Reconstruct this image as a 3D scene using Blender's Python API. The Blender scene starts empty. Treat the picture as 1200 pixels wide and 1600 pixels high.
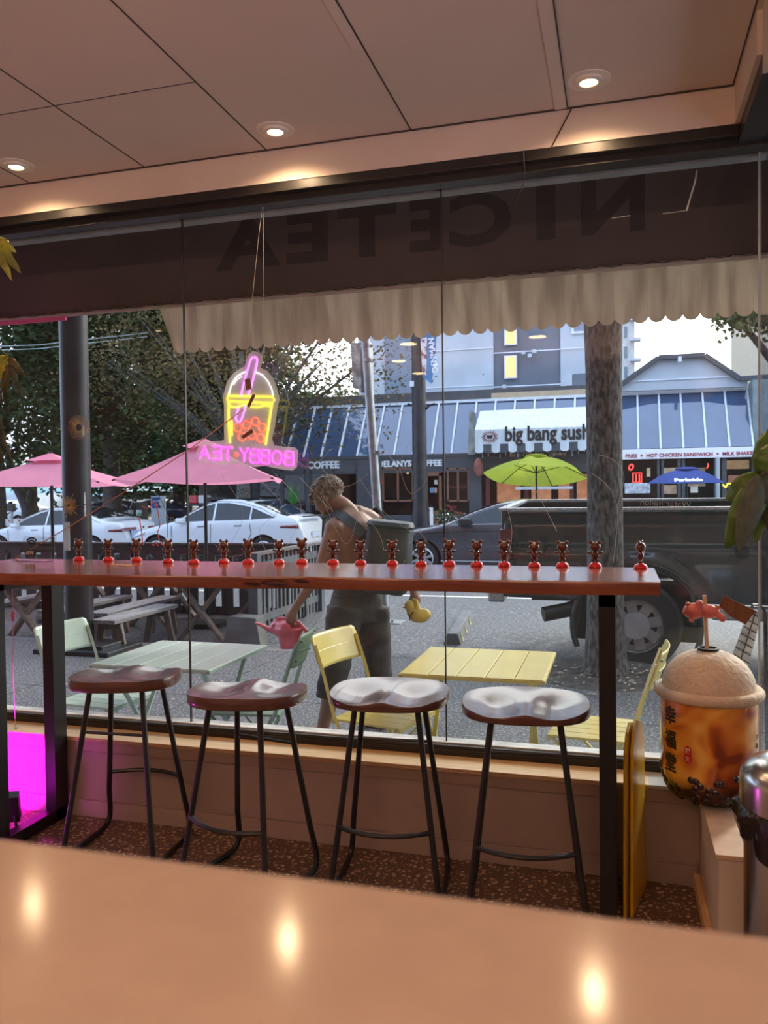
import bpy, bmesh, math, random
from mathutils import Vector as V, Matrix, Euler, noise
random.seed(7)
PI = math.pi
C = bpy.context.scene.collection
S = bpy.context.scene

# ---------------------------------------------------------------- camera
FPX, YAW, PITCH, ROLL = 1266.83, 0.280823, -0.0248253, -0.0122251
CAM = V((0, 0, 1.40))
cy, sy = math.cos(YAW), math.sin(YAW)
FW = V((-sy*math.cos(PITCH), cy*math.cos(PITCH), math.sin(PITCH)))
_r = V((cy, sy, 0)); _u = _r.cross(FW)
RT = _r*math.cos(ROLL) + _u*math.sin(ROLL)
UP = _u*math.cos(ROLL) - _r*math.sin(ROLL)
cd = bpy.data.cameras.new('camera'); cam = bpy.data.objects.new('camera', cd); C.objects.link(cam)
cd.sensor_fit = 'HORIZONTAL'; cd.sensor_width = 36; cd.lens = FPX/1200*36
cd.clip_start = 0.02; cd.clip_end = 500
cd.dof.use_dof = True; cd.dof.focus_distance = 4.2; cd.dof.aperture_fstop = 9.0
m3 = Matrix((RT, UP, -FW)).transposed()
cam.matrix_world = Matrix.Translation(CAM) @ m3.to_4x4()
S.camera = cam

# ---------------------------------------------------------------- view
S.view_settings.view_transform = 'Standard'; S.view_settings.look = 'None'
S.view_settings.gamma = 1; S.view_settings.use_curve_mapping = False
S.view_settings.exposure = 0.30
S.cycles.max_bounces = 10; S.cycles.transparent_max_bounces = 16
S.cycles.caustics_reflective = False; S.cycles.caustics_refractive = False
S.cycles.sample_clamp_indirect = 6.0

# ---------------------------------------------------------------- sky and sun
SUN_DIR = V((0.42, 0.80, 0.52)).normalized()
w = bpy.data.worlds.new('sky'); S.world = w; w.use_nodes = True
nt = w.node_tree; nt.nodes.clear()
def N(t, **k):
    n = nt.nodes.new(t)
    for a, b in k.items(): setattr(n, a, b)
    return n
wo = N('ShaderNodeOutputWorld'); bg = N('ShaderNodeBackground')
tc = N('ShaderNodeTexCoord'); vd = N('ShaderNodeVectorMath', operation='DOT_PRODUCT'); vd.inputs[1].default_value = V((0.42, 0.88, 0.18)).normalized()
cr = N('ShaderNodeValToRGB')
mr = N('ShaderNodeMapRange'); mr.inputs[1].default_value = -1; mr.inputs[2].default_value = 1
e = cr.color_ramp.elements
e[0].position = 0.0; e[0].color = (1.35, 1.75, 2.5, 1)
e[1].position = 1.0; e[1].color = (4.2, 4.1, 3.9, 1)
x = e.new(0.45); x.color = (1.35, 1.7, 2.4, 1)
x = e.new(0.75); x.color = (1.7, 1.85, 2.05, 1)
nt.links.new(tc.outputs['Generated'], vd.inputs[0]); nt.links.new(vd.outputs['Value'], mr.inputs[0])
nt.links.new(mr.outputs[0], cr.inputs[0]); nt.links.new(cr.outputs[0], bg.inputs[0])
bg.inputs[1].default_value = 1.0
nt.links.new(bg.outputs[0], wo.inputs[0])
sl = bpy.data.lights.new('sun', 'SUN'); sl.energy = 2.2; sl.angle = math.radians(6); sl.color = (1, .93, .82)
so = bpy.data.objects.new('sun', sl); C.objects.link(so); so.rotation_euler = SUN_DIR.to_track_quat('Z', 'Y').to_euler()

# ---------------------------------------------------------------- helpers
def at(px, py, Y):
    d = RT*((px-600)/FPX) - UP*((py-800)/FPX) + FW
    return CAM + d*(Y/d.y)
def atz(px, py, z):
    d = RT*((px-600)/FPX) - UP*((py-800)/FPX) + FW
    return CAM + d*((z-CAM.z)/d.z)

def tagp(o, label=None, cat=None, group=None, kind=None):
    if label: o['label'] = label
    if cat: o['category'] = cat
    if group: o['group'] = group
    if kind: o['kind'] = kind
    return o
def thing(name, label, cat, loc=(0, 0, 0), rz=0, group=None):
    o = bpy.data.objects.new(name, None); C.objects.link(o)
    o.empty_display_size = .1
    o.location = loc; o.rotation_euler = (0, 0, rz)
    return tagp(o, label, cat, group)
def wm(o):
    m = Matrix.Identity(4)
    while o is not None:
        m = o.matrix_basis @ m; o = o.parent
    return m
def copy_tree(o, parent=None):
    c = o.copy(); C.objects.link(c); c.parent = parent
    for ch in [q for q in bpy.data.objects if q.parent == o]: copy_tree(ch, c)
    return c

class MB:
    def __init__(s): s.v = []; s.f = []; s.m = []; s.mi = 0
    def add(s, vs, fs, M=None):
        b = len(s.v)
        s.v += [(M @ V(p)) if M else V(p) for p in vs]
        s.f += [tuple(b+i for i in f) for f in fs]; s.m += [s.mi]*len(fs)
        return s
    def box(s, c, d, rot=None):
        x, y, z = d[0]/2, d[1]/2, d[2]/2
        M = Matrix.Translation(V(c)) @ (Euler(rot).to_matrix().to_4x4() if rot else Matrix.Identity(4))
        return s.add([(-x,-y,-z),(x,-y,-z),(x,y,-z),(-x,y,-z),(-x,-y,z),(x,-y,z),(x,y,z),(-x,y,z)],
                     [(0,3,2,1),(4,5,6,7),(0,1,5,4),(1,2,6,5),(2,3,7,6),(3,0,4,7)], M)
    def b2(s, a, b):
        a, b = V(a), V(b); return s.box((a+b)/2, [abs(b[i]-a[i]) for i in range(3)])
    def bar(s, p, q, w, h, up=(0, 0, 1)):
        p, q = V(p), V(q); d = (q-p); L = d.length; z = d.normalized(); up = V(up)
        if abs(z.dot(up)) > .98: up = V((0, 1, 0))
        x = up.cross(z).normalized(); y = z.cross(x)
        M = Matrix((x, y, z)).transposed().to_4x4(); M.translation = (p+q)/2
        b = MB().box((0, 0, 0), (w, h, L)); return s.add(b.v, b.f, M)
    def tube(s, pts, r, n=8, closed=False, cap=True):
        pts = [V(p) for p in pts]; k = len(pts)
        rr = r if isinstance(r, (list, tuple)) else [r]*k
        up = None; rings = []
        for i, p in enumerate(pts):
            if closed: t = pts[(i+1) % k]-pts[i-1]
            else: t = pts[min(i+1, k-1)]-pts[max(i-1, 0)]
            t.normalize()
            if up is None:
                up = V((0, 0, 1)) if abs(t.z) < .9 else V((0, 1, 0))
            x = up.cross(t)
            if x.length < 1e-5: x = V((1, 0, 0)).cross(t)
            x.normalize(); y = t.cross(x); up = y
            rings.append([p + x*(math.cos(a)*rr[i]) + y*(math.sin(a)*rr[i]) for a in [2*PI*j/n for j in range(n)]])
        vs = [q for g in rings for q in g]; fs = []
        for i in range(k if closed else k-1):
            a, b = i*n, ((i+1) % k)*n
            for j in range(n): fs.append((a+j, a+(j+1) % n, b+(j+1) % n, b+j))
        if cap and not closed: fs += [tuple(range(n))[::-1], tuple((k-1)*n+j for j in range(n))]
        return s.add(vs, fs)
    def lathe(s, prof, c=(0, 0, 0), n=32, M=None, cap=True):
        vs = []; fs = []
        for r, z in prof: vs += [(r*math.cos(2*PI*j/n), r*math.sin(2*PI*j/n), z) for j in range(n)]
        for i in range(len(prof)-1):
            for j in range(n): fs.append((i*n+j, i*n+(j+1) % n, (i+1)*n+(j+1) % n, (i+1)*n+j))
        if cap and prof[0][0] > 1e-4: fs.append(tuple(range(n))[::-1])
        if cap and prof[-1][0] > 1e-4: fs.append(tuple((len(prof)-1)*n+j for j in range(n)))
        T = Matrix.Translation(V(c)); return s.add(vs, fs, T @ M if M else T)
    def cyl(s, p, q, r, n=24, r2=None):
        return s.tube([p, q], [r, r if r2 is None else r2], n)
    def ball(s, c, r, sc=(1, 1, 1), n=16, rot=None):
        k = n//2; vs = [(0, 0, -1)]; fs = []
        for i in range(1, k):
            a = -PI/2 + PI*i/k
            vs += [(math.cos(a)*math.cos(2*PI*j/n), math.cos(a)*math.sin(2*PI*j/n), math.sin(a)) for j in range(n)]
        vs.append((0, 0, 1)); T = len(vs)-1
        for j in range(n): fs.append((0, 1+(j+1) % n, 1+j)); fs.append((T, 1+(k-2)*n+j, 1+(k-2)*n+(j+1) % n))
        for i in range(k-2):
            for j in range(n): fs.append((1+i*n+j, 1+i*n+(j+1) % n, 1+(i+1)*n+(j+1) % n, 1+(i+1)*n+j))
        M = Matrix.Translation(V(c)) @ (Euler(rot).to_matrix().to_4x4() if rot else Matrix.Identity(4)) @ Matrix.Diagonal((r*sc[0], r*sc[1], r*sc[2], 1))
        return s.add(vs, fs, M)
    def prism(s, poly, off):
        """closed 3-D polygon extruded along the vector off"""
        n = len(poly); off = V(off); vs = [V(p) for p in poly]+[V(p)+off for p in poly]
        return s.add(vs, [tuple(range(n))[::-1], tuple(range(n, 2*n))]+[(i, (i+1) % n, n+(i+1) % n, n+i) for i in range(n)])
    def quad(s, *p): return s.add(p, [tuple(range(len(p)))])
    def grid(s, fn, nu, nv):
        vs = [fn(i/nu, j/nv) for j in range(nv+1) for i in range(nu+1)]
        return s.add(vs, [(j*(nu+1)+i, j*(nu+1)+i+1, (j+1)*(nu+1)+i+1, (j+1)*(nu+1)+i) for j in range(nv) for i in range(nu)])
    def build(s, name, mat, parent=None, world=False, smooth=False, bevel=0, base=None, fix=True):
        vs = s.v; loc = None
        if parent is not None:
            if world:
                Mi = wm(parent).inverted(); vs = [Mi @ p for p in vs]
        else:
            n = len(vs)
            loc = V(base) if base is not None else V((sum(p.x for p in vs)/n, sum(p.y for p in vs)/n, min(p.z for p in vs)))
            vs = [p-loc for p in vs]
        me = bpy.data.meshes.new(name); me.from_pydata([tuple(p) for p in vs], [], s.f)
        for m in (mat if isinstance(mat, (list, tuple)) else [mat]): me.materials.append(m)
        if any(s.m):
            for p, i in zip(me.polygons, s.m): p.material_index = i
        if fix:
            bm = bmesh.new(); bm.from_mesh(me); bmesh.ops.recalc_face_normals(bm, faces=bm.faces); bm.to_mesh(me); bm.free()
        if smooth:
            for p in me.polygons: p.use_smooth = True
            me.set_sharp_from_angle(angle=math.radians(smooth if smooth is not True else 40))
        o = bpy.data.objects.new(name, me); C.objects.link(o)
        if parent is not None: o.parent = parent
        else: o.location = loc
        if bevel:
            b = o.modifiers.new('bevel', 'BEVEL'); b.width = bevel; b.segments = 2; b.limit_method = 'ANGLE'; b.angle_limit = .7
        return o

def evalmesh(o):
    dg = bpy.context.evaluated_depsgraph_get(); dg.update()
    return bpy.data.meshes.new_from_object(o.evaluated_get(dg), depsgraph=dg)
def text_mesh(body, size, extrude=.002, off=0, align='CENTER', bevel=0, space=1.0):
    cu = bpy.data.curves.new('t', 'FONT'); cu.body = body; cu.size = size; cu.extrude = extrude; cu.offset = off
    cu.align_x = align; cu.align_y = 'CENTER'; cu.resolution_u = 3; cu.space_character = space
    o = bpy.data.objects.new('t', cu); C.objects.link(o)
    me = evalmesh(o)
    vs = [v.co.copy() for v in me.vertices]; fs = [tuple(p.vertices) for p in me.polygons]
    bpy.data.objects.remove(o); bpy.data.curves.remove(cu); bpy.data.meshes.remove(me)
    return vs, fs
def text_on(mb, body, size, origin, right, up, extrude=.002, off=0, align='CENTER', fit=None, mirror=False, space=1.0, fith=None):
    vs, fs = text_mesh(body, size, extrude, off, align, 0, space)
    if not vs: return mb
    right = V(right).normalized(); up = V(up).normalized(); n = right.cross(up)
    x0 = min(v.x for v in vs); x1 = max(v.x for v in vs); y0 = min(v.y for v in vs); y1 = max(v.y for v in vs)
    kx = fit/(x1-x0) if fit else 1; ky = fith/(y1-y0) if fith else kx
    cx = (x0+x1)/2 if align == 'CENTER' else 0; cyy = (y0+y1)/2 if fith else 0
    if mirror: kx = -kx
    mb.add([V(origin)+right*((v.x-cx)*kx)+up*((v.y-cyy)*ky)+n*v.z for v in vs], fs)
    return mb

# ---------------------------------------------------------------- materials
def newmat(name):
    m = bpy.data.materials.new(name); m.use_nodes = True
    t = m.node_tree; t.nodes.clear()
    o = t.nodes.new('ShaderNodeOutputMaterial'); b = t.nodes.new('ShaderNodeBsdfPrincipled')
    t.links.new(b.outputs[0], o.inputs[0])
    def n(ty, **k):
        q = t.nodes.new(ty)
        for a, c in k.items(): setattr(q, a, c)
        return q
    return m, t, b, n
def col4(c): return (c[0], c[1], c[2], 1)
def M(name, c, rough=.5, metal=0, var=.08, scale=6, stretch=(1, 1, 1), bump=0, bscale=None, c2=None, coat=0, spec=.5, detail=3, sheen=0, em=None, ems=0, lo=.35, hi=.65, trans=0, sss=0):
    m, t, b, n = newmat(name)
    tcn = n('ShaderNodeTexCoord'); mp = n('ShaderNodeMapping'); mp.inputs['Scale'].default_value = stretch
    t.links.new(tcn.outputs['Object'], mp.inputs[0])
    nz = n('ShaderNodeTexNoise'); nz.inputs['Scale'].default_value = scale; nz.inputs['Detail'].default_value = detail
    t.links.new(mp.outputs[0], nz.inputs['Vector'])
    r = n('ShaderNodeValToRGB'); r.color_ramp.elements[0].position = lo; r.color_ramp.elements[1].position = hi
    a = [x*(1-var) for x in c]; d = list(c2) if c2 else [min(1, x*(1+var)) for x in c]
    r.color_ramp.elements[0].color = col4(a); r.color_ramp.elements[1].color = col4(d)
    t.links.new(nz.outputs['Fac'], r.inputs[0]); t.links.new(r.outputs[0], b.inputs['Base Color'])
    b.inputs['Roughness'].default_value = rough; b.inputs['Metallic'].default_value = metal
    b.inputs['Coat Weight'].default_value = coat; b.inputs['Specular IOR Level'].default_value = spec
    b.inputs['Coat Roughness'].default_value = .08
    if sheen: b.inputs['Sheen Weight'].default_value = sheen
    if trans: b.inputs['Transmission Weight'].default_value = trans
    if sss: b.inputs['Subsurface Weight'].default_value = sss; b.inputs['Subsurface Radius'].default_value = (.02, .01, .005)
    if bump:
        bn = n('ShaderNodeTexNoise'); bn.inputs['Scale'].default_value = bscale or scale*3; bn.inputs['Detail'].default_value = 4
        t.links.new(mp.outputs[0], bn.inputs['Vector'])
        bp = n('ShaderNodeBump'); bp.inputs['Strength'].default_value = bump; bp.inputs['Distance'].default_value = .01
        t.links.new(bn.outputs['Fac'], bp.inputs['Height']); t.links.new(bp.outputs[0], b.inputs['Normal'])
    if em: b.inputs['Emission Color'].default_value = col4(em); b.inputs['Emission Strength'].default_value = ems
    return m
def glassmat(name, tint=(1, 1, 1), haze=0.0, refl=1.0, rough=0.0, ior=1.5):
    m, t, b, n = newmat(name)
    t.nodes.remove(b); o = [q for q in t.nodes if q.type == 'OUTPUT_MATERIAL'][0]
    tr = n('ShaderNodeBsdfTransparent'); tr.inputs[0].default_value = col4(tint)
    gl = n('ShaderNodeBsdfGlossy'); gl.inputs['Roughness'].default_value = rough
    fr = n('ShaderNodeFresnel'); fr.inputs[0].default_value = ior
    geo = n('ShaderNodeNewGeometry')
    mu = n('ShaderNodeMath', operation='MULTIPLY'); mu.inputs[1].default_value = refl
    mx = n('ShaderNodeMixShader'); bf = n('ShaderNodeMath', operation='MULTIPLY_ADD'); bf.inputs[1].default_value = -1; bf.inputs[2].default_value = 1; t.links.new(geo.outputs['Backfacing'], bf.inputs[0]); m0 = n('ShaderNodeMath', operation='MULTIPLY'); t.links.new(fr.outputs[0], m0.inputs[0]); t.links.new(bf.outputs[0], m0.inputs[1]); t.links.new(m0.outputs[0], mu.inputs[0]); t.links.new(mu.outputs[0], mx.inputs[0])
    t.links.new(tr.outputs[0], mx.inputs[1]); t.links.new(gl.outputs[0], mx.inputs[2])
    last = mx
    if haze:  # translucent veil that stands in for glare on the glass
        tcn = n('ShaderNodeTexCoord'); nz = n('ShaderNodeTexNoise'); nz.inputs['Scale'].default_value = 2.2; nz.inputs['Detail'].default_value = 5
        t.links.new(tcn.outputs['Object'], nz.inputs['Vector'])
        ml = n('ShaderNodeMath', operation='MULTIPLY'); ml.inputs[1].default_value = haze*2; t.links.new(nz.outputs['Fac'], ml.inputs[0])
        tl = n('ShaderNodeBsdfTranslucent'); tl.inputs[0].default_value = (.8, .82, .85, 1)
        m2 = n('ShaderNodeMixShader'); t.links.new(ml.outputs[0], m2.inputs[0]); t.links.new(mx.outputs[0], m2.inputs[1]); t.links.new(tl.outputs[0], m2.inputs[2]); last = m2
    t.links.new(last.outputs[0], o.inputs[0])
    return m
def emit(name, c, s):
    return M(name, [min(.8, x) for x in c], .4, var=.02, em=c, ems=s)
def wood(name, a, b_, rough=.4, axis='X', scale=3.0, coat=0, bump=.05):
    m, t, b, n = newmat(name)
    tcn = n('ShaderNodeTexCoord'); mp = n('ShaderNodeMapping')
    mp.inputs['Scale'].default_value = {'X': (1, 12, 12), 'Y': (12, 1, 12), 'Z': (12, 12, 1)}[axis]
    nz = n('ShaderNodeTexNoise'); nz.inputs['Scale'].default_value = scale; nz.inputs['Detail'].default_value = 6; nz.inputs['Distortion'].default_value = 1.2
    r = n('ShaderNodeValToRGB'); r.color_ramp.elements[0].position = .32; r.color_ramp.elements[1].position = .68
    r.color_ramp.elements[0].color = col4(a); r.color_ramp.elements[1].color = col4(b_)
    t.links.new(tcn.outputs['Object'], mp.inputs[0]); t.links.new(mp.outputs[0], nz.inputs['Vector'])
    t.links.new(nz.outputs['Fac'], r.inputs[0]); t.links.new(r.outputs[0], b.inputs['Base Color'])
    b.inputs['Roughness'].default_value = rough; b.inputs['Coat Weight'].default_value = coat; b.inputs['Coat Roughness'].default_value = .12
    if bump:
        bp = n('ShaderNodeBump'); bp.inputs['Strength'].default_value = bump; bp.inputs['Distance'].default_value = .01
        t.links.new(nz.outputs['Fac'], bp.inputs['Height']); t.links.new(bp.outputs[0], b.inputs['Normal'])
    return m

# ================================================================ INTERIOR MATERIALS
def terrazzo():
    m, t, b, n = newmat('terrazzo')
    tcn = n('ShaderNodeTexCoord')
    base = n('ShaderNodeTexNoise'); base.inputs['Scale'].default_value = 3
    r0 = n('ShaderNodeValToRGB'); r0.color_ramp.elements[0].color = (.10, .055, .035, 1); r0.color_ramp.elements[1].color = (.17, .10, .065, 1)
    t.links.new(tcn.outputs['Object'], base.inputs['Vector']); t.links.new(base.outputs['Fac'], r0.inputs[0])
    last = r0.outputs[0]
    for sc, th, c in ((42, .30, (.62, .48, .32)), (70, .26, (.46, .34, .23)), (30, .16, (.34, .20, .13))):
        vo = n('ShaderNodeTexVoronoi'); vo.inputs['Scale'].default_value = sc; vo.inputs['Randomness'].default_value = 1
        nz = n('ShaderNodeTexNoise'); nz.inputs['Scale'].default_value = sc*1.5
        ad = n('ShaderNodeMixRGB', blend_type='ADD'); ad.inputs[0].default_value = .012
        t.links.new(tcn.outputs['Object'], nz.inputs['Vector']); t.links.new(tcn.outputs['Object'], ad.inputs[1]); t.links.new(nz.outputs['Color'], ad.inputs[2])
        t.links.new(ad.outputs[0], vo.inputs['Vector'])
        lt = n('ShaderNodeMath', operation='LESS_THAN'); lt.inputs[1].default_value = th; t.links.new(vo.outputs['Distance'], lt.inputs[0])
        mx = n('ShaderNodeMixRGB'); mx.inputs[2].default_value = col4(c); t.links.new(lt.outputs[0], mx.inputs[0]); t.links.new(last, mx.inputs[1]); last = mx.outputs[0]
    t.links.new(last, b.inputs['Base Color']); b.inputs['Roughness'].default_value = .42
    return m
m_floor = terrazzo()
m_ceil = M('ceiling paint', (.60, .49, .42), .7, var=.03, scale=1.2)
m_seam = M('ceiling seam', (.05, .035, .03), .8)
m_strip = M('ceiling cover strip', (.63, .52, .45), .6, var=.02)
m_wall = M('cream wall paint', (.66, .56, .48), .65, var=.05, scale=2.5, bump=.05)
m_black = M('black window frame', (.018, .016, .015), .35, var=.2, scale=9)
m_grey = M('grey frame sealant', (.30, .31, .32), .5, var=.12, scale=9)
m_white = M('weathered white sill', (.62, .63, .63), .55, var=.2, scale=14)
m_sill = wood('pale pine sill', (.62, .36, .15), (.80, .55, .29), .35, 'X', 2.2)
m_trim = M('grey brown trim paint', (.30, .22, .17), .5, var=.08, scale=5)
m_concrete = M('painted concrete', (.42, .40, .37), .6, var=.12, scale=6, bump=.15)
m_glass = glassmat('window glass', (.94, .95, .95), haze=.002)
m_glassh = glassmat('hazy window glass', (.93, .95, .95), haze=.006)  # stronger veil for the right pane, its glare haze mixed into the glass
m_quartz = M('tan quartz', (.47, .40, .335), .12, var=.03, scale=30, spec=.22)
m_bar = wood('red brown live edge slab', (.17, .042, .024), (.32, .10, .052), .24, 'X', 1.6, coat=.75)
m_knot = M('dark knot wood', (.05, .012, .008), .5, var=.5, scale=20, bump=.4)
m_seat = wood('dark red brown seat wood', (.085, .032, .024), (.14, .056, .042), .29, 'X', 2.0, coat=.6)
m_iron = M('black powder coated steel', (.010, .009, .010), .42, var=.2, scale=10)
m_chrome = M('brushed steel', (.62, .60, .57), .22, metal=1, var=.05, scale=40, stretch=(1, 1, 14))

# ================================================================ ROOM
CZ = 2.785; YW = 3.018; YG = 3.18
def struct(o): o['kind'] = 'structure'; return o
struct(MB().b2((-6, -4, -.1), (3, YW+.14, 0)).build('floor', m_floor))
cb = MB().b2((-6, -4, CZ), (3, 3.2, CZ+.1))
cl = struct(cb.build('ceiling', m_ceil))
# seams run towards the window and across it
sm = MB()
for x in (-3.05, -2.49, -1.915, -1.355, -.754, .388):
    sm.b2((x-.0025, -3, CZ-.0015), (x+.0025, 3.05, CZ+.001))
sm.b2((-.170, 2.15, CZ-.005), (-.166, 3.05, CZ+.001))
for x0, x1, y in ((-2.49, -1.915, 2.48), (-1.915, -1.355, 2.48), (-3.05, -2.49, 2.226), (-1.355, -.754, 1.3), (-2.49, -1.915, 1.5)):
    sm.b2((x0, y-.0018, CZ-.0012), (x1, y+.0018, CZ+.001))
sm.b2((-6, 3.046, CZ-.004), (.39, 3.053, CZ+.001))
sm.build('seam', m_seam, cl, world=True)
st = MB().b2((-.212, -3, CZ-.004), (-.170, 3.05, CZ+.001)); st.b2((-.790, -3, CZ-.003), (-.757, 2.45, CZ+.001))
st.build('cover_strip', m_strip, cl, world=True)
# soffit band above the window, returning along the right side
wf = MB().b2((-6, 3.06, 2.656), (.41, 3.2, CZ))
w_front = struct(wf.build('wall_front', m_wall))
m_wallp = M('darker mauve cream paint', (.33, .255, .22), .6, var=.08, scale=2.5, bump=.06)  # darker tone than the soffit, for the low wall and front baseboard
MB().b2((-6, YW, 0), (.27, 3.16, .288)).build('low_wall', m_wallp, w_front, world=True)
ck = MB(); a_, b_ = at(893, 170, 3.058), at(862, 229, 3.058)
ck.bar(a_, b_, .006, .004).build('crack', m_seam, w_front, world=True)
rs = MB().b2((.395, 2.60, 2.656), (.47, 3.06, CZ)).b2((.41, 2.0, 2.60), (1.6, 2.60, CZ))
rs.b2((.272, 2.467, 0), (.352, 3.10, .335)).b2((.30, 2.80, .0), (1.6, 3.2, .345)).b2((.80, -4, 0), (.9, 2.8, 1.1)).b2((.80, -4, 2.3), (.9, 2.8, CZ))
w_r = struct(rs.build('wall_right', m_wall, base=(.3, 2.6, 0)))
MB().b2((.264, 2.467, .335), (.352, 2.806, .350)).build('wall_cap', M('pale plywood cap', (.62, .45, .32), .55, var=.12, scale=12), w_r, world=True, bevel=.002)
MB().b2((.10, 2.998, .336), (.36, 3.14, .3485)).b2((.264, 2.806, .336), (1.4, 3.2, .3495)).build('wall_ledge', m_concrete, w_r, world=True)
struct(MB().b2((-6.1, -4, -.1), (-6, 3.2, CZ)).build('wall_left', m_wall))
struct(MB().b2((-6, -4.1, -.1), (3, -4, CZ+.1)).build('wall_back', M('back wall paint', (.42, .30, .27), .7)))
struct(MB().b2((-6, YW-.016, 0), (.262, YW-.001, .072)).b2((-6, YW-.006, .072), (.262, YW-.001, .076)).build('baseboard_front', m_wallp, bevel=.002))
struct(MB().b2((.250, 1.9, 0), (.271, YW-.018, .050)).build('baseboard_right', wood('raw pine strip', (.55, .33, .15), (.72, .48, .26), .6, 'Y'), bevel=.001))
tr = MB().b2((-6, YW-.012, .286), (.266, YW-.002, .331)); struct(tr.build('trim_1', m_trim, bevel=.002))
sl_ = MB().b2((-6, YW-.022, .332), (.10, 3.142, .349)); si = struct(sl_.build('trim_2', m_sill, bevel=.002))
gr = MB()
for k in range(3): gr.b2((-6, YW-.0235, .335+k*.0045), (.10, YW-.021, .3365+k*.0045))
gr.build('groove', m_trim, si, world=True)
# window: frame, glass panes, outer sill
wn = thing('window_1', None, None, (-1, 3.16, .35)); wn['kind'] = 'structure'
f = MB().b2((-6, 3.142, .340), (.52, 3.20, .375)).b2((-6, 3.145, .375), (.52, 3.165, .388))
f.b2((-6, 3.062, 2.618), (.41, 3.20, 2.655)).b2((-6, 3.10, 2.590), (.52, 3.17, 2.62))
f.b2((.41, 2.60, 2.60), (.52, 3.20, 2.655))
f.build('frame', m_black, wn, world=True, bevel=.002)
MB().b2((-6, 3.19, 2.585), (.52, 3.24, 2.625)).build('head_strip', m_grey, wn, world=True)
MB().b2((-6, 3.19, .30), (.54, 3.27, .382)).b2((-6, 3.166, .376), (.52, 3.19, .394)).build('outer_sill', m_white, wn, world=True, bevel=.003)
for x0, x1 in ((-6, -1.8195), (-1.8155, -.6695), (-.6655, .487)):
    MB().b2((x0, YG, .38), (x1, YG+.010, 2.60)).build('pane', m_glassh if x0 > -1 else m_glass, wn, world=True)
jt = MB()
for x in (-1.8175, -.6675): jt.b2((x-.0022, YG-.001, .385), (x+.0022, YG+.011, 2.60))
jt.build('joint', m_black, wn, world=True)
w2 = thing('window_2', None, None, (.5, 2.9, .35)); w2['kind'] = 'structure'
MB().b2((.492, 2.60, .35), (.496, YG, 2.60)).build('pane', m_glass, w2, world=True)
MB().b2((.487, 3.172, .36), (.492, 3.190, 2.60)).build('corner_joint', M('clear silicone corner', (.35, .38, .38), .3), w2, world=True)
# the shop's own street front above and beside the window
sh = MB().b2((-18, 2.95, 2.90), (14, 3.22, 7.5)).b2((-18, 2.95, -.3), (-6.1, 3.22, 2.9)).b2((1.6, 2.95, -.3), (14, 3.22, 2.9)).b2((-18, -4.2, 7.4), (14, 3.22, 7.5)).b2((-18, -4.3, -.3), (14, -4.2, 7.5)).b2((-18.1, -4.3, -.3), (-18, 3.2, 7.5)).b2((14, -4.3, -.3), (14.1, 3.2, 7.5))
struct(sh.build('wall_street', M('dark red brick front', (.16, .10, .085), .85, var=.15)))
# foreground service counter
ct = MB().b2((-3.2, -.35, 1.165), (.78, .383, 1.205))
o = ct.build('service_counter', m_quartz, bevel=.006); tagp(o, 'tan polished quartz service counter across the bottom of the view', 'counter')
MB().b2((-3.1, -.30, .0), (.75, .30, 1.164)).build('cabinet_front', m_wall, o, world=True)

# ---- ceiling downlights
m_bulb = emit('warm lamp lens', (1.0, .70, .36), 16)
m_trimring = M('white lamp trim', (.7, .62, .55), .4)
LPOS = [(-2.41, 2.87), (-1.248, 2.895), (-.087, 2.868), (-2.6, -.55), (-.95, -1.35), (-1.9, -2.3), (.35, -.75), (-.05, -2.2), (-3.7, .3)]
LLAB = ['leftmost ceiling downlight by the window', 'middle ceiling downlight of the three by the window', 'right-hand ceiling downlight by the window']
for i, (x, y) in enumerate(LPOS):
    t = thing('ceiling_downlight', 'small round recessed '+(LLAB[i] if i < 3 else 'ceiling downlight behind the counter, seen only mirrored in the glass'), 'ceiling light', (x, y, CZ-.012), 0, 'recessed ceiling downlights')
    MB().lathe([(.031, .0), (.046, .002), (.050, .009), (.072, .0095), (.074, .0118)], n=32, cap=False).build('trim_ring', m_trimring, t, smooth=True)
    MB().lathe([(.0001, .0035), (.029, .003), (.030, .008)], n=24).build('lens', m_bulb, t, smooth=True)
    ll = bpy.data.lights.new('downlight', 'SPOT'); ll.energy = 21; ll.spot_size = math.radians(150); ll.spot_blend = .9; ll.color = (1, .66, .38); ll.shadow_soft_size = .028
    lo = bpy.data.objects.new('downlight_lamp', ll); C.objects.link(lo); lo.parent = t; lo.location = (0, 0, -.012)
m_disc = emit('warm disc lamp', (1, .72, .34), 26)
for i, (px, py, lab) in enumerate(((840, 527, 'right of the sign pole'), (638, 538, 'upper left of the three over the lamp post'), (623, 565, 'left of the three over the lamp post'), (655, 584, 'lowest of the three over the lamp post'), (685, 326, 'highest'))):
    if i == 4: continue
    p = atz(px, py, CZ-.03); t = thing('disc_light', 'disc light mirrored in the glass, '+lab, 'ceiling light', (p.x, 2*3.18-p.y, CZ-.03), 0, 'disc lights over the counter')
    MB().lathe([(.0001, 0), (.075, .001), (.080, .006)], n=32).build('diffuser', m_disc, t, smooth=True); MB().lathe([(.080, .004), (.088, .006), (.088, .029), (.0001, .030)], n=32).build('housing', m_trimring, t, smooth=True)
# warm fill lamp added behind the camera, facing up to brighten the ceiling
al = bpy.data.lights.new('ceiling_fill', 'AREA'); al.shape = 'RECTANGLE'; al.size = 4.2; al.size_y = .25; al.energy = 155; al.color = (1, .60, .45)
ao = bpy.data.objects.new('ceiling_fill_lamp', al); C.objects.link(ao); ao.location = (-1.5, -1.6, 1.7); ao.rotation_euler = (PI, 0, 0)

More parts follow.
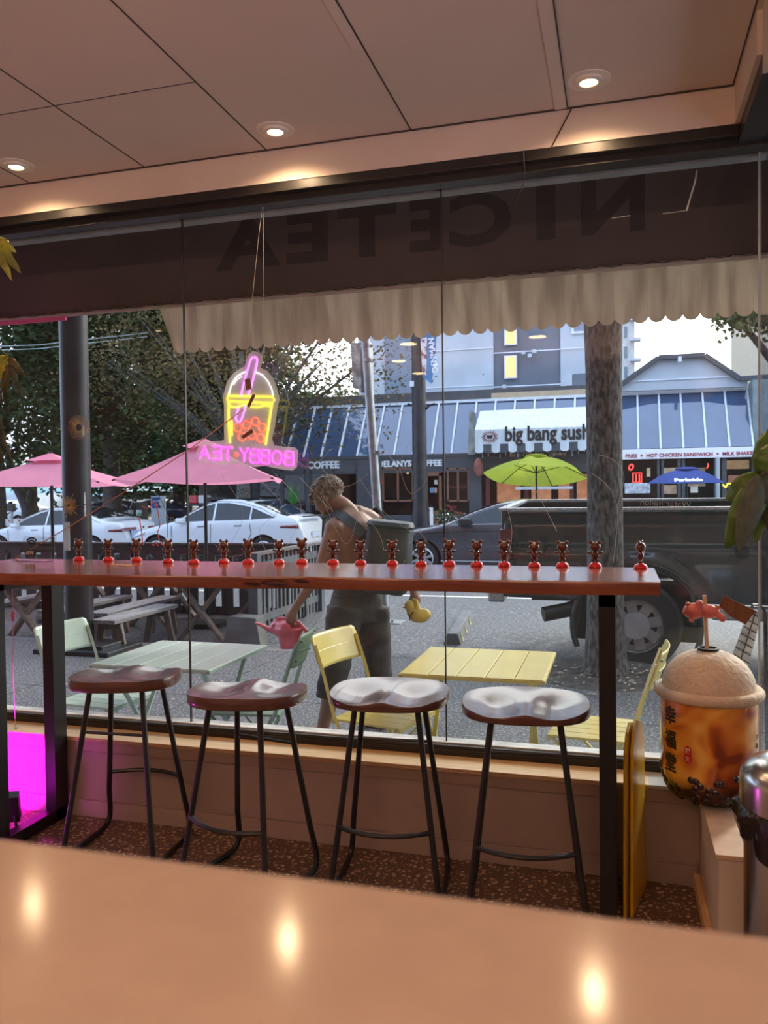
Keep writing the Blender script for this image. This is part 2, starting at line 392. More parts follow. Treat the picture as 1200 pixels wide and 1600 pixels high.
struct(MB().b2((-3.7, -1.76, 1.62), (.7, -1.44, 1.66)).build('fill_lamp_ledge', m_wall))  # ledge added under the fill lamp as its stand-in fixture, screens it from below
# ---- bar
bar = thing('window_bar', 'long red-brown live-edge wooden bar on black steel frames at the window', 'bar table', (-1.25, 2.8, 0))
XL, XR = -2.60, .122
def fy(x):
    u = (x-XL)/(XR-XL)
    return 2.405+.140*min(1, max(0, u)*1.12)**.8 + .010*math.sin(x*5.1)+.005*math.sin(x*13+1) + (.018*math.exp(-((x+1.02)/.06)**2))
xs = [XL+(XR-XL)*i/70 for i in range(71)]
sb = MB()
def slab_ring(x):
    yf = fy(x); yb = 3.045-.035*(x-XL)/(XR-XL); dz = .0015*math.sin(x*7)
    rec = .020*math.exp(-((x+1.08)/.10)**2)+.006*math.sin(x*9)
    return [(x, yf, 1.12), (x, yb, 1.12), (x, yb, 1.078), (x, yf+.006+max(0, rec), 1.078+dz), (x, yf-.003+max(0, rec)*.5, 1.098), (x, yf-.002, 1.114)]
R_ = [slab_ring(x) for x in xs]
sb.v = [V(p) for r in R_ for p in r]; k = 6
for i in range(len(xs)-1):
    for j in range(k): sb.f.append((i*k+j, i*k+(j+1) % k, (i+1)*k+(j+1) % k, (i+1)*k+j))
sb.f += [tuple(range(k)), tuple((len(xs)-1)*k+j for j in range(k))]; sb.m = [0]*len(sb.f)
top = sb.build('bar_top', m_bar, bar, world=True, smooth=30)
kn = MB()
for (x, z, rx, rz_) in ((-1.12, 1.098, .055, .009), (-1.03, 1.104, .04, .006), (-1.19, 1.095, .035, .005)):
    kn.ball((x, fy(x)+.004, z), 1, (rx, .008, rz_), 14, rot=(0, .1, 0))
kn.build('knot', m_knot, top, world=True, smooth=True)
def bar_frame(x, y0, y1):
    g = MB(); w_, d_ = .052, .08
    g.b2((x-w_/2, y0, 0), (x+w_/2, y0+d_, 1.070)).b2((x-w_/2, y1-d_, 0), (x+w_/2, y1, 1.070))
    g.b2((x-w_/2, y0, .0), (x+w_/2, y1, .052)).b2((x-w_/2, y0, 1.030), (x+w_/2, y1, 1.070))
    g.b2((x-w_/2, y0, 1.070), (x+.10, y1, 1.0775))
    g.build('steel_frame', m_iron, bar, world=True, bevel=.0015)
bar_frame(-2.345, 2.56, 2.995); bar_frame(-.034, 2.62, 2.995)

# ---- stools
def seat_mesh(nr=16, na=72):
    W_, D_, T_ = .208, .172, .040
    vs = []; fs = []
    def ol(a, s=1):
        c, s_ = math.cos(a), math.sin(a); n = 2.7
        r = (abs(c/W_)**n+abs(s_/D_)**n)**(-1/n)
        return c*r*s, s_*r*s
    def zt(x, y):
        h = 0
        for sx in (-1, 1): h += .024*math.exp(-((x-sx*.095)/.072)**2)*math.exp(-(max(0, y+.03)/.12)**2)*(1 if y > -.1 else math.exp(-((y+.1)/.10)**2))
        h -= .006*math.exp(-(x/.03)**2)*math.exp(-((y+.13)/.07)**2)
        return -h + .004*(y/D_)
    vs.append((0, 0, zt(0, 0)))
    for i in range(1, nr+1):
        for j in range(na):
            x, y = ol(2*PI*j/na, i/nr); vs.append((x, y, zt(x, y)))
    for j in range(na): fs.append((0, 1+j, 1+(j+1) % na))
    for i in range(nr-1):
        for j in range(na): fs.append((1+i*na+j, 1+(i+1)*na+j, 1+(i+1)*na+(j+1) % na, 1+i*na+(j+1) % na))
    e = 1+(nr-1)*na
    rings = [(1.008, None, -.004), (1.010, -.020, 0), (1.0, -.036, 0), (.98, -.040, 0)]
    for s, z, dz in rings:
        for j in range(na):
            x, y = ol(2*PI*j/na, s); vs.append((x, y, (zt(x/s, y/s)+dz) if z is None else z))
    b0 = e
    for q in range(4):
        nb = 1+nr*na+q*na
        for j in range(na): fs.append((b0+j, nb+j, nb+(j+1) % na, b0+(j+1) % na))
        b0 = nb
    fs.append(tuple(b0+j for j in range(na)))
    return vs, fs
SV, SF = seat_mesh()
def make_stool(label, x, y, rz, seat_rz, arc_front):
    t = thing('bar_stool', label, 'stool', (x, y, 0), rz, 'bar stools at the window bar')
    s = MB().add(SV, SF, Matrix.Translation((0, 0, .70)) @ Matrix.Rotation(seat_rz, 4, 'Z')); s.build('seat', m_seat, t, smooth=50)
    for sx in (-1, 1):
        MB().tube([(sx*.108, -.075, .665), (sx*.190, -.165, .012)], .0105, 10).build('leg', m_iron, t, smooth=True)
        P = [(sx*.108, .075, .665), (sx*.168, .140, .17)]
        for q in range(7):
            a = PI/2*q/6
            P.append((sx*(.172+.012*q/6), .148+.030*math.cos(a)-.03-.0+.012*(1-q/6), .085-.072*math.sin(a)+.001 if q else .085))
        P = P[:2]+[(sx*.176, .158, .09), (sx*.180, .160, .055), (sx*.184, .150, .030), (sx*.187, .125, .016), (sx*.190, .08, .0125), (sx*.190, -.165, .012)]
        MB().tube(P, .0105, 10).build('leg', m_iron, t, smooth=True)
        MB().ball((sx*.188, .10, .006), .011, (1, 1, .6), 8).build('foot_pad', m_iron, t)
    ys = -1 if arc_front else 1
    z = .25; k = (.665-z)/.653; X = .108+.082*k; Yl = (.075+.09*k)
    arc = [(X*u, ys*(Yl+.055*(1-u*u)), z) for u in [-1+.125*i for i in range(17)]]
    MB().tube(arc, .0085, 8).build('footrest', m_iron, t, smooth=True)
    z = .487; k = (.665-z)/.653; X = .108+.082*k; Yl = (.075+.09*k)
    MB().tube([(-X, -ys*Yl, z), (X, -ys*Yl, z)], .006, 8).build('stretcher', m_iron, t, smooth=True)
make_stool('leftmost bar stool, seat turned so its ridge faces the window', -1.865, 2.77, math.radians(4), PI+math.radians(14), False)
make_stool('second bar stool from the left, its seat ridge towards the window', -1.285, 2.655, math.radians(-12), PI+math.radians(22), True)
make_stool('bar stool in front of the man, saddle ridge facing the counter', -.782, 2.755, math.radians(6), 0, True)
make_stool('rightmost bar stool beside the black bar leg, darker saddle seat', -.300, 2.715, math.radians(6), 0, True)

# ---- bears
m_bear = M('glossy brown plastic', (.11, .030, .014), .16, var=.1, coat=.6)
m_red = M('glossy red plastic', (.62, .010, .014), .18, var=.05, coat=.6)
def make_bear():
    t = thing('bear_figure', 'x', 'figurine', (0, 0, 1.12))
    MB().lathe([(.0001, 0), (.0220, 0), (.0235, .004), (.0225, .0095), (.0185, .0145), (.011, .0185), (.0001, .020)], n=24).build('base', m_red, t, smooth=True)
    b = MB().ball((0, 0, .044), .0128, (1, .9, 1.2), 14)
    for sx in (-1, 1): b.ball((sx*.006, 0, .027), .0062, (1, 1, 1.3), 10)
    b.build('body', m_bear, t, smooth=True)
    for sx in (-1, 1): MB().tube([(sx*.008, 0, .050), (sx*.015, -.001, .051), (sx*.022, -.003, .0535)], [.004, .0042, .0038], 8).ball((sx*.0235, -.003, .054), .0045, n=8).build('arm', m_bear, t, smooth=True)
    h = MB().ball((0, 0, .0745), .0185, (1.06, .95, .92), 18).ball((0, .013, .070), .0085, (1, .8, .75), 10)
    h.build('head', m_bear, t, smooth=True)
    for sx in (-1, 1): MB().ball((sx*.0150, 0, .0905), .0072, (1, .6, 1), 12).build('ear', m_bear, t, smooth=True)
    return t
bxs = [131, 174, 215, 263, 303, 350, 388, 436, 475, 526, 567, 613, 658, 702, 745, 788, 835, 879, 930, 1001]
bys = [875, 876, 877, 880, 881, 880, 881, 881, 880, 880, 881, 883, 884, 884, 885, 885, 886, 886, 887, 889]
ords = ['first', 'second', 'third', 'fourth', 'fifth', 'sixth', 'seventh', 'eighth', 'ninth', 'tenth']
b0 = make_bear()
for i, (px, py) in enumerate(zip(bxs, bys)):
    t = b0 if i == 0 else copy_tree(b0)
    p = atz(px, py, 1.12); t.location = (p.x, min(p.y, 2.985), 1.12); t.rotation_euler = (0, 0, random.uniform(-.22, .22)+(1.3 if i == 19 else 0))
    ss = random.uniform(.98, 1.06)*(1.0); t.scale = (ss, ss, ss)
    pos = (ords[i]+' from the left end of the row') if i < 10 else (ords[19-i]+' from the right end of the row')
    if i == 19: pos = 'turned sideways, alone at the right end of the bar'
    if i == 18: pos = 'second from the right end, before the tree trunk'
    tagp(t, 'brown bear figure on red base, '+pos, 'figurine', 'bear figures along the bar')

# ---- wifi stand and sugar packets
m_acr = glassmat('clear acrylic', (.86, .88, .88), refl=1.3)
m_ink = M('black print', (.015, .015, .015), .5)
t = thing('wifi_sign', 'clear acrylic table sign with black wireless symbol at the bar end', 'sign', (-2.37, 2.96, 1.12))
A_, B_ = V((-2.525, 2.975, 1.12)), V((-2.330, 2.945, 1.12)); rt = (B_-A_).normalized(); nn = V((rt.y, -rt.x, 0)); upv = (V((0, 0, 1))*.97+nn*-.18).normalized()
pl = MB(); pl.prism([A_+nn*.0, B_+nn*.0, B_+upv*.105, A_+upv*.105], nn*-.003); pl.prism([A_, B_, B_+nn*.045, A_+nn*.045], (0, 0, .003))
pl.build('acrylic_panel', m_acr, t, world=True)
ik = MB(); c0 = A_+rt*.055+upv*.062+nn*.001
for r0 in (.015, .026, .037):
    ik.tube([c0+rt*(r0*math.sin(a))+upv*(r0*math.cos(a)) for a in [-.85+.17*i for i in range(11)]], 0.0038, 6)
ik.ball(c0, .005, n=8)
ik.prism([A_+rt*.028+upv*.018+nn*.0005, A_+rt*.085+upv*.018+nn*.0005, A_+rt*.085+upv*.045+nn*.0005, A_+rt*.028+upv*.045+nn*.0005], nn*.001)
ik.build('symbol', m_ink, t, world=True)
wl = MB(); text_on(wl, 'WiFi', .02, A_+rt*.056+upv*.031+nn*.0018, -rt, upv, .0003, .0003, fit=.045); wl.build('symbol_lettering', M('pale print', (.6, .6, .6), .5), t, world=True)
wl = MB(); text_on(wl, 'hoppypanda', .02, A_+rt*.138+upv*.070+nn*.0012, -rt, upv, .0004, .0004, fit=.085); text_on(wl, '2 bubbletea', .02, A_+rt*.138+upv*.045+nn*.0012, -rt, upv, .0004, .0003, fit=.085)
wl.build('lettering', m_ink, t, world=True)
m_pack = M('kraft paper packet', (.62, .36, .20), .6, var=.12, scale=60)
for (px, py, a, lab) in ((183, 883, .5, 'small kraft paper packet lying left of the pair on the bar'), (200, 884, -.25, 'small kraft paper packet lying right of the pair on the bar')):
    p = atz(px, py, 1.12); q = MB()
    q.grid(lambda u, v: V(((u-.5)*.055, (v-.5)*.014, .001+.0035*math.sin(u*PI)*math.sin(v*PI))), 8, 4)
    q.v = [Matrix.Rotation(a, 4, 'Z') @ v for v in q.v]; q.v += [V((v.x, v.y, 0)) for v in q.v]; nq = len(q.v)//2
    q.f += [tuple(nq+i for i in f_[::-1]) for f_ in q.f]; q.m = [0]*len(q.f)
    q.v = [v+V((p.x, p.y, 1.1205)) for v in q.v]
    tagp(q.build('sugar_packet', m_pack), lab, 'packet', 'paper packets on the bar')

# ---- cup prop
def cup_mat():
    m, t, b, n = newmat('milk tea print')
    tcn = n('ShaderNodeTexCoord'); nz = n('ShaderNodeTexNoise'); nz.inputs['Scale'].default_value = 7.5; nz.inputs['Detail'].default_value = 1.5; nz.inputs['Distortion'].default_value = .6
    mp = n('ShaderNodeMapping'); mp.inputs['Scale'].default_value = (1, 1, 1.3); mp.inputs['Location'].default_value = (3.1, 1.4, .5)
    t.links.new(tcn.outputs['Object'], mp.inputs[0]); t.links.new(mp.outputs[0], nz.inputs['Vector'])
    r = n('ShaderNodeValToRGB'); e = r.color_ramp.elements
    e[0].position = .38; e[0].color = (.26, .045, .012, 1); e[1].position = .66; e[1].color = (.90, .52, .10, 1)
    x = e.new(.47); x.color = (.58, .16, .025, 1); x = e.new(.55); x.color = (.80, .33, .045, 1)
    t.links.new(nz.outputs['Fac'], r.inputs[0])
    # tapioca zone at the foot
    sp = n('ShaderNodeSeparateXYZ'); t.links.new(tcn.outputs['Object'], sp.inputs[0])
    n2 = n('ShaderNodeTexNoise'); n2.inputs['Scale'].default_value = 18; t.links.new(tcn.outputs['Object'], n2.inputs['Vector'])
    ad = n('ShaderNodeMath', operation='MULTIPLY_ADD'); ad.inputs[1].default_value = .05; t.links.new(n2.outputs['Fac'], ad.inputs[0]); t.links.new(sp.outputs['Z'], ad.inputs[2])
    m1 = n('ShaderNodeMapRange'); m1.inputs[1].default_value = .085; m1.inputs[2].default_value = .125; t.links.new(ad.outputs[0], m1.inputs[0])
    mx = n('ShaderNodeMixRGB'); mx.inputs[1].default_value = (.055, .016, .010, 1); t.links.new(m1.outputs[0], mx.inputs[0]); t.links.new(r.outputs[0], mx.inputs[2])
    t.links.new(mx.outputs[0], b.inputs['Base Color']); b.inputs['Roughness'].default_value = .18; b.inputs['Coat Weight'].default_value = .5
    return m
cup = thing('bubble_tea_cup', 'giant display cup of amber milk tea with cream dome lid on the ledge', 'display cup', (.292, 2.93, .351))
MB().lathe([(.0001, 0), (.075, 0), (.105, .008), (.130, .028), (.147, .060), (.154, .105), (.1555, .20), (.156, .36)], n=64).build('cup_body', cup_mat(), cup, smooth=True)
m_foam = M('cream foam', (.70, .58, .44), .65, var=.07, scale=14, bump=.6, bscale=55)
MB().lathe([(.150, .345)]+[(.160+.0165*math.cos(a), .362+.0185*math.sin(a)) for a in [-PI/2+PI*i/10 for i in range(11)]]+[(.150, .378)], n=64).build('lid_rim', m_foam, cup, smooth=True)
MB().lathe([(.150*math.cos(a)**.9+.0, .374+.128*math.sin(a)) for a in [PI/2*i/16*.86 for i in range(17)]]+[(.030, .5005), (.0001, .501)], n=64).build('lid_dome', m_foam, cup, smooth=True)
MB().lathe([(.034, .495), (.035, .508), (.028, .509), (.027, .50)], n=32).build('straw_collar', m_ink, cup, smooth=True)
pr = MB()
for i in range(58):
    a = -PI/2+random.uniform(-1.6, 1.6); z = .012+.10*random.random()**1.3
    pr_r = [(.0, .09), (.028, .128), (.060, .1465), (.105, .1535), (.2, .155)]
    for q in range(4):
        if pr_r[q][0] <= z <= pr_r[q+1][0]: rr = pr_r[q][1]+(pr_r[q+1][1]-pr_r[q][1])*(z-pr_r[q][0])/(pr_r[q+1][0]-pr_r[q][0])
    pr.ball((math.cos(a)*(rr-.0085), math.sin(a)*(rr-.0085), z), .0155, (1, 1, 1), 12)
pr.build('tapioca_pearls', M('dark tapioca', (.035, .010, .007), .1, coat=.6), cup, smooth=True)
def wrap_text(body, size, ang, z, r, mat, name, h=None, offx=0):
    vs, fs = text_mesh(body, size, .0008, .0012, 'CENTER')
    if not vs: return
    x0 = min(v.x for v in vs); x1 = max(v.x for v in vs); y0 = min(v.y for v in vs); y1 = max(v.y for v in vs)
    kx = size/(x1-x0); ky = (h or size)/(y1-y0)
    b = MB(); b.add([( (r+v.z*.5)*math.cos(ang+((v.x-(x0+x1)/2)*kx)/r), (r+v.z*.5)*math.sin(ang+((v.x-(x0+x1)/2)*kx)/r), z+(v.y-(y0+y1)/2)*ky) for v in vs], fs)
    b.build(name, mat, cup)
aL = -PI/2-math.radians(52)
for ch, z in (('幸', .295), ('福', .215), ('堂', .137)):
    wrap_text(ch, .055, aL-.05, z, .1574, m_ink, 'printed_character', .062)
b = MB(); aS = -PI/2-math.radians(29)
def onc(a, z, r=.1570): return (r*math.cos(a), r*math.sin(a), z)
b.grid(lambda u, v: V(onc(aS+(u-.5)*.15*math.sqrt(max(.05, 1-(2*v-1)**6)), .150+.058*v)), 8, 10); b.build('seal_stamp', m_red, cup)
for ch, z in (('陳', .193), ('家', .166)): wrap_text(ch, .016, aS, z, .1580, M('seal white', (.8, .7, .6), .5), 'seal_character', .02)
wrap_text('飲', .012, -PI/2+1.13, .232, .1574, m_ink, 'printed_character', .022); wrap_text('品', .012, -PI/2+1.13, .205, .1574, m_ink, 'printed_character', .018)
# straw, tag and pink plush hanging toy
cc = V((.286, 2.935, .85))
t = thing('wooden_straw', 'pale wooden stick standing in the giant cup lid', 'straw', (.286, 2.93, .85))
MB().bar((.288, 2.93, .845), (.281, 2.93, 1.036), .012, .012).build('stick', wood('pale stick', (.66, .50, .32), (.80, .66, .46), .5, 'Z'), t, world=True)
MB().bar((.275, 2.920, 1.005), (.372, 2.905, .996), .008, .009).build('cross_stick', wood('tan stick', (.45, .26, .11), (.58, .36, .18), .5, 'X'), t, world=True)
m_pink = M('coral toy plastic', (.72, .19, .17), .35, var=.06, coat=.2, sss=.1)
t = thing('toy_bear', 'coral pink toy bear slung on the stick above the giant cup', 'toy', (.27, 2.915, .97))
b = MB().ball((.245, 2.912, .985), .031, (1.15, .95, .9), 18).ball((.292, 2.912, .984), .028, (1.3, .9, .85), 16)
b.ball((.215, 2.905, .982), .008).build('body', m_pink, t, world=True, smooth=True)
for p_, r_ in (((.226, 2.905, 1.008), .0085), ((.236, 2.895, .957), .0085)): MB().ball(p_, r_, n=10).build('ear', m_pink, t, world=True, smooth=True)
for p_, q_ in (((.255, 2.895, .985), (.262, 2.90, 1.012)), ((.31, 2.90, .985), (.333, 2.895, .966))): MB().tube([p_, q_], [.010, .012], 10).ball(q_, .013, n=10).build('limb', m_pink, t, world=True, smooth=True)
m_corr = wood('brown corrugated card', (.19, .075, .035), (.27, .115, .055), .7, 'Z', 5)
t = thing('cardboard_tag', 'two-panel brown corrugated tag hanging from the stick beside the toy', 'tag', (.42, 2.88, .98))
P4 = [at(1131, 930, 2.90), at(1156, 943, 2.90), at(1181, 954, 2.90), at(1165, 976, 2.90), at(1139, 962, 2.90), at(1124, 947, 2.90)]
MB().prism([P4[0], P4[1], P4[4], P4[5]], (0, .004, 0)).build('panel', m_corr, t, world=True)
MB().prism([P4[1]+V((.001, 0, 0)), P4[2], P4[3], P4[4]+V((.001, 0, 0))], (0, .004, 0)).build('panel', m_corr, t, world=True)

# ---- trash can
t = thing('trash_can', 'stainless steel trash can with black bag at the right edge', 'trash can', (.445, 2.22, 0))
MB().lathe([(.0001, 0), (.138, 0), (.140, .02), (.140, .575)], n=48).build('body', m_chrome, t, smooth=True)
MB().lathe([(.150, .60), (.150, .665), (.146, .682), (.125, .705), (.08, .722), (.0001, .728)], n=48).build('lid', m_chrome, t, smooth=True)
bg_ = MB(); na = 60
def bagp(i, k):
    a = 2*PI*i/na; rr = [.143, .158, .160, .150, .143][k]+.008*math.sin(a*9+k)+.005*math.sin(a*17+k*2); z = [.600, .592, .565, .540, .500][k]+.018*math.sin(a*5+k)*(k > 1)
    return V((rr*math.cos(a), rr*math.sin(a), z))
vs = [bagp(i, k) for k in range(5) for i in range(na)]
bg_.add(vs, [(k*na+i, k*na+(i+1) % na, (k+1)*na+(i+1) % na, (k+1)*na+i) for k in range(4) for i in range(na)])
bg_.build('bag', M('black bin bag', (.02, .014, .012), .22, var=.3, bump=.3, scale=30), t, smooth=60)

# ---- wet floor sign folded against the bar frame
m_yel = M('yellow caution plastic', (.70, .42, .03), .3, var=.06, trans=0)
t = thing('wet_floor_sign', 'folded yellow caution floor sign standing behind the black bar leg', 'floor sign', (.01, 2.8, 0))
for k, (dy) in enumerate((0, .03)):
    pts = [V((.010, 2.70, 0)), V((.062, 2.95, 0)), V((.054, 2.93, .54)), V((.044, 2.89, .600)), V((.030, 2.82, .618)), V((.020, 2.76, .600)), V((.013, 2.72, .54))]
    MB().prism([p+V((.022*k, .03*k, 0)) for p in pts], (.009, -.002, 0)).build('panel', m_yel, t, world=True, bevel=.002)
tri = MB(); n_ = 0
c0 = V((.0335, 2.825, .34))
tri.tube([c0+V((-.012, -.055, -.09)), c0+V((0, .0, .09)), c0+V((.012, .055, -.09))], .0018, 5, closed=True)
text_on(tri, 'CAUTION', .05, c0+V((0, 0, .15)), (-.21, -1, 0), (0, 0, 1), .0015, fit=.10); text_on(tri, 'WET FLOOR', .04, c0+V((0, 0, -.13)), (-.21, -1, 0), (0, 0, 1), .0015, fit=.11)
tri.build('caution_print', M('red brown print', (.25, .05, .02), .5), t, world=True)

# ---- purple wall washer and hanging cable, left end
t = thing('led_floodlight', 'black floor floodlight glowing magenta at the wall left of the bar', 'lamp', (-2.42, 2.72, 0))
b = MB(); b.box((0, 0, 0), (.17, .05, .12)); Mx = Matrix.Translation((-2.445, 2.715, .125)) @ Euler((math.radians(18), 0, .55)).to_matrix().to_4x4()
b.v = [Mx @ v for v in b.v]; b.build('housing', m_iron, t, world=True, bevel=.004)
MB().tube([(-2.385, 2.74, .12), (-2.378, 2.74, .06), (-2.385, 2.76, .01)], .006, 6).tube([(-2.50, 2.69, .12), (-2.51, 2.69, .01)], .006, 6).build('bracket', m_iron, t, world=True)
gl_ = MB().box((0, 0, 0), (.15, .004, .10)); Mg = Mx @ Matrix.Translation((0, .028, 0)); gl_.v = [Mg @ v for v in gl_.v]
gl_.build('lens', emit('magenta led lens', (1, .02, 1), 8), t, world=True)
pl_ = bpy.data.lights.new('magenta_led', 'SPOT'); pl_.spot_size = math.radians(96); pl_.spot_blend = .45; pl_.energy = 70; pl_.color = (1, .0, 1); pl_.shadow_soft_size = .03
po = bpy.data.objects.new('magenta_lamp', pl_); C.objects.link(po); po.location = Mx @ V((0, .045, 0)); po.rotation_euler = (V((.16, -.30, -.07))).to_track_quat('Z', 'Y').to_euler()
ka = bpy.data.lights.new('magenta_fill', 'POINT'); ka.energy = 2.8; ka.color = (1, .1, .9); ka.shadow_soft_size = .05
ko = bpy.data.objects.new('magenta_fill_lamp', ka); C.objects.link(ko); ko.location = (-2.50, 2.48, .12)  # added point light without a fixture, spreads the floodlight's tint along the wall
t = thing('plug_cable', 'thin pink cable hanging from the bar with an inline switch', 'cable', (-2.5, 3.05, .35))
c1, c2, c3 = at(19, 905, 3.05), at(21, 1060, 3.05), at(24, 1135, 3.05)
MB().tube([c1, c2, c3], .0018, 6).build('cord', M('pink cord', (.5, .2, .25), .5), t, world=True)
MB().ball(at(20, 962, 3.05), .0115, (1, .6, 2.3), 12).build('inline_switch', M('pink switch', (.45, .16, .22), .4), t, world=True, smooth=True)
MB().box(at(26, 1150, 3.04), (.028, .02, .045)).build('plug', M('dark plug', (.05, .03, .05), .4), t, world=True, bevel=.003)
MB().box(at(26, 1138, 3.04), (.012, .012, .014)).box(at(25, 1166, 3.04), (.02, .014, .02)).build('strain_relief', M('pale plug end', (.5, .45, .42), .5), t, world=True)

# ---- plants
m_leafR = M('broad green leaf', (.07, .17, .03), .4, var=.35, scale=8, c2=(.14, .28, .05))
m_leafL = M('yellow lit leaf', (.28, .30, .03), .4, var=.4, scale=9, c2=(.5, .52, .06))  # the yellow light on these leaves is put into their colour
m_leafD = M('dark green leaf', (.045, .060, .022), .4, var=.35, scale=9, c2=(.12, .11, .04))
m_dry = M('dry grey leaf', (.10, .13, .09), .7, var=.25, scale=16, bump=.4)
m_stem = M('plant stem', (.10, .10, .04), .6)
def leaf(parent, base, tip, w, sag, face, mat, name='leaf'):
    base, tip = V(base), V(tip); d = tip-base; L = d.length; face = V(face)
    side = d.cross(face).normalized(); nrm = side.cross(d).normalized()
    def fn(u, v):
        s = u; prof = (math.sin(PI*min(1, s**.8*.98+.02)))**.75
        c = base+d*s+nrm*(sag*math.sin(PI*s)); x = (v-.5)*2
        return c+side*(x*w*prof)-nrm*(abs(x)*w*.28*prof)+nrm*(.004*math.sin(s*22)*abs(x))
    b = MB().grid(fn, 14, 6)
    o = b.build(name, mat, parent, world=True, smooth=60, fix=False)
    md = o.modifiers.new('thick', 'SOLIDIFY'); md.thickness = .0008
    return o
t = thing('hanging_plant', 'broad-leaved plant hanging in at the right edge by the glass', 'plant', (.52, 2.35, 1.3))
hub = at(1190, 742, 2.35)
for (tx, ty, w_, mt, dy) in ((1134, 858, .040, m_leafR, .02), (1153, 862, .030, m_dry, -.02), (1134, 782, .032, m_leafR, .05), (1215, 690, .05, m_leafR, .0), (1215, 845, .035, m_leafD, .05), (1180, 850, .022, m_leafR, .08), (1240, 800, .05, m_dry, .02), (1188, 828, .035, m_leafD, .06), (1205, 668, .03, m_leafR, .05)):
    leaf(t, hub+V((random.uniform(-.01, .02), dy*.3, 0)), at(tx, ty, 2.35+dy), w_, .03, (0, -1, .2), mt)
potR = V((.60, 2.30, 1.62))
MB().tube([hub, hub+V((.06, -.02, .06)), potR+V((0, 0, .12))], .005, 8).build('stem', m_stem, t, world=True)
MB().lathe([(.0001, 0), (.07, 0), (.095, .16), (.088, .16), (.08, .02)], potR-V((0, 0, .05)), 24).build('pot', M('clay pot', (.4, .17, .09), .7), t, world=True, smooth=True)
MB().tube([potR+V((0, 0, .1)), V((.60, 2.30, CZ))], .003, 6).build('hanger', m_iron, t, world=True)
t = thing('trailing_plant', 'trailing plant with yellow-lit and dark leaves at the left edge', 'plant', (-2.6, 2.6, 1.8))
YP = 2.62; potL = at(-75, 480, YP)
hubs = [((-6, 372), [(34, 428, m_leafL, .020), (20, 440, m_leafL, .018), (26, 395, m_leafL, .018), (8, 418, m_leafL, .02), (-14, 430, m_leafD, .02)]),
        ((14, 558), [(38, 622, m_dry, .014), (8, 632, m_leafD, .026), (40, 588, m_leafD, .016), (-12, 575, m_leafL, .02), (-10, 615, m_leafL, .022)]),
        ((-4, 640), [(20, 722, m_dry, .012), (4, 728, m_leafD, .014), (8, 690, m_leafD, .012), (-20, 715, m_leafD, .02)])]
for (hx, hy), L in hubs:
    h_ = at(hx, hy, YP)
    for tx, ty, mt, w_ in L: leaf(t, h_, at(tx, ty, YP+random.uniform(-.02, .03)), w_, .02, (0, -1, .3), mt)
MB().tube([potL, at(-30, 440, YP), at(-6, 372, YP)], .003, 6).tube([potL, at(-30, 520, YP), at(14, 558, YP), at(-4, 640, YP)], .003, 6).build('stem', m_stem, t, world=True)
MB().lathe([(.0001, 0), (.05, 0), (.07, .12), (.064, .12), (.055, .02)], potL-V((0, 0, .10)), 24).build('pot', M('white pot', (.6, .58, .55), .5), t, world=True, smooth=True)
MB().tube([potL, V((potL.x, potL.y, CZ))], .002, 6).build('hanger', m_iron, t, world=True)

# ---- neon sign in the window, lettering faces the street
YS = 3.100
sg = thing('neon_sign', 'lit cup-shaped neon sign on clear backing with mirrored pink tea lettering', 'neon sign', at(390, 740, YS))
def S6(x, y, Y=YS): return at(300+x/6, 540+y/6, Y)
outl = [(22, 1060), (45, 985), (75, 915), (110, 892), (170, 900), (270, 893), (300, 880), (300, 560), (285, 480), (300, 435), (325, 345), (370, 275), (430, 225), (490, 195), (510, 130), (530, 80), (575, 52), (630, 62), (655, 95), (655, 150), (640, 205), (700, 235), (750, 290), (790, 380), (805, 440), (820, 500), (800, 570), (775, 760), (748, 870), (770, 935), (880, 950), (960, 952), (992, 985), (990, 1060), (980, 1140), (940, 1172), (870, 1165), (780, 1150), (680, 1125), (590, 1140), (520, 1130), (430, 1105), (350, 1105), (290, 1125), (215, 1105), (150, 1095), (60, 1100)]
def frosted():
    m, t, b, n = newmat('frosted acrylic backing'); o = [q for q in t.nodes if q.type == 'OUTPUT_MATERIAL'][0]
    b.inputs['Base Color'].default_value = (.75, .72, .64, 1); b.inputs['Roughness'].default_value = .3
    tl = n('ShaderNodeBsdfTranslucent'); tl.inputs[0].default_value = (.85, .82, .74, 1); tr = n('ShaderNodeBsdfTransparent')
    a = n('ShaderNodeMixShader'); a.inputs[0].default_value = .75; t.links.new(b.outputs[0], a.inputs[1]); t.links.new(tl.outputs[0], a.inputs[2])
    c = n('ShaderNodeMixShader'); c.inputs[0].default_value = .42; t.links.new(tr.outputs[0], c.inputs[1]); t.links.new(a.outputs[0], c.inputs[2]); t.links.new(c.outputs[0], o.inputs[0])
    return m
m_back = frosted()
MB().prism([S6(x, y, YS-.010) for x, y in outl], (0, .004, 0)).build('backing', m_back, sg, world=True)
ny = emit('yellow neon', (1, .80, .04), 2.3); npk = emit('pink neon', (1, .07, .92), 2.3); nv = emit('violet neon', (.75, .22, 1), 2.1); nr = emit('red neon', (1, .12, .05), 1.7); nw = emit('white neon', (.9, .9, 1), 2.0)
def ntube(pts, mat, name, r=.0042, closed=False):
    MB().tube([S6(x, y) for x, y in pts], r, 8, closed=closed).build(name, mat, sg, world=True, smooth=True)
ntube([(460, 470), (500, 300), (545, 150), (565, 110), (600, 108), (615, 135), (600, 220), (560, 370), (530, 465)], nv, 'straw_tube')
ntube([(440, 580), (408, 680), (425, 715), (455, 712), (480, 650), (505, 560)], nv, 'straw_tube')
ntube([(345, 460), (370, 370), (420, 290), (480, 255), (520, 242)], nw, 'dome_tube', .003); ntube([(590, 248), (660, 275), (710, 330), (750, 410), (762, 470)], nw, 'dome_tube', .003)
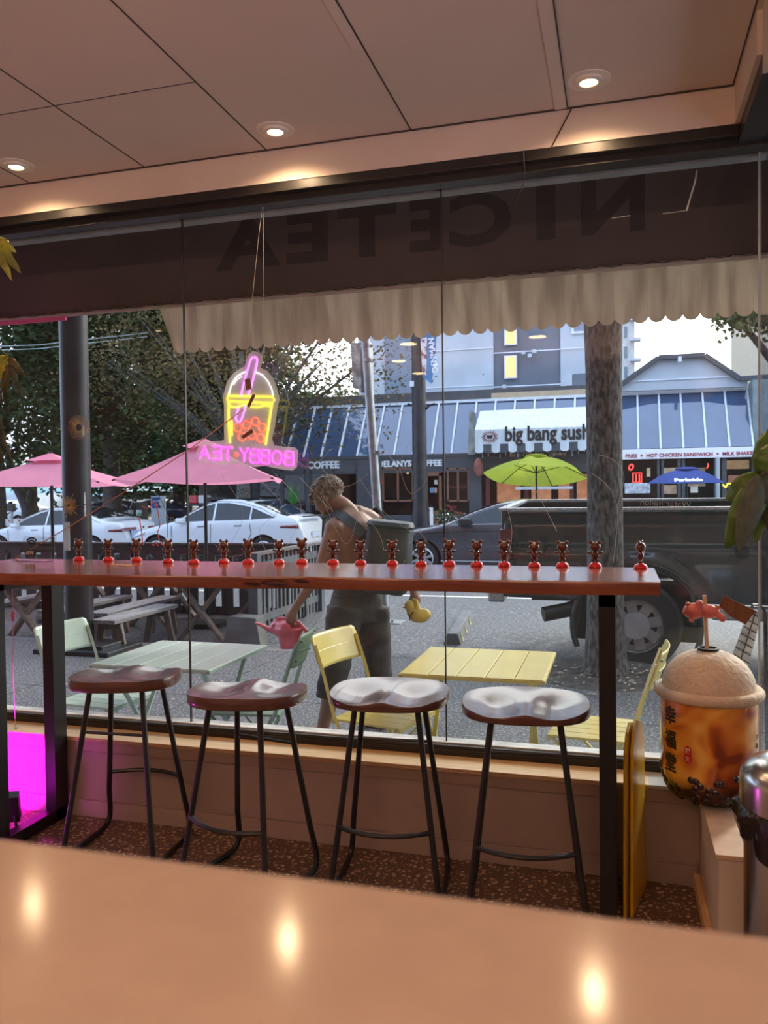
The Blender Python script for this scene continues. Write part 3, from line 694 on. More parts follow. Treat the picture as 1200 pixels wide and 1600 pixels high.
ntube([(390, 370), (420, 320), (470, 290)], nw, 'dome_tube', .0022)
ntube([(335, 472), (755, 480), (775, 510), (755, 540), (345, 522), (330, 500)], ny, 'rim_tube', closed=True)
ntube([(345, 522), (345, 700), (358, 915)], ny, 'cup_side_tube'); ntube([(375, 700), (375, 845)], ny, 'cup_side_tube', .0035); ntube([(752, 540), (725, 720), (692, 930)], ny, 'cup_side_tube')
ntube([(345, 570), (420, 580), (490, 555), (560, 575), (620, 580), (680, 560), (750, 570)], ny, 'milk_line_tube', .0035)
for (x, y) in ((430, 768), (512, 745), (592, 712), (658, 768), (470, 855), (560, 840), (642, 868)):
    ntube([(x+36*math.cos(a), y+38*math.sin(a)) for a in [2*PI*i/16 for i in range(16)]], nr, 'pearl_tube', .0030, True)
def strokes(ch):
    return {'A': [[(0, 0), (.5, 1), (1, 0)], [(.2, .38), (.8, .38)]], 'E': [[(1, 1), (0, 1), (0, 0), (1, 0)], [(0, .52), (.85, .52)]], 'T': [[(0, 1), (1, 1)], [(.5, 1), (.5, 0)]],
            'Y': [[(0, 1), (.5, .5), (1, 1)], [(.5, .5), (.5, 0)]], 'B': [[(0, 0), (0, 1), (.75, 1), (.95, .85), (.95, .68), (.75, .53), (0, .53)], [(.75, .53), (1, .38), (1, .15), (.8, 0), (0, 0)]],
            'O': [[(.5+.5*math.cos(a), .5+.5*math.sin(a)) for a in [2*PI*i/14 for i in range(15)]]]}[ch]
# each letter: image box left, right, top, bottom (mirrored: the stroke's x runs right to left)
for ch, x0, x1, y0, y1 in (('A', 72, 165, 940, 1065), ('E', 188, 272, 945, 1070), ('T', 288, 385, 955, 1082), ('Y', 450, 530, 960, 1092), ('B', 545, 628, 975, 1100), ('B', 645, 725, 980, 1106), ('O', 752, 840, 988, 1112), ('B', 862, 950, 995, 1122)):
    q = MB()
    for s in strokes(ch): q.tube([S6(x1-(x1-x0)*u, y1-(y1-y0)*v) for u, v in s], .0040, 8)
    q.build('letter_tube', npk, sg, world=True, smooth=True)
ntube([(415, 1045), (395, 1020), (402, 1005), (415, 1015), (428, 1005), (436, 1020)], nr, 'heart_tube', .003, True)
m_tape = M('brown tape', (.17, .07, .045), .6, var=.3, scale=80)
for pts in (((492, 315), (545, 305), (558, 410), (508, 418)), ((570, 450), (595, 465), (540, 582), (512, 568)), ((460, 850), (560, 780), (578, 812), (482, 875))):
    MB().prism([S6(x, y, YS-.0115) for x, y in pts], (0, .001, 0)).build('tape', m_tape, sg, world=True)
tagp(MB().tube([at(380, 640, YS-.014), at(295, 703, 3.06), at(200, 765, 3.04), at(110, 822, 3.02), at(22, 874, 3.0), at(60, 876, 2.99)], .0022, 6).build('power_cord', M('orange brown cord', (.50, .22, .13), .4), smooth=True), 'thin orange-brown power cord slanting from the neon sign to the bar', 'cord')
tagp(MB().tube([at(413, 560, YS-.012), at(411, 316, 3.13)], .0008, 5).tube([at(385, 560, YS-.012), at(404, 370, 3.12), at(411, 316, 3.13)], .0008, 5).build('hanging_wire', M('pale wire', (.4, .38, .35), .4)), 'two fine wires holding up the neon sign from the window head', 'wire')
tagp(MB().tube([at(806, 238, 3.06), at(818, 238, 3.055), at(820, 270, 3.06), at(817, 292, 3.07), at(804, 318, 3.08), at(794, 327, 3.09)], .0018, 6).build('loose_wire', m_black, smooth=True), 'short black loose wire hanging from the window head', 'wire')

# ================================================================ OUTSIDE: GROUND
ZS = -.15; ZR = -.30
def ground_mat(name, base, fleck, sc=120, rough=.75, patch=.16, spec=.5):
    m, t, b, n = newmat(name)
    tcn = n('ShaderNodeTexCoord'); n1 = n('ShaderNodeTexNoise'); n1.inputs['Scale'].default_value = sc; n1.inputs['Detail'].default_value = 2
    r1 = n('ShaderNodeValToRGB'); r1.color_ramp.elements[0].position = .50; r1.color_ramp.elements[1].position = .66
    r1.color_ramp.elements[0].color = col4(base); r1.color_ramp.elements[1].color = col4(fleck)
    n2 = n('ShaderNodeTexNoise'); n2.inputs['Scale'].default_value = .9; n2.inputs['Detail'].default_value = 5
    r2 = n('ShaderNodeMapRange'); r2.inputs[3].default_value = 1-patch; r2.inputs[4].default_value = 1+patch
    mu = n('ShaderNodeVectorMath', operation='SCALE')
    t.links.new(tcn.outputs['Object'], n1.inputs['Vector']); t.links.new(tcn.outputs['Object'], n2.inputs['Vector'])
    t.links.new(n1.outputs['Fac'], r1.inputs[0]); t.links.new(n2.outputs['Fac'], r2.inputs[0]); t.links.new(r1.outputs[0], mu.inputs[0]); t.links.new(r2.outputs[0], mu.inputs['Scale'])
    t.links.new(mu.outputs[0], b.inputs['Base Color']); b.inputs['Roughness'].default_value = rough; b.inputs['Specular IOR Level'].default_value = spec
    bp = n('ShaderNodeBump'); bp.inputs['Strength'].default_value = .5; bp.inputs['Distance'].default_value = .006
    t.links.new(n1.outputs['Fac'], bp.inputs['Height']); t.links.new(bp.outputs[0], b.inputs['Normal'])
    return m
m_walk = ground_mat('aggregate sidewalk', (.040, .040, .043), (.25, .25, .26), 55, .6)
m_road = ground_mat('grey asphalt', (.060, .063, .068), (.24, .245, .26), 34, .5)
m_curb = M('concrete curb', (.13, .127, .122), .7, var=.15, scale=5, bump=.2)
m_soil = M('dark planting soil', (.05, .042, .035), .9, var=.5, scale=12, bump=.5)
m_line = M('road paint white', (.75, .76, .76), .6)
struct(MB().b2((-16, 3.2, ZS-.2), (9, 7.30, ZS)).build('sidewalk', m_walk))
jn = MB()
for x in (-4.6, -3.1, -1.6, -.1, 1.4): jn.b2((x-.006, 3.25, ZS-.01), (x+.006, 7.3, ZS+.0012))
jn.b2((-16, 5.55, ZS-.01), (9, 5.56, ZS+.0012))
o = jn.build('sidewalk_joint', M('dark joint', (.05, .05, .05), .9)); o['kind'] = 'structure'
struct(MB().b2((-16, 7.30, ZS-.2), (9, 7.45, ZS+.004)).build('curb', m_curb, bevel=.015))
rb = MB(); pr_ = [(7.45, -.30), (9, -.29), (12.5, -.235), (16, -.27), (20, -.36)]
for (y0, z0), (y1, z1) in zip(pr_[:-1], pr_[1:]): rb.quad((-60, y0, z0), (40, y0, z0), (40, y1, z1), (-60, y1, z1))
struct(rb.build('road', m_road, fix=False))
struct(MB().b2((-60, 20, -.6), (40, 26.6, -.21)).build('far_sidewalk', M('far pavement', (.16, .16, .165), .7, var=.1)))
struct(MB().b2((-90, 26.6, -.8), (60, 110, -.26)).build('far_ground', M('far parking asphalt', (.10, .10, .105), .8, var=.1)))
lm = MB().b2((-3.6, 12.25, -.236), (3, 12.37, -.2315)); lm.b2((-14, 12.25, -.236), (-6.6, 12.37, -.2315))
tagp(lm.build('lane_line', m_line), 'white painted lane line on the grey street', 'road marking')
tagp(MB().lathe([(.0001, .022), (.25, .018), (.42, .012), (.62, .0)], (-.12, 7.02, ZS), 24).build('tree_soil', m_soil, smooth=True), 'patch of dark soil round the street tree base', 'soil', kind='stuff')
lv = MB(); random.seed(3)
for i in range(420):
    if i < 260: x, y = random.gauss(.1, .55), random.gauss(6.9, .30)
    elif i < 330: x, y = random.gauss(-2.3, .5), random.gauss(7.5, .2)
    else: x, y = random.uniform(-4.8, .6), random.uniform(3.8, 7.2)
    y = min(y, 7.28) if y < 7.5 else y
    z = (ZS+.012 if (x+.12)**2+(y-7.02)**2 > .3 else ZS+.03) if y < 7.45 else ZR+.01
    a = random.uniform(0, 6.3); s = random.uniform(.012, .030); c_, s_ = math.cos(a)*s, math.sin(a)*s
    lv.quad((x+c_, y+s_, z), (x-s_*.5, y+c_*.5, z+random.uniform(-.004, .012)), (x-c_, y-s_, z+.003), (x+s_*.5, y-c_*.5, z+random.uniform(-.004, .01)))
tagp(lv.build('fallen_leaves', M('dry fallen leaves', (.30, .20, .12), .8, var=.5, scale=30, c2=(.62, .52, .42)), fix=False), 'dry brown leaves scattered on the sidewalk round the tree', 'leaves', kind='stuff')

# ================================================================ AWNING
def fabric(name, c, tl, var=.06, scale=3, stretch=(1, 1, 1), c2=None):
    m = M(name, c, .85, var=var, scale=scale, stretch=stretch, c2=c2, spec=.2)
    t = m.node_tree; b = [q for q in t.nodes if q.type == 'BSDF_PRINCIPLED'][0]; o = [q for q in t.nodes if q.type == 'OUTPUT_MATERIAL'][0]
    tr = t.nodes.new('ShaderNodeBsdfTranslucent'); mx = t.nodes.new('ShaderNodeMixShader'); mx.inputs[0].default_value = tl
    src = b.inputs['Base Color'].links[0].from_socket
    t.links.new(src, tr.inputs[0]); t.links.new(b.outputs[0], mx.inputs[1]); t.links.new(tr.outputs[0], mx.inputs[2]); t.links.new(mx.outputs[0], o.inputs[0])
    return m
m_aw = fabric('dark brown awning canvas', (.14, .105, .09), .10, .12, 1.5)
m_val = fabric('stained cream valance canvas', (.60, .53, .44), .50, .14, 3, (5, 5, .5), c2=(.72, .65, .55))
m_pinkf = fabric('pink canvas', (.70, .20, .33), .35, .05)
m_bar2 = M('beige awning bar', (.42, .36, .30), .5, var=.1)
aw = thing('shop_awning', 'dark shop awning with cream scalloped valance over the window', 'awning', (-1.2, 3.4, 2.6))
ZA0, ZA1, YA0, YA1 = 3.86, 2.530, 3.24, 4.30
XA0, XA1 = -6.5, 3.2; ZAT = 3.38
MB().b2((XA0, YA1, ZA1-.02), (XA1, YA1+.012, ZAT)).build('canvas_front', m_aw, aw, world=True)
MB().prism([(XA0, YA0, ZA0), (XA1, YA0, ZA0), (XA1, YA1, ZAT), (XA0, YA1, ZAT)], (0, 0, .008)).build('canvas_roof', m_aw, aw, world=True)
lt = MB(); m_let = fabric('darker lettering', (.060, .045, .040), .06)
LZ1, LZ0 = at(570, 321, YA1).z, at(570, 402, YA1).z
for ch, x0, x1 in (('A', 336, 438), ('E', 447, 512), ('T', 527, 620), ('E', 640, 690), ('C', 702, 800), ('I', 838, 868), ('N', 908, 1008)):
    X0_, X1_ = at(x0, 350, YA1).x, at(x1, 350, YA1).x
    vs, fs = text_mesh(ch, 1, .0004, .04)
    ax, bx = min(v.x for v in vs), max(v.x for v in vs); ay, by = min(v.y for v in vs), max(v.y for v in vs)
    lt.add([V(((X0_+X1_)/2-(v.x-(ax+bx)/2)/(bx-ax)*(X1_-X0_), YA1-.0015, LZ0+(v.y-ay)/(by-ay)*(LZ1-LZ0)))+V((0, v.z, 0)) for v in vs], fs)
lt.build('lettering', m_let, aw, world=True)
b = MB().tube([(XA0, YA1, ZA1-.012), (XA1, YA1, ZA1-.012)], .014, 8)
b.tube([(XA0, YA1-.01, ZAT-.02), (XA1, YA1-.01, ZAT-.02)], .014, 8)
b.build('front_bar', m_bar2, aw, world=True, smooth=True)
for x in (-6.3, -3.2, .30, 3.0): MB().tube([(x, YA0, 3.05), (x, YA1-.02, ZAT-.02)], .012, 8).build('bracket_arm', m_bar2, aw, world=True)
lc = MB(); x = XA0; random.seed(5)
while x < 1.5:
    lc.tube([(x, YA1-.016, ZA1+.004), (x+.07, YA1-.019, ZA1-.010), (x+.12, YA1-.010, ZA1-.002)], .0022, 4); x += random.uniform(.10, .17)
lc.build('lacing', m_ink, aw, world=True)
XV = at(249, 485, YA1).x; XVb = at(268, 545, YA1).x
vv = []; SP = .0815; n_ = int((XA1-XV)/SP)
q = MB(); K = 8
for i in range(n_*K+1):
    x = XV+i*SP/K; u = (i % K)/K; zb = 2.268-.030*math.sin(PI*u)**.6
    y = YA1+.004+.0012*math.sin(x*5)
    xb = max(x, XVb) if x < XVb else x
    q.v += [V((x, y, ZA1-.02)), V((xb if i else XVb, y+.03, zb))]
for i in range(n_*K): q.f.append((2*i, 2*i+2, 2*i+3, 2*i+1))
q.m = [0]*len(q.f)
vo = q.build('valance', m_val, aw, world=True, fix=False); md = vo.modifiers.new('thick', 'SOLIDIFY'); md.thickness = .002
MB().b2((XA0, YA1-.01, ZA1-.045), (at(103, 490, YA1).x, YA1+.008, ZA1-.012)).build('pink_hem', m_pinkf, aw, world=True)

# ================================================================ STREET FURNITURE NEAR THE WINDOW
m_pole = M('scuffed black pole paint', (.018, .020, .024), .38, var=.4, scale=5, spec=.35)
m_galv = M('galvanised steel', (.32, .34, .36), .4, metal=.7, var=.15, scale=12)
pc = V((-5.21, 6.96, 0))
t = thing('utility_pole', 'thick scuffed black pole beside the pink umbrellas', 'pole', (pc.x, pc.y, ZS))
MB().cyl((pc.x, pc.y, ZS), (pc.x, pc.y, 8), .137, 32).build('shaft', m_pole, t, world=True, smooth=True)
MB().box((pc.x+.1, pc.y, ZS+.02), (.85, .6, .05)).box((pc.x+.1, pc.y, ZS+.06), (.6, .42, .05)).build('base_plate', m_pole, t, world=True, bevel=.01)
rg = MB(); pos = random.Random(4)
for (px, py, w_, h_) in ((131, 672, .06, .12), (135, 778, .05, .05), (140, 800, .05, .10), (150, 785, .03, .03)):
    p = at(px, py, pc.y-.137)
    for k in range(14):
        a = (p.x-pc.x)/.137+pos.uniform(-.25, .25)*w_*10; a = max(-1.2, min(1.2, a)); z = p.z+pos.uniform(-.5, .5)*h_; ww, hh = pos.uniform(.004, .014), pos.uniform(.01, .035)
        rg.prism([(pc.x+.1382*math.sin(a+s), pc.y-.1382*math.cos(a+s), z+t_) for s, t_ in ((-ww*6, 0), (ww*4, hh*.2), (ww*6, hh), (-ww*3, hh*.8))], (0, -.001, 0))
rg.build('sticker_residue', M('torn paper residue', (.45, .48, .5), .8, var=.3), t, world=True)
tr_ = MB().box((at(105, 838, pc.y-.14)+V((-.0, 0, 0))), (.06, .03, .28)); tr_.build('conduit_box', M('white conduit', (.55, .55, .52), .6), t, world=True)
def bark_mat():
    m, t, b, n = newmat('grey tree bark')
    tcn = n('ShaderNodeTexCoord'); mp = n('ShaderNodeMapping'); mp.inputs['Scale'].default_value = (1, 1, .35)
    nz = n('ShaderNodeTexNoise'); nz.inputs['Scale'].default_value = 38; nz.inputs['Detail'].default_value = 6
    r = n('ShaderNodeValToRGB'); r.color_ramp.elements[0].position = .38; r.color_ramp.elements[1].position = .64
    r.color_ramp.elements[0].color = (.016, .015, .013, 1); r.color_ramp.elements[1].color = (.15, .145, .125, 1)
    t.links.new(tcn.outputs['Object'], mp.inputs[0]); t.links.new(mp.outputs[0], nz.inputs['Vector']); t.links.new(nz.outputs['Fac'], r.inputs[0]); t.links.new(r.outputs[0], b.inputs['Base Color'])
    b.inputs['Roughness'].default_value = .85
    bp = n('ShaderNodeBump'); bp.inputs['Strength'].default_value = .9; bp.inputs['Distance'].default_value = .02; t.links.new(nz.outputs['Fac'], bp.inputs['Height']); t.links.new(bp.outputs[0], b.inputs['Normal'])
    return m
m_bark = bark_mat()
m_barkd = M('dark bark', (.055, .048, .042), .9, var=.4, scale=10)
# sign pole with the backs of two traffic plates
t = thing('sign_pole', 'galvanised grey sign pole leaning slightly, bolted base on the street', 'pole', (-2.83, 10.0, ZR+.01))
pb, pt = at(602, 975, 10.0), at(571, 530, 10.0); pb.z = ZR+.01
MB().cyl(pb, pt, .058, 20).build('shaft', m_galv, t, world=True, smooth=True)
MB().box(pb+V((0.03, 0, .012)), (.42, .30, .028)).box(pb+V((.12, -.08, .04)), (.03, .03, .04)).build('base_plate', m_galv, t, world=True, bevel=.004)
for (px, py) in ((576, 563), (590, 707), (572, 541)):
    c_ = at(px, py, 10.0); MB().cyl(c_-V((0, 0, .02)), c_+V((0, 0, .02)), .066, 20).box(c_+V((.075, 0, 0)), (.04, .03, .03)).build('clamp', m_galv, t, world=True)
pA = [at(*q, 10.02) for q in ((560, 536), (574, 531), (577, 612), (564, 612))]
MB().prism(pA, (-.02, .30, 0)).build('sign_box', m_galv, t, world=True)
pA = [at(*q, 9.95) for q in ((548, 534), (561, 536), (565, 610), (551, 606))]
MB().prism(pA, (0, .006, 0)).build('poster_plate', M('weathered poster', (.45, .45, .42), .6, var=.5, scale=9), t, world=True)
# lamp post with a blue banner
t = thing('lamp_post', 'dark fluted lamp post standing before the coffee shop', 'lamp post', (-4.71, 19.9, -.36))
zb = -.36; xb = at(657, 818, 19.9).x
MB().tube([(xb, 19.9, zb), (xb, 19.9, .6), (xb, 19.9, 1.0), (xb-.02, 19.9, 9)], [.24, .24, .19, .15], 16).build('shaft', m_pole, t, world=True, smooth=30)
MB().tube([at(655, 646, 19.9), at(645, 634, 19.9), at(637, 631, 19.9)], .03, 6).tube([at(660, 646, 19.9), at(670, 634, 19.9), at(680, 631, 19.9)], .03, 6).build('scroll_arm', m_pole, t, world=True)
MB().box(at(645, 600, 19.8), (.14, .1, .14)).build('camera_box', M('white box', (.7, .72, .72), .5), t, world=True)
bn = [at(*q, 19.7) for q in ((656, 522), (672, 515), (682, 520), (680, 560), (674, 600), (660, 588))]
bo = MB().prism(bn, (0, .03, 0)).build('banner', M('blue street banner', (.08, .22, .42), .6, var=.3, scale=1.2), t, world=True)
MB().prism([at(*q, 19.69) for q in ((657, 530), (667, 527), (666, 588), (660, 583))], (0, .01, 0)).build('banner_picture', M('red and white banner picture', (.45, .12, .09), .6, var=.4, scale=7, c2=(.72, .62, .58), lo=.45, hi=.55), bo, world=True)
q = MB(); text_on(q, 'DENMAN', .5, at(677, 555, 19.68), V((-.12, 0, 1)), V((-1, 0, -.12)), .004, .01, fit=.85); q.build('banner_lettering', M('white lettering', (.8, .82, .85), .5), bo, world=True)

# ================================================================ TABLES AND CHAIRS
m_yellow = M('pale yellow enamel', (.64, .54, .15), .33, var=.05, scale=5, coat=.2)
m_mint = M('pale mint enamel', (.44, .58, .51), .33, var=.05, scale=5, coat=.2)
m_mintd = M('sage green enamel', (.20, .32, .25), .38, var=.05, scale=5)
m_bolt = M('bolt heads', (.2, .2, .15), .4, metal=.6)
def slats(W, D, n, z, th, gap=.004, rnd=.03):
    b = MB(); w = (W-gap*(n-1))/n
    for i in range(n):
        x0 = -W/2+i*(w+gap); b.b2((x0, -D/2, z-th), (x0+w, D/2, z))
    return b
def folding_table(label, c, rz, m):
    t = thing('folding_table', label, 'table', (c[0], c[1], ZS), rz)
    b = slats(.655, .66, 5, .71, .014, .0035); b.b2((-.33, -.335, .690), (.33, -.32, .706)).b2((-.33, .32, .690), (.33, .335, .706))
    b.b2((-.335, -.335, .690), (-.32, .335, .708)).b2((.32, -.335, .690), (.335, .335, .708)); b.build('table_top', m, t, bevel=.003)
    for s in (-1, 1):
        MB().bar((s*.26, -.27, .69), (s*.26, .27, .0), .022, .012).build('leg', m, t)
        MB().bar((s*.24, .27, .69), (s*.24, -.27, .0), .022, .012).build('leg', m, t)
    for y in (-.265, .265): MB().bar((-.26, y, .012), (.26, y, .012), .016, .016).build('crossbar', m, t)
    return t
folding_table('pale yellow folding table on the sidewalk right of the man', (-.645, 3.935), 0, m_yellow)
folding_table('mint green folding table behind the two left bar stools', (-2.205, 3.79), 0, m_mint)
def folding_chair(label, c, heading, m):
    t = thing('folding_chair', label, 'chair', (c[0], c[1], ZS), heading-PI/2)   # local +y is the way the sitter faces
    b = MB()
    for i in range(5):
        x0 = -.185+i*.075
        b.b2((x0, -.18, .440), (x0+.071, .19, .452))
    b.b2((-.185, -.185, .425), (.186, -.17, .450)).b2((-.185, .180, .425), (.186, .195, .450)); b.build('seat', m, t, bevel=.002)
    def bp(u, v):
        x = (u-.5)*.40; z = .680+v*.165
        r_ = 1 if (abs(u-.5) < .47 or abs(v-.5) < .4) else 0
        return V((x*(1 if r_ else .985), -.245-.05*v+.028*(2*abs(u-.5))**2-.028, z+(0 if r_ else (-.012 if v > .5 else .012))))
    bk = MB().grid(bp, 16, 10); o = bk.build('backrest', m, t, smooth=True, fix=False); md = o.modifiers.new('t', 'SOLIDIFY'); md.thickness = .006
    cr_ = MB().tube([bp(u, .5)+V((0, -.004, 0)) for u in (.1, .3, .5, .7, .9)], .003, 5); cr_.tube([bp(u, .5)+V((0, .004, 0)) for u in (.1, .3, .5, .7, .9)], .003, 5); cr_.build('pressed_crease', m, o)
    bo = MB()
    for u in (.09, .91):
        for v in (.2, .8): bo.ball(bp(u, v)+V((0, -.003, 0)), .007, n=8)
    bo.build('bolt', m_bolt, o)
    for s in (-1, 1):
        P = [(s*.188, -.275, .80), (s*.190, -.225, .66), (s*.192, -.165, .46), (s*.192, -.05, .26), (s*.192, .20, .0)]
        for a, b_ in zip(P[:-1], P[1:]): pass
        MB().tube(P, .0105, 4).build('leg', m, t)
        MB().bar((s*.172, .17, .435), (s*.172, -.22, .0), .020, .010).build('leg', m, t)
    MB().bar((-.19, .19, .012), (.19, .19, .012), .012, .012).build('crossbar', m, t); MB().bar((-.172, -.21, .012), (.172, -.21, .012), .012, .012).build('crossbar', m, t)
    return t
folding_chair('yellow folding chair standing in front of the shirtless man', (-1.12, 3.83), math.radians(-14), m_yellow)
folding_chair('yellow folding chair right of the yellow table, back seen edge-on', (-.10, 3.84), math.radians(174), m_yellow)
folding_chair('sage green folding chair behind the yellow chair by the man', (-1.83, 3.84), math.radians(190), m_mintd)
folding_chair('mint folding chair left of the mint table near the black pole', (-2.70, 3.80), math.radians(-6), m_mint)

# ================================================================ TREE TRUNK IN FRONT, ITS CROWN ABOVE
def leaf_mesh(name, n, rad, size, mat, seed, clumps=26, droop=.3, sy=None):
    rn = random.Random(seed); vs = []; fs = []; cl = []
    for i in range(clumps):
        a = rn.uniform(0, 2*PI); u = rn.uniform(-1, 1); r = rn.uniform(.35, 1)**.6
        s = math.sqrt(1-u*u); cl.append((rad[0]*s*math.cos(a)*r, rad[1]*s*math.sin(a)*r, rad[2]*u*r))
    for i in range(n):
        c = cl[rn.randrange(clumps)]; k = .30
        p = [c[j]+rn.gauss(0, 1)*rad[j]*k*.62 for j in range(3)]
        s = size*rn.uniform(.6, 1.3); a = rn.uniform(0, 2*PI); t = rn.uniform(-.9, .9)
        dx, dy, dz = math.cos(a)*s, math.sin(a)*s, math.sin(t)*s-droop*s
        ux, uy = -math.sin(a)*s*.42, math.cos(a)*s*.42; uz = rn.uniform(-.5, .5)*s*.6
        b = len(vs)
        vs += [(p[0], p[1], p[2]), (p[0]+dx*.5+ux, p[1]+dy*.5+uy, p[2]+dz*.4+uz), (p[0]+dx, p[1]+dy, p[2]+dz), (p[0]+dx*.5-ux, p[1]+dy*.5-uy, p[2]+dz*.4-uz)]
        fs.append((b, b+1, b+2, b+3))
    me = bpy.data.meshes.new(name); me.from_pydata(vs, [], fs); me.materials.append(mat); return me, cl
m_lfd = fabric('dark green tree leaves', (.04, .075, .03), .35, .5, .5, c2=(.085, .14, .05))
m_lfm = fabric('olive tree leaves', (.085, .09, .04), .35, .5, .6, c2=(.24, .19, .085))
m_lfs = fabric('street tree leaves', (.05, .075, .035), .35, .4, .6, c2=(.10, .13, .05))
MESH = {}
def tree(label, loc, h_trunk, r_trunk, cz, rad, n, size, mat, seed, group=None, lean=(0, 0), bark=m_barkd, nb=9, key=None, clumps=26):
    t = thing('tree', label, 'tree', loc, 0, group)
    top = V((lean[0], lean[1], cz))
    pts = [(0, 0, 0), (lean[0]*.3, lean[1]*.3, h_trunk*.5), (lean[0]*.7, lean[1]*.7, h_trunk), tuple(top)]
    MB().tube(pts, [r_trunk*1.25, r_trunk, r_trunk*.85, r_trunk*.3], 12).build('trunk', bark, t, smooth=True)
    k_ = key or seed
    if k_ not in MESH: MESH[k_] = leaf_mesh('crown', n, rad, size, mat, seed, clumps)
    me, cl = MESH[k_]
    rn = random.Random(seed+1)
    bb = MB()
    for c in cl[:nb]:
        e_ = V(c)+top; s_ = V((lean[0]*.7, lean[1]*.7, h_trunk*rn.uniform(.8, 1.15))); mid = (s_+e_)/2+V((0, 0, .06*abs(e_.z-s_.z)))
        bb.tube([s_, mid, e_], [r_trunk*.42, r_trunk*.25, r_trunk*.06], 6)
    bb.build('branches', bark, t, smooth=True)
    o = bpy.data.objects.new('crown', me); C.objects.link(o); o.parent = t; o.location = top
    return t
t = thing('street_tree', 'big rough grey tree trunk by the curb in front of the pickup', 'tree', (-.11, 7.0, ZS))
pts = [(-.11, 7.0, ZS-.02), (-.11, 7.0, ZS+.12), (-.105, 7.0, .3), (-.10, 7.0, 1.4), (-.105, 7.0, 2.4), (-.12, 7.0, 3.6), (-.05, 7.0, 5)]
tb = MB().tube(pts, [.20, .170, .155, .147, .150, .17, .12], 40)
tb.v = [v+V((math.sin(v.z*7+v.x*30)*.006, 0, 0))+(v-V((-.105, 7, v.z)))*(.06*noise.noise(v*7)) for v in tb.v]
tb.build('trunk', m_bark, t, world=True, smooth=True)
for a, r_ in ((.3, .2), (1.5, .22), (2.7, .2), (4.0, .22), (5.3, .2)):
    MB().tube([(-.11+.09*math.cos(a), 7+.09*math.sin(a), ZS+.10), (-.11+.19*math.cos(a), 7+.19*math.sin(a), ZS+.02), (-.11+.30*math.cos(a), 7+.28*math.sin(a), ZS-.02)], [.065, .04, .02], 8).build('root', m_bark, t, world=True, smooth=True)
me, cl = leaf_mesh('crown', 9000, (2.4, 2.0, 1.7), .17, m_lfs, 77)
o = bpy.data.objects.new('crown', me); C.objects.link(o); o.parent = t; o.location = (.3, .3, 6.2)
bb = MB()
for c in cl[:12]: bb.tube([V((-.05, 7, 3.6)), (V((-.05, 7, 4.2))+V(c)+V((.19, 7.3, 6.05)))/2, V(c)+V((.19, 7.3, 6.05))], [.07, .045, .01], 6)
bb.build('branches', m_bark, t, world=True, smooth=True)

# ================================================================ PICNIC CORNER
m_grw = wood('weathered grey timber', (.13, .125, .125), (.28, .27, .265), .8, 'Y', 2.5)
m_grwb = wood('weathered brown grey timber', (.13, .10, .085), (.27, .22, .19), .8, 'Z', 2.5)
m_fence = M('dark stained fence board', (.040, .040, .043), .6, var=.25, scale=4)
m_rail = M('grey fence rail', (.11, .11, .115), .6, var=.2, scale=4)
m_rail2 = M('slate fence picket', (.085, .10, .115), .6, var=.2, scale=4)
def picnic_table(label, x, y, L=1.7):
    t = thing('picnic_table', label, 'picnic table', (x, y, ZR), 0, None)
    b = MB()
    for i in range(5): b.b2((-.375+i*.152, 0, .71), (-.375+i*.152+.142, L, .75))
    b.build('table_top', m_grw, t, bevel=.004)
    for yy in (.12, L-.16):
        for s in (-1, 1): MB().bar((s*.30, yy+.02*s, .71), (-s*.30, yy+.02*s, .0), .085, .035).build('leg', m_grwb, t)
        MB().b2((-.33, yy-.03, .64), (.33, yy+.03, .71)).build('batten', m_grwb, t)
    return t
def picnic_bench(label, x, y, L):
    t = thing('picnic_bench', label, 'bench', (x, y, ZR), 0, None)
    MB().b2((-.14, 0, .41), (-.005, L, .45)).b2((.005, 0, .41), (.14, L, .45)).build('seat', m_grw, t, bevel=.004)
    for yy in (.14, L-.18):
        for s in (-1, 1): MB().bar((s*.09, yy, .41), (s*.17, yy+.0, .0), .07, .035).build('leg', m_grwb, t)
        MB().b2((-.13, yy-.025, .34), (.13, yy+.025, .41)).build('batten', m_grwb, t)
    return t
picnic_table('weathered picnic table with crossed legs behind the mint table', -4.62, 8.25, 1.7)
picnic_table('weathered picnic table at the far left behind the black bar leg', -6.50, 7.60, 1.8)
picnic_table('weathered picnic table near the fence behind the thick black pole', -5.75, 8.95, 1.0)
picnic_bench('grey bench nearest the mint table, end-on towards the window', -4.96, 6.98, 1.22)
picnic_bench('long grey bench just right of the thick black pole', -5.33, 7.40, 1.5)
picnic_bench('grey bench at the far left edge seen through the bar leg', -7.05, 7.50, 1.6)
picnic_bench('grey bench between the far left picnic table and the pole', -5.98, 7.45, 1.4)
def fence_run(parent, p, q, pitch, wd, zt, zb, m, back=.0):
    p, q = V(p), V(q); d = (q-p); L = d.length; u = d.normalized(); nn_ = V((-u.y, u.x, 0)); n = int(L/pitch)
    for i in range(n+1):
        c_ = p+u*(i*pitch)
        MB().bar(c_+V((0, 0, zb)), c_+V((0, 0, zt)), wd if abs(u.x) > .7 else .02, .02 if abs(u.x) > .7 else wd, up=(0, 1, 0)).build('picket', m, parent, world=True)
f = thing('picket_fence', 'dark slatted fence with slots behind the picnic tables', 'fence', (-6.5, 10.1, ZR))
YF = 10.12
fence_run(f, (-9.2, YF, 0), (-4.1, YF, 0), .268, .175, .60, ZR+.04, m_fence)
for z0, z1 in ((.56, .70), (.16, .27), (-.27, -.16)): MB().b2((-9.3, YF+.012, z0), (-4.05, YF+.045, z1)).build('rail', m_fence, f, world=True)
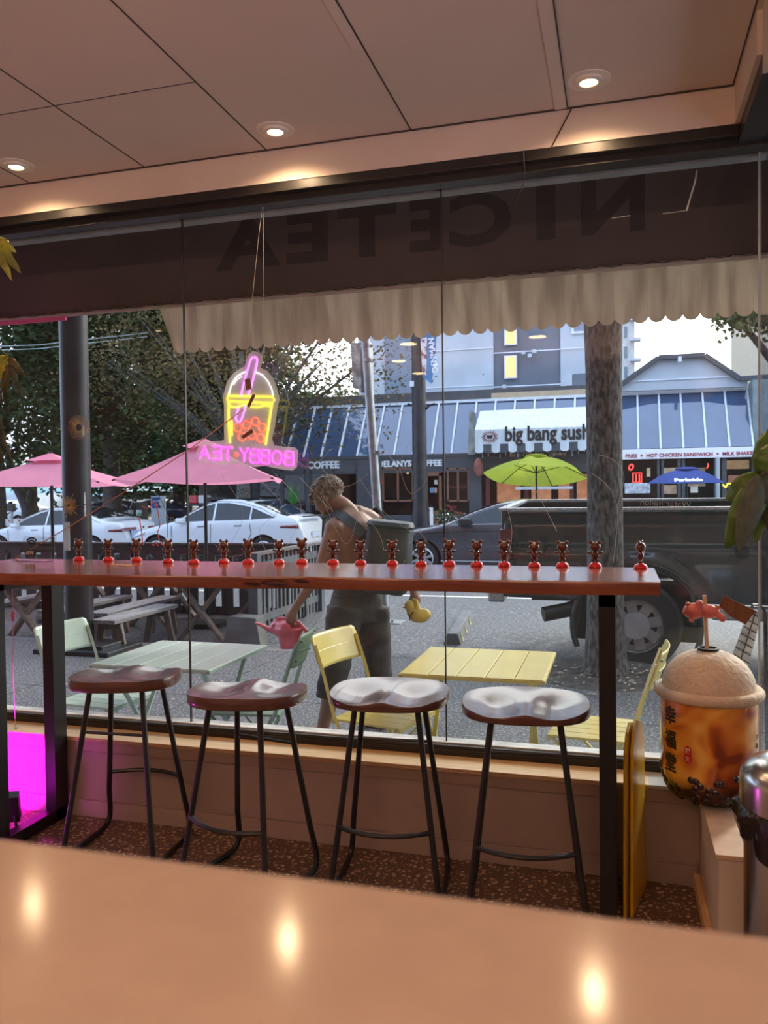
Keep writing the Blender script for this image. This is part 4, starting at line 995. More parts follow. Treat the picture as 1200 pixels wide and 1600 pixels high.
MB().b2((-9.3, YF-.03, .70), (-4.05, YF+.06, .722)).build('top_cap', m_rail, f, world=True)
f = thing('picket_fence', 'grey picket fence side running back behind the man', 'fence', (-4.05, 9.4, ZR))
fence_run(f, (-4.05, 8.72, 0), (-4.05, 10.6, 0), .125, .05, .68, ZR+.05, m_rail2)
for z0 in (.50, -.12): MB().b2((-4.075, 8.6, z0), (-4.035, 10.7, z0+.09)).build('rail', m_rail2, f, world=True)
MB().b2((-4.12, 8.55, .68), (-3.99, 10.75, .71)).build('top_cap', m_rail, f, world=True)
for y in (8.60, 10.7): MB().b2((-4.11, y-.06, ZR), (-3.99, y+.06, .68)).build('post', m_rail2, f, world=True)
t = thing('concrete_block', 'grey angled concrete block at the foot of the fence post', 'block', (-3.95, 8.3, ZR))
MB().prism([(-4.30, 8.25, ZR), (-3.78, 8.15, ZR), (-3.86, 8.20, ZR+.32), (-4.22, 8.28, ZR+.32)], (0, .22, 0)).build('block', m_curb, t, world=True, bevel=.01)
t = thing('wheel_stop', 'concrete wheel stop with yellow marks lying on the street', 'wheel stop', (-1.8, 9.6, ZR))
a_, b_ = V((-1.76, 8.75, ZR)), V((-1.92, 10.5, ZR))
u_ = (b_-a_).normalized(); s_ = V((u_.y, -u_.x, 0))
MB().prism([a_-s_*.10, a_+s_*.10, a_+s_*.055+V((0, 0, .13)), a_-s_*.055+V((0, 0, .13))], b_-a_).build('bar', M('slate concrete', (.12, .13, .14), .7, var=.2), t, world=True, bevel=.008)
for k in (.12, .40, .72):
    c_ = a_.lerp(b_, k)
    MB().prism([c_+s_*.102-u_*.06+V((0, 0, .004)), c_+s_*.102+u_*.08+V((0, 0, .004)), c_+s_*.066+u_*.03+V((0, 0, .11))], s_*.006).build('reflector_mark', M('yellow mark', (.5, .45, .15), .6), t, world=True)
# pink square umbrellas
m_pk = fabric('pink umbrella canvas', (.82, .31, .44), .42, .04)
def square_umbrella(label, c, half, th, ze, za, group=None, pole_to=ZR):
    t = thing('patio_umbrella', label, 'umbrella', (c[0], c[1], ZR), th, group)
    ze -= ZR; za -= ZR; b = MB()
    for i in range(4):
        a0, a1 = PI/4+i*PI/2, PI/4+(i+1)*PI/2; r = half*1.414
        P0 = V((r*math.cos(a0), r*math.sin(a0), ze)); P1 = V((r*math.cos(a1), r*math.sin(a1), ze)); A = V((0, 0, za))
        n = 6
        def fn(u, v, P0=P0, P1=P1): 
            e_ = P0.lerp(P1, u); p = A.lerp(e_, v); return p-V((0, 0, .06*math.sin(PI*u)*v*v+.03*math.sin(PI*v)))
        b.grid(fn, 8, 6)
    b.build('canopy', m_pk, t, fix=False)
    v_ = MB()
    for i in range(4):
        a0, a1 = PI/4+i*PI/2, PI/4+(i+1)*PI/2; r = half*.36
        v_.add([(r*math.cos(a0), r*math.sin(a0), za-.06), (r*math.cos(a1), r*math.sin(a1), za-.06), (0, 0, za+.05)], [(0, 1, 2)])
    v_.build('vent_cap', m_pk, t, fix=False)
    for i in range(4):
        a0 = PI/4+i*PI/2; r = half*1.40; MB().tube([(0, 0, za-.06), (r*math.cos(a0), r*math.sin(a0), ze-.015)], .009, 6).build('rib', m_pole, t)
    MB().cyl((0, 0, .0), (0, 0, za+.08), .022, 12).build('pole', m_pole, t, smooth=True)
    MB().cyl((0, 0, 0), (0, 0, .07), .24, 24).build('base', m_pole, t, smooth=True)
    return t
uc = V((-5.02, 9.43, 0))
square_umbrella('pink umbrella behind the mirrored pink neon lettering', (-5.05, 9.30), .93, .35, 1.585, 2.06, 'pink umbrellas over the picnic tables')
square_umbrella('pink umbrella with the thick black pole in front of it', (-7.32, 9.25), .95, .30, 1.575, 1.93, 'pink umbrellas over the picnic tables')
square_umbrella('pink umbrella cut off by the left edge of the view', (-9.45, 9.3), .95, .35, 1.60, 2.0, 'pink umbrellas over the picnic tables')

# ================================================================ VEHICLES
def interp(P, x):
    if x <= P[0][0]: return P[0][1]
    for (a, b), (c, d) in zip(P[:-1], P[1:]):
        if x <= c: return b+(d-b)*((x-a)/(c-a) if c > a else 1)
    return P[-1][1]
def smooth_prof(P, L, n=72):
    xs = [L*i/n for i in range(n+1)]; z = [interp(P, x) for x in xs]
    for _ in range(2): z = [z[0]]+[(z[i-1]+2*z[i]+z[i+1])/4 for i in range(1, n)]+[z[-1]]
    return list(zip(xs, z))
m_tyre = M('tyre rubber', (.014, .014, .015), .8, var=.3, scale=20)
m_rim = M('alloy rim', (.50, .51, .53), .35, metal=.3, var=.05)
m_well = M('dark wheel well', (.008, .008, .009), .9)
m_carglass = M('tinted car glass', (.010, .016, .022), .05, var=.1, spec=.5)
m_tail = M('red tail lamp', (.16, .008, .012), .15, var=.1, coat=1)
m_lampg = M('clear lamp', (.6, .62, .65), .1, coat=1)
m_blackp = M('black plastic trim', (.016, .016, .017), .5, var=.2)
class CarShape:
    def __init__(s, L, W, prof, belt, tum, zb=.20, r=.14):
        s.L, s.W, s.P, s.belt, s.tum, s.zb, s.r = L, W, smooth_prof(prof, L), belt, tum, zb, r
    def ztop(s, x): return interp(s.P, x)
    def endk(s, x):
        e_ = min(x, s.L-x); k = min(1, max(0, e_)/.75); return 1-.24*(1-k)**2.4
    def half(s, x, z):
        w = s.W/2*s.endk(x); b = interp(s.belt, x)
        if z < .45: w -= .05*((.45-z)/.3)**2
        if z > b: w -= (z-b)*s.tum
        else: w -= .035*((b-z)/.5)**2*.5
        return w
def car(name, label, cat, origin, shape, paint, wheels, wr, windows, extra=None, group=None, flip=False, z0=0, rimmat=None, spokes=5, arch=1.13):
    """x runs from the nose (0) to the tail (L); the near side faces -Y"""
    t = thing(name, label, cat, (origin[0], origin[1], origin[2]), 0, group)
    s = shape; xs = [p[0] for p in s.P]; T = 22; vs = []; fs = []
    W2 = s.W/2
    for x in xs:
        zt = s.ztop(x); zb_ = s.zb+.10*max(0, 1-min(x, s.L-x)/.5)**2
        ring = []
        for k in range(T//2):
            u = k/(T//2-1); z = zb_+(zt-.07-zb_)*u; ring.append((s.half(x, z), z))
        y1 = s.half(x, zt-.07)
        for a in (.35, .7, 1.0):
            an = a*PI/2; ring.append((y1-.09*(1-math.cos(an)), zt-.07+.06*math.sin(an)))
        ring += [(y1*.55, zt+.012), (0.0001, zt+.02)]
        full = [(-y, z) for y, z in ring]+[(y, z) for y, z in ring[::-1]]
        vs += [(x, y+W2, z) for y, z in full]
    n = len(vs)//len(xs)
    for i in range(len(xs)-1):
        for j in range(n): fs.append((i*n+j, i*n+(j+1) % n, (i+1)*n+(j+1) % n, (i+1)*n+j))
    fs += [tuple(range(n))[::-1], tuple((len(xs)-1)*n+j for j in range(n))]
    b = MB().add(vs, fs); body = b.build('body', [paint, m_well], t, smooth=35)
    cut = MB()
    for wx in wheels: cut.cyl((wx, -.3, wr), (wx, .34, wr), wr*arch, 32).cyl((wx, s.W-.34, wr), (wx, s.W+.3, wr), wr*arch, 32)
    cut.m = [1]*len(cut.f); co = cut.build('cut', [paint, m_well], t)
    md = body.modifiers.new('b', 'BOOLEAN'); md.operation = 'DIFFERENCE'; md.object = co; md.solver = 'EXACT'
    me = evalmesh(body); body.modifiers.clear(); body.data = me; bpy.data.objects.remove(co)
    for p in me.polygons: p.use_smooth = True
    me.set_sharp_from_angle(angle=math.radians(32))
    for wx in wheels:
        for side in (0, 1):
            yy = .02 if side == 0 else s.W-.02; sg_ = 1 if side == 0 else -1
            w_ = MB().lathe([(wr*.64, -.10), (wr*.93, -.10), (wr, -.06), (wr, .06), (wr*.93, .10), (wr*.64, .10)], n=36, M=Matrix.Rotation(PI/2, 4, 'X'), cap=False)
            w_.v = [v+V((wx, yy+.12*sg_, wr)) for v in w_.v]; wo_ = w_.build('wheel', m_tyre, t, smooth=True)
            ri = MB().lathe([(.0001, 0), (wr*.16, .0), (wr*.17, .02), (wr*.17, .035)], n=20, M=Matrix.Rotation(PI/2, 4, 'X'))
            ri.lathe([(wr*.60, .02), (wr*.66, -.01), (wr*.67, .03), (wr*.60, .05)], n=36, M=Matrix.Rotation(PI/2, 4, 'X'), cap=False)
            for k in range(spokes):
                a = 2*PI*k/spokes+.3
                ri.bar((wr*.12*math.cos(a), 0, wr*.12*math.sin(a)), (wr*.63*math.cos(a), 0, wr*.63*math.sin(a)), wr*.16, .02, up=(0, 1, 0))
            ri.v = [V((v.x, v.y*sg_, v.z))+V((wx, yy+.035*sg_, wr)) for v in ri.v]; ri.build('rim', rimmat or m_rim, wo_, smooth=True)
            dk = MB().cyl((wx, yy+.09*sg_, wr), (wx, yy+.12*sg_, wr), wr*.65, 24); dk.build('brake_disc', m_well, wo_)
    for (nm, lo_, hi_) in windows:
        for side in (0, 1):
            g = MB(); x0, x1 = lo_[0][0], lo_[-1][0]; N_ = 18
            for i in range(N_+1):
                x = x0+(x1-x0)*i/N_; zl, zh = interp(lo_, x), interp(hi_, x)
                for k in range(5):
                    z = zl+(zh-zl)*k/4; y = W2-s.half(x, z)-.006
                    g.v.append(V((x, y if side == 0 else s.W-y, z)))
            for i in range(N_):
                for k in range(4): g.f.append((i*5+k, (i+1)*5+k, (i+1)*5+k+1, i*5+k+1))
            g.m = [0]*len(g.f); g.build(nm, m_carglass, t, smooth=True, fix=False)
    if extra: extra(t, s)
    return t
def sideline(s, pts, mat, name, t, w=.012, off=.004, both=False):
    b = MB(); W2 = s.W/2
    P = []
    for (x0, z0), (x1, z1) in zip(pts[:-1], pts[1:]):
        for k in range(6): P.append((x0+(x1-x0)*k/6, z0+(z1-z0)*k/6))
    P.append(pts[-1])
    b.tube([(x, W2-s.half(x, z)-off, z) for x, z in P], w/2, 5); return b.build(name, mat, t)
def sidepatch(s, poly, mat, name, t, off=.006, N_=8):
    """poly: lower line and upper line over the same x range, laid on the near flank"""
    lo_, hi_ = poly; g = MB(); W2 = s.W/2; x0, x1 = lo_[0][0], lo_[-1][0]
    for i in range(N_+1):
        x = x0+(x1-x0)*i/N_
        for k in range(3):
            z = interp(lo_, x)+(interp(hi_, x)-interp(lo_, x))*k/2; g.v.append(V((x, W2-s.half(x, z)-off, z)))
    for i in range(N_):
        for k in range(2): g.f.append((i*3+k, (i+1)*3+k, (i+1)*3+k+1, i*3+k+1))
    g.m = [0]*len(g.f); o = g.build(name, mat, t, smooth=True, fix=False); md = o.modifiers.new('t', 'SOLIDIFY'); md.thickness = .012; return o
def windscreen(s, x0, x1, t, name='windscreen', w=.86):
    g = MB(); W2 = s.W/2; N_ = 8
    for i in range(N_+1):
        x = x0+(x1-x0)*i/N_; z = s.ztop(x)
        yh = (s.half(x, z-.07)-.05)*w/.86
        for k in range(7):
            u = -1+2*k/6; g.v.append(V((x, W2+u*yh, z+.028-.012*abs(u)**3*2)))
    for i in range(N_):
        for k in range(6): g.f.append((i*7+k, (i+1)*7+k, (i+1)*7+k+1, i*7+k+1))
    g.m = [0]*len(g.f); g.build(name, m_carglass, t, smooth=True, fix=False)
m_whitecar = M('white car paint', (.66, .70, .74), .22, var=.02, coat=1)
m_greycar = M('dark grey car paint', (.085, .085, .105), .25, metal=.5, var=.05, coat=1)
# compact white crossover
spY = CarShape(4.75, 1.92, [(0, .52), (.06, .70), (.35, .84), (1.05, 1.00), (1.40, 1.08), (2.10, 1.47), (2.60, 1.61), (3.10, 1.60), (3.70, 1.44), (4.25, 1.21), (4.60, 1.14), (4.70, .95), (4.75, .55)], [(0, .78), (1.2, .98), (4.0, 1.06), (4.75, 1.0)], .42)
def exY(t, s):
    windscreen(s, 1.50, 2.30, t); windscreen(s, 2.4, 3.3, t, 'glass_roof'); windscreen(s, 3.45, 4.35, t, 'rear_window')
    sideline(s, [(1.30, .35), (1.30, .95)], m_blackp, 'door_line', t); sideline(s, [(2.35, .32), (2.38, 1.0)], m_blackp, 'door_line', t); sideline(s, [(3.2, .35), (3.45, .75), (3.42, 1.0)], m_blackp, 'door_line', t)
    sideline(s, [(2.02, .93), (2.22, .935)], m_blackp, 'door_handle', t, .02); sideline(s, [(3.0, .95), (3.2, .955)], m_blackp, 'door_handle', t, .02)
    sideline(s, [(1.38, 1.03), (1.8, 1.28), (2.25, 1.50), (2.6, 1.545), (3.1, 1.52), (3.7, 1.36), (4.1, 1.16)], m_rim, 'window_trim', t, .02)
    sideline(s, [(1.4, .24), (3.2, .24)], m_blackp, 'sill_trim', t, .10)
    sidepatch(s, ([(4.20, .90), (4.62, .88)], [(4.20, .95), (4.62, .97)]), m_tail, 'tail_lamp', t)
    sidepatch(s, ([(.12, .62), (.55, .74)], [(.12, .68), (.55, .82)]), m_lampg, 'headlamp', t)
    MB().box((1.62, -.10, 1.08), (.22, .16, .13)).build('mirror', m_whitecar, t, bevel=.03)
    MB().box((4.745, .96, .72), (.02, .5, .16)).build('number_plate', M('number plate', (.5, .55, .65), .5), t)
    MB().box((4.70, .96, 1.16), (.10, 1.3, .03)).build('spoiler', m_blackp, t, bevel=.008)
winY = [('side_window', [(1.52, 1.05), (2.42, 1.08)], [(1.52, 1.07), (1.85, 1.27), (2.25, 1.45), (2.42, 1.49)]), ('side_window', [(2.47, 1.08), (3.40, 1.10)], [(2.47, 1.50), (2.8, 1.50), (3.40, 1.40)]), ('side_window', [(3.44, 1.10), (4.05, 1.14)], [(3.44, 1.385), (4.05, 1.15)])]
zr = -.325
car('parked_car', 'white crossover car parked directly behind the neon sign and picket fence', 'car', (-11.03-.87, 17.77, zr), spY, m_whitecar, (.87, 3.76), .35, winY, exY)
sp3 = CarShape(4.69, 1.85, [(0, .50), (.06, .64), (.40, .76), (1.05, .90), (1.30, .96), (2.0, 1.32), (2.45, 1.43), (2.95, 1.42), (3.55, 1.27), (4.15, 1.07), (4.50, 1.05), (4.64, .95), (4.69, .55)], [(0, .72), (1.2, .88), (4.0, .96), (4.69, .95)], .45, r=.12)
def ex3(t, s):
    windscreen(s, 1.40, 2.15, t); windscreen(s, 2.25, 3.0, t, 'glass_roof'); windscreen(s, 3.1, 3.95, t, 'rear_window')
    sideline(s, [(1.22, .32), (1.22, .86)], m_blackp, 'door_line', t); sideline(s, [(2.30, .30), (2.33, .92)], m_blackp, 'door_line', t); sideline(s, [(3.15, .33), (3.40, .72), (3.36, .94)], m_blackp, 'door_line', t)
    sideline(s, [(1.95, .84), (2.15, .845)], m_blackp, 'door_handle', t, .02)
    sideline(s, [(1.32, .94), (1.75, 1.18), (2.2, 1.34), (2.6, 1.37), (3.1, 1.33), (3.6, 1.17), (4.0, 1.03)], m_rim, 'window_trim', t, .02)
    sidepatch(s, ([(4.25, .80), (4.58, .79)], [(4.25, .85), (4.58, .87)]), m_tail, 'tail_lamp', t)
    MB().box((4.685, .62, .72), (.02, .5, .20)).build('number_plate', M('blue white number plate', (.35, .42, .62), .5, var=.3, scale=20), t)
    MB().box((4.66, .35, .86), (.08, .5, .07)).box((4.66, 1.5, .86), (.08, .5, .07)).build('tail_lamp', m_tail, t, bevel=.01)
    MB().box((4.69, .925, .88), (.015, .05, .06)).build('emblem', m_blackp, t)
    MB().box((1.52, -.10, .96), (.2, .16, .12)).build('mirror', m_whitecar, t, bevel=.03)
win3 = [('side_window', [(1.42, .95), (2.35, .97)], [(1.42, .965), (1.75, 1.14), (2.15, 1.29), (2.35, 1.33)]), ('side_window', [(2.40, .97), (3.25, .99)], [(2.40, 1.34), (2.7, 1.345), (3.25, 1.25)]), ('side_window', [(3.28, .99), (3.75, 1.02)], [(3.28, 1.24), (3.75, 1.05)])]
xr3 = at(222, 830, 18.2).x
car('parked_car', 'white sedan parked at the far left, partly behind the black pole', 'car', (xr3-4.95, 17.75, zr), sp3, m_whitecar, (.88, 3.75), .34, win3, ex3)
# dark sedan driving past
spS = CarShape(4.95, 1.86, [(0, .50), (.08, .72), (.40, .84), (1.20, .98), (1.50, 1.05), (2.15, 1.34), (2.75, 1.475), (3.25, 1.46), (3.90, 1.26), (4.50, 1.10), (4.85, 1.05), (4.95, .60)], [(0, .78), (1.2, .95), (4.2, 1.02), (4.95, 1.0)], .42)
def exS(t, s):
    windscreen(s, 1.62, 2.45, t)
    sideline(s, [(1.55, .35), (1.50, .95)], m_blackp, 'door_line', t); sideline(s, [(2.75, .32), (2.78, 1.0)], m_blackp, 'door_line', t)
    sideline(s, [(1.5, 1.01), (2.0, 1.235), (2.45, 1.385), (2.85, 1.43), (3.3, 1.41), (3.9, 1.21)], m_rim, 'window_trim', t, .028); sideline(s, [(1.6, 1.0), (4.0, 1.055)], m_rim, 'window_trim', t, .016)
    sideline(s, [(.5, .83), (2.0, .88), (4.7, .90)], m_blackp, 'crease', t, .010)
    sideline(s, [(1.35, .30), (3.6, .30)], m_rim, 'sill_trim', t, .03)
    sidepatch(s, ([(.10, .66), (.60, .76)], [(.10, .74), (.60, .85)]), m_lampg, 'headlamp', t)
    MB().box((1.86, -.10, 1.06), (.24, .17, .15)).build('mirror', m_blackp, t, bevel=.03)
winS = [('side_window', [(1.66, 1.035), (2.75, 1.05)], [(1.66, 1.05), (2.1, 1.24), (2.5, 1.36), (2.75, 1.39)]), ('side_window', [(2.80, 1.05), (3.85, 1.06)], [(2.80, 1.40), (3.2, 1.38), (3.85, 1.14)])]
fwx = at(659, 861, 15.5).x
car('passing_car', 'dark grey sedan driving past between the man and the pickup', 'car', (fwx-.98, 15.5, -.265), spS, m_greycar, (.98, 3.83), .34, winS, exS, spokes=8)

# ---- black pickup, tail at left
TX, TY, TZ = -1.09, 7.90, ZR+.005
m_tp = M('black green truck paint', (.012, .024, .028), .18, var=.1, coat=1)
m_dia = M('diamond plate', (.48, .50, .52), .3, metal=.8, var=.3, scale=60, bump=.6, bscale=90)
t = thing('pickup_truck', 'black pickup truck bed filling the right side of the street view', 'truck', (TX, TY, TZ))
t.rotation_euler = (.030, 0, 0)
W_ = 1.92
def tside(x, z):      # flank bulge, x from the tail
    y = .0
    y += .035*((1.50-z)/.5 if z > 1.0 else 1-(.0 if z > .62 else (.62-z)/.4))-.035
    if z > 1.36: y -= .045*((z-1.36)/.16)
    y -= .012*math.exp(-((z-1.13)/.03)**2)
    d = math.hypot(x-1.245, z-.42)
    if .42 < d < .78: y += .05*math.exp(-((d-.60)/.075)**2)
    if x < .12: y -= .05*(1-x/.12)**2
    return -y
L_ = 2.60
for side in (0, 1):
    g = MB(); NX, NZ = 78, 40
    def fn(u, v, side=side):
        x = u*L_; zlo = .66-.02*u
        z = zlo+(1.50-zlo)*v
        y = tside(x, z)
        return V((x, y if side == 0 else W_-y, z))
    g.grid(fn, NX, NZ)
    # wheel arch cut: drop faces inside the arch
    keep = [(f_, m_) for f_, m_ in zip(g.f, g.m) if not (sum(math.hypot(g.v[i].x-1.245, g.v[i].z-.42) < .565 for i in f_) >= 2)]
    g.f = [k_[0] for k_ in keep]; g.m = [0]*len(g.f)
    o = g.build('bed_side', m_tp, t, smooth=True, fix=False); md = o.modifiers.new('t', 'SOLIDIFY'); md.thickness = .03
    fl = MB(); P = []
    for k in range(25):
        a = math.radians(-22+224*k/24); P.append((1.245+.575*math.cos(a), (-.02 if side == 0 else W_+.02), .42+.575*math.sin(a)))
    fl.tube(P, .028, 8).build('fender_lip', m_tp, t, smooth=True)
    MB().b2((-.02, -.02 if side == 0 else W_-.05, 1.495), (L_, .05 if side == 0 else W_+.02, 1.525)).build('bed_rail_cap', m_dia, t, bevel=.004)
MB().b2((.0, .06, .78), (.05, W_-.06, 1.50)).build('tailgate', m_tp, t, bevel=.01)
MB().b2((-.015, .0, 1.497), (.06, W_, 1.527)).build('tailgate_cap', m_dia, t, bevel=.004)
MB().b2((.05, .05, .80), (L_, W_-.05, .84)).b2((L_-.03, .03, .80), (L_, W_-.03, 1.52)).build('bed_floor', m_blackp, t)
sidepatch_ = MB().b2((-.012, -.015, 1.02), (.10, .06, 1.32)); sidepatch_.build('tail_lamp', m_tail, t, bevel=.01)
MB().b2((-.012, W_-.06, 1.02), (.10, W_+.015, 1.32)).build('tail_lamp', m_tail, t, bevel=.01)
MB().b2((-.14, .02, .60), (.02, W_-.02, .74)).build('rear_bumper', m_dia, t, bevel=.02)
MB().b2((.25, .35, .58), (5.4, W_-.3, .70)).build('frame', m_blackp, t)
MB().b2((L_+.02, -.01, .62), (5.5, W_+.01, 1.22)).b2((L_+.05, .02, 1.2), (4.5, W_-.02, 1.95)).build('cab', m_tp, t, bevel=.06)
MB().b2((1.90, -.06, .50), (5.2, .06, .62)).build('running_board', m_dia, t, bevel=.02)
for wx in (1.245, 4.9):
    for side in (0, 1):
        sg_ = 1 if side == 0 else -1; yy = -.03 if side == 0 else W_+.03; r = .42
        w_ = MB().lathe([(r*.60, -.14), (r*.92, -.14), (r, -.10), (r, .10), (r*.92, .14), (r*.60, .14)], n=48, M=Matrix.Rotation(PI/2, 4, 'X'), cap=False)
        w_.v = [v+V((wx, yy+.14*sg_, r)) for v in w_.v]; w_.v = [v-V((0, 0, .055*side)) for v in w_.v]; wo_ = w_.build('wheel', m_tyre, t, smooth=True)
        ri = MB().lathe([(r*.46, -.005), (r*.52, -.01), (r*.60, -.02), (r*.62, .03)], n=48, M=Matrix.Rotation(PI/2, 4, 'X'), cap=False)
        ri.lathe([(.0001, -.035), (r*.13, -.035), (r*.17, -.02), (r*.17, .02), (r*.24, .025), (r*.30, .02), (r*.30, .05)], n=36, M=Matrix.Rotation(PI/2, 4, 'X'))
        for k in range(8):
            a = 2*PI*k/8+.2; ri.bar((r*.26*math.cos(a), .012, r*.26*math.sin(a)), (r*.56*math.cos(a), .004, r*.56*math.sin(a)), .095, .02, up=(0, 1, 0))
            a += .39; ri.ball((r*.215*math.cos(a), .0, r*.215*math.sin(a)), .014, n=8)
        ri.v = [V((v.x, v.y*sg_, v.z))+V((wx, yy+.05*sg_, r)) for v in ri.v]; ri.build('rim', M('grey truck rim', (.42, .42, .43), .45, metal=.1) if 'grey truck rim' not in bpy.data.materials else bpy.data.materials['grey truck rim'], wo_, smooth=True)
        MB().cyl((wx, yy+.12*sg_, r), (wx, yy+.2*sg_, r), r*.61, 24).build('hub_back', m_well, wo_)
for side in (0,): 
    wl_ = MB(); P = [(1.245+.60*math.cos(math.radians(a)), .42+.60*math.sin(math.radians(a))) for a in range(-20, 201, 10)]
    wl_.prism([(x, .30, z) for x, z in P], (0, .20, 0)).build('wheel_well', m_well, t)
p0, p1, p2 = at(849, 960, 7.92), at(885, 953, 8.0), at(925, 940, 8.2)
inv = wm(t).inverted()
MB().tube([p0, p1, p2, p2+V((.6, .2, .05))], [.072, .072, .066, .05], 20, cap=False).tube([p0+V((.001, 0, 0)), p1, p2], [.062, .062, .056], 20).build('exhaust_pipe', M('sooty exhaust steel', (.05, .05, .052), .4, metal=.6), t, world=True, smooth=True)
MB().prism([at(905, 925, 7.95), at(912, 925, 7.95), at(901, 996, 7.95), at(896, 998, 7.95)], (0, .25, 0)).build('mud_flap', m_blackp, t, world=True)
MB().b2((.30, -.03, 1.08), (.42, -.005, 1.20)).build('fuel_door', m_tp, t, bevel=.01)
# parked vehicles beyond the street, far left
m_dkcar = M('black car paint', (.02, .022, .03), .25, var=.1, coat=1)
m_bluecar = M('navy car paint', (.03, .04, .10), .25, var=.1, coat=1)
for (px, Yc, paint, lab) in ((225, 35, m_bluecar, 'dark blue car in the far parking lot behind the white cars'), (150, 31, m_dkcar, 'dark car in the far parking lot behind the black pole'), (300, 38.5, m_dkcar, 'black car in the far parking lot below the parking sign'), (-10, 34, m_whitecar, 'pale car in the far parking lot at the left edge')):
    p = at(px, 800, Yc)
    car('parked_car', lab, 'car', (p.x-2.3, Yc, -.26), sp3, paint, (.88, 3.75), .34, win3, None, 'cars in the far parking lot')

# ================================================================ THE MAN WATERING PLANTS
m_skin = M('sun-browned skin', (.30, .165, .115), .5, var=.10, scale=7, sss=.12, bump=.04)
m_hair = M('light brown curly hair', (.20, .145, .10), .7, var=.4, scale=45, c2=(.36, .29, .22))
m_short = M('dark olive grey cargo shorts', (.055, .053, .048), .85, var=.25, scale=6, bump=.35, bscale=14)
m_pack = M('slate rubberised bag', (.045, .062, .068), .5, var=.15, scale=4)
def blob(mb, name, mat, parent, vox, it=6, world=True, fac=.5):
    o = mb.build(name, mat, parent, world=world, fix=False)
    r = o.modifiers.new('r', 'REMESH'); r.mode = 'VOXEL'; r.voxel_size = vox; r.use_smooth_shade = True
    s = o.modifiers.new('s', 'SMOOTH'); s.iterations = it; s.factor = fac
    me = evalmesh(o); o.modifiers.clear(); o.data = me
    for p in me.polygons: p.use_smooth = True
    if not me.materials: me.materials.append(mat)
    return o
def hand(mb, Wp, d, n, thumb_side, curl=(.9, .9, .6), k=1.0):
    d = V(d).normalized(); n = (V(n)-d*V(n).dot(d)).normalized(); l = d.cross(n).normalized()*thumb_side
    mb.tube([Wp, Wp+d*.03*k, Wp+d*.055*k, Wp+d*.088*k], [.025*k, .030*k, .034*k, .030*k], 12)
    mb.ball(Wp+d*.055*k+l*.012*k, .030*k, (1, 1, 1)); mb.ball(Wp+d*.06*k-l*.015*k, .027*k)
    for i, (off, s) in enumerate(((.030, .92), (.010, 1.03), (-.010, .98), (-.029, .80))):
        p = Wp+d*(.088-.004*abs(i-1))*k+l*off*k; a = 0; P = [p-d*.015*k, p]
        for q, (sl_, cu) in enumerate(zip((.042, .027, .021), curl)):
            a += cu; p = p+(d*math.cos(a)+n*math.sin(a))*(sl_*s*k); P.append(p)
        mb.tube(P, [.0105*k, .0102*k, .0092*k, .0085*k, .0070*k], 8); mb.ball(P[-1], .0072*k, n=8)
    t0 = Wp+d*.025*k+l*.022*k; t1 = t0+(d*.6+l*.75+n*.25)*.038*k; t2 = t1+(d*.75+l*.1+n*.65)*.032*k; t3 = t2+(d*.5-l*.25+n*.8)*.022*k
    mb.tube([t0, t1, t2, t3], [.0155*k, .0125*k, .0105*k, .0085*k], 8); mb.ball(t3, .0085*k, n=8)
YM = 4.86
man = thing('person', 'shirtless person with curly hair and a backpack, bending with watering cans', 'person', (at(555, 935, YM).x, YM, ZS))
J = lambda x, y, dy=0: at(x, y, YM+dy)
pel, wst, che, nec = J(557, 945, .03), J(562, 893, .02), J(556, 838, .02), J(553, 800, .03)
hc = J(513, 779, 0)
shL, elL, wrL = J(522, 826, -.13), J(499, 893, -.20), J(461, 950, -.22)
shR, elR, wrR = J(590, 818, .17), J(628, 875, .22), J(646, 922, .10)
hipL, knL, anL = J(540, 955, -.07), J(520, 1062, -.14), J(500, 1158, -.10)
hipR, knR, anR = J(580, 955, .10), J(592, 1052, .12), J(598, 1150, .22)
b = MB()
def lerp(a, c, t_): return a+(c-a)*t_
def ell_tube(P, R, w=1.0, n=20):   # torso rings wider across the shoulders (axis shL->shR)
    ax = (shR-shL).normalized(); vs = []; fs = []
    for i, p in enumerate(P):
        t_ = (P[min(i+1, len(P)-1)]-P[max(i-1, 0)]).normalized(); x = (ax-t_*ax.dot(t_)).normalized(); y = t_.cross(x)
        vs += [p+x*(math.cos(2*PI*j/n)*R[i][0])+y*(math.sin(2*PI*j/n)*R[i][1]) for j in range(n)]
    for i in range(len(P)-1):
        for j in range(n): fs.append((i*n+j, i*n+(j+1) % n, (i+1)*n+(j+1) % n, (i+1)*n+j))
    fs += [tuple(range(n))[::-1], tuple((len(P)-1)*n+j for j in range(n))]
    b.add(vs, fs)
ell_tube([pel-V((0, 0, .08)), pel, lerp(pel, wst, .6), wst, lerp(wst, che, .5), che, lerp(che, nec, .55), nec-V((0, 0, .005))],
         [(.14, .12), (.165, .125), (.150, .110), (.142, .102), (.162, .112), (.185, .120), (.160, .10), (.07, .06)])
ax_ = (shR-shL).normalized()
for s_, sh in ((-1, shL), (1, shR)):
    b.ball(sh, .062, (1, 1, 1.05)); b.tube([lerp(nec, sh, .05)+V((0, 0, .0)), lerp(nec, sh, .55)+V((0, 0, .012)), sh], [.055, .055, .055], 12)
    b.ball(lerp(che, sh, .55)-V((0, 0, .03)), .085, (1, .7, 1.1))
for a0, a1, a2 in ((shL, elL, wrL), (shR, elR, wrR)):
    b.tube([a0, lerp(a0, a1, .35), lerp(a0, a1, .8), a1, lerp(a1, a2, .25), lerp(a1, a2, .7), a2], [.056, .052, .040, .038, .041, .030, .025], 14)
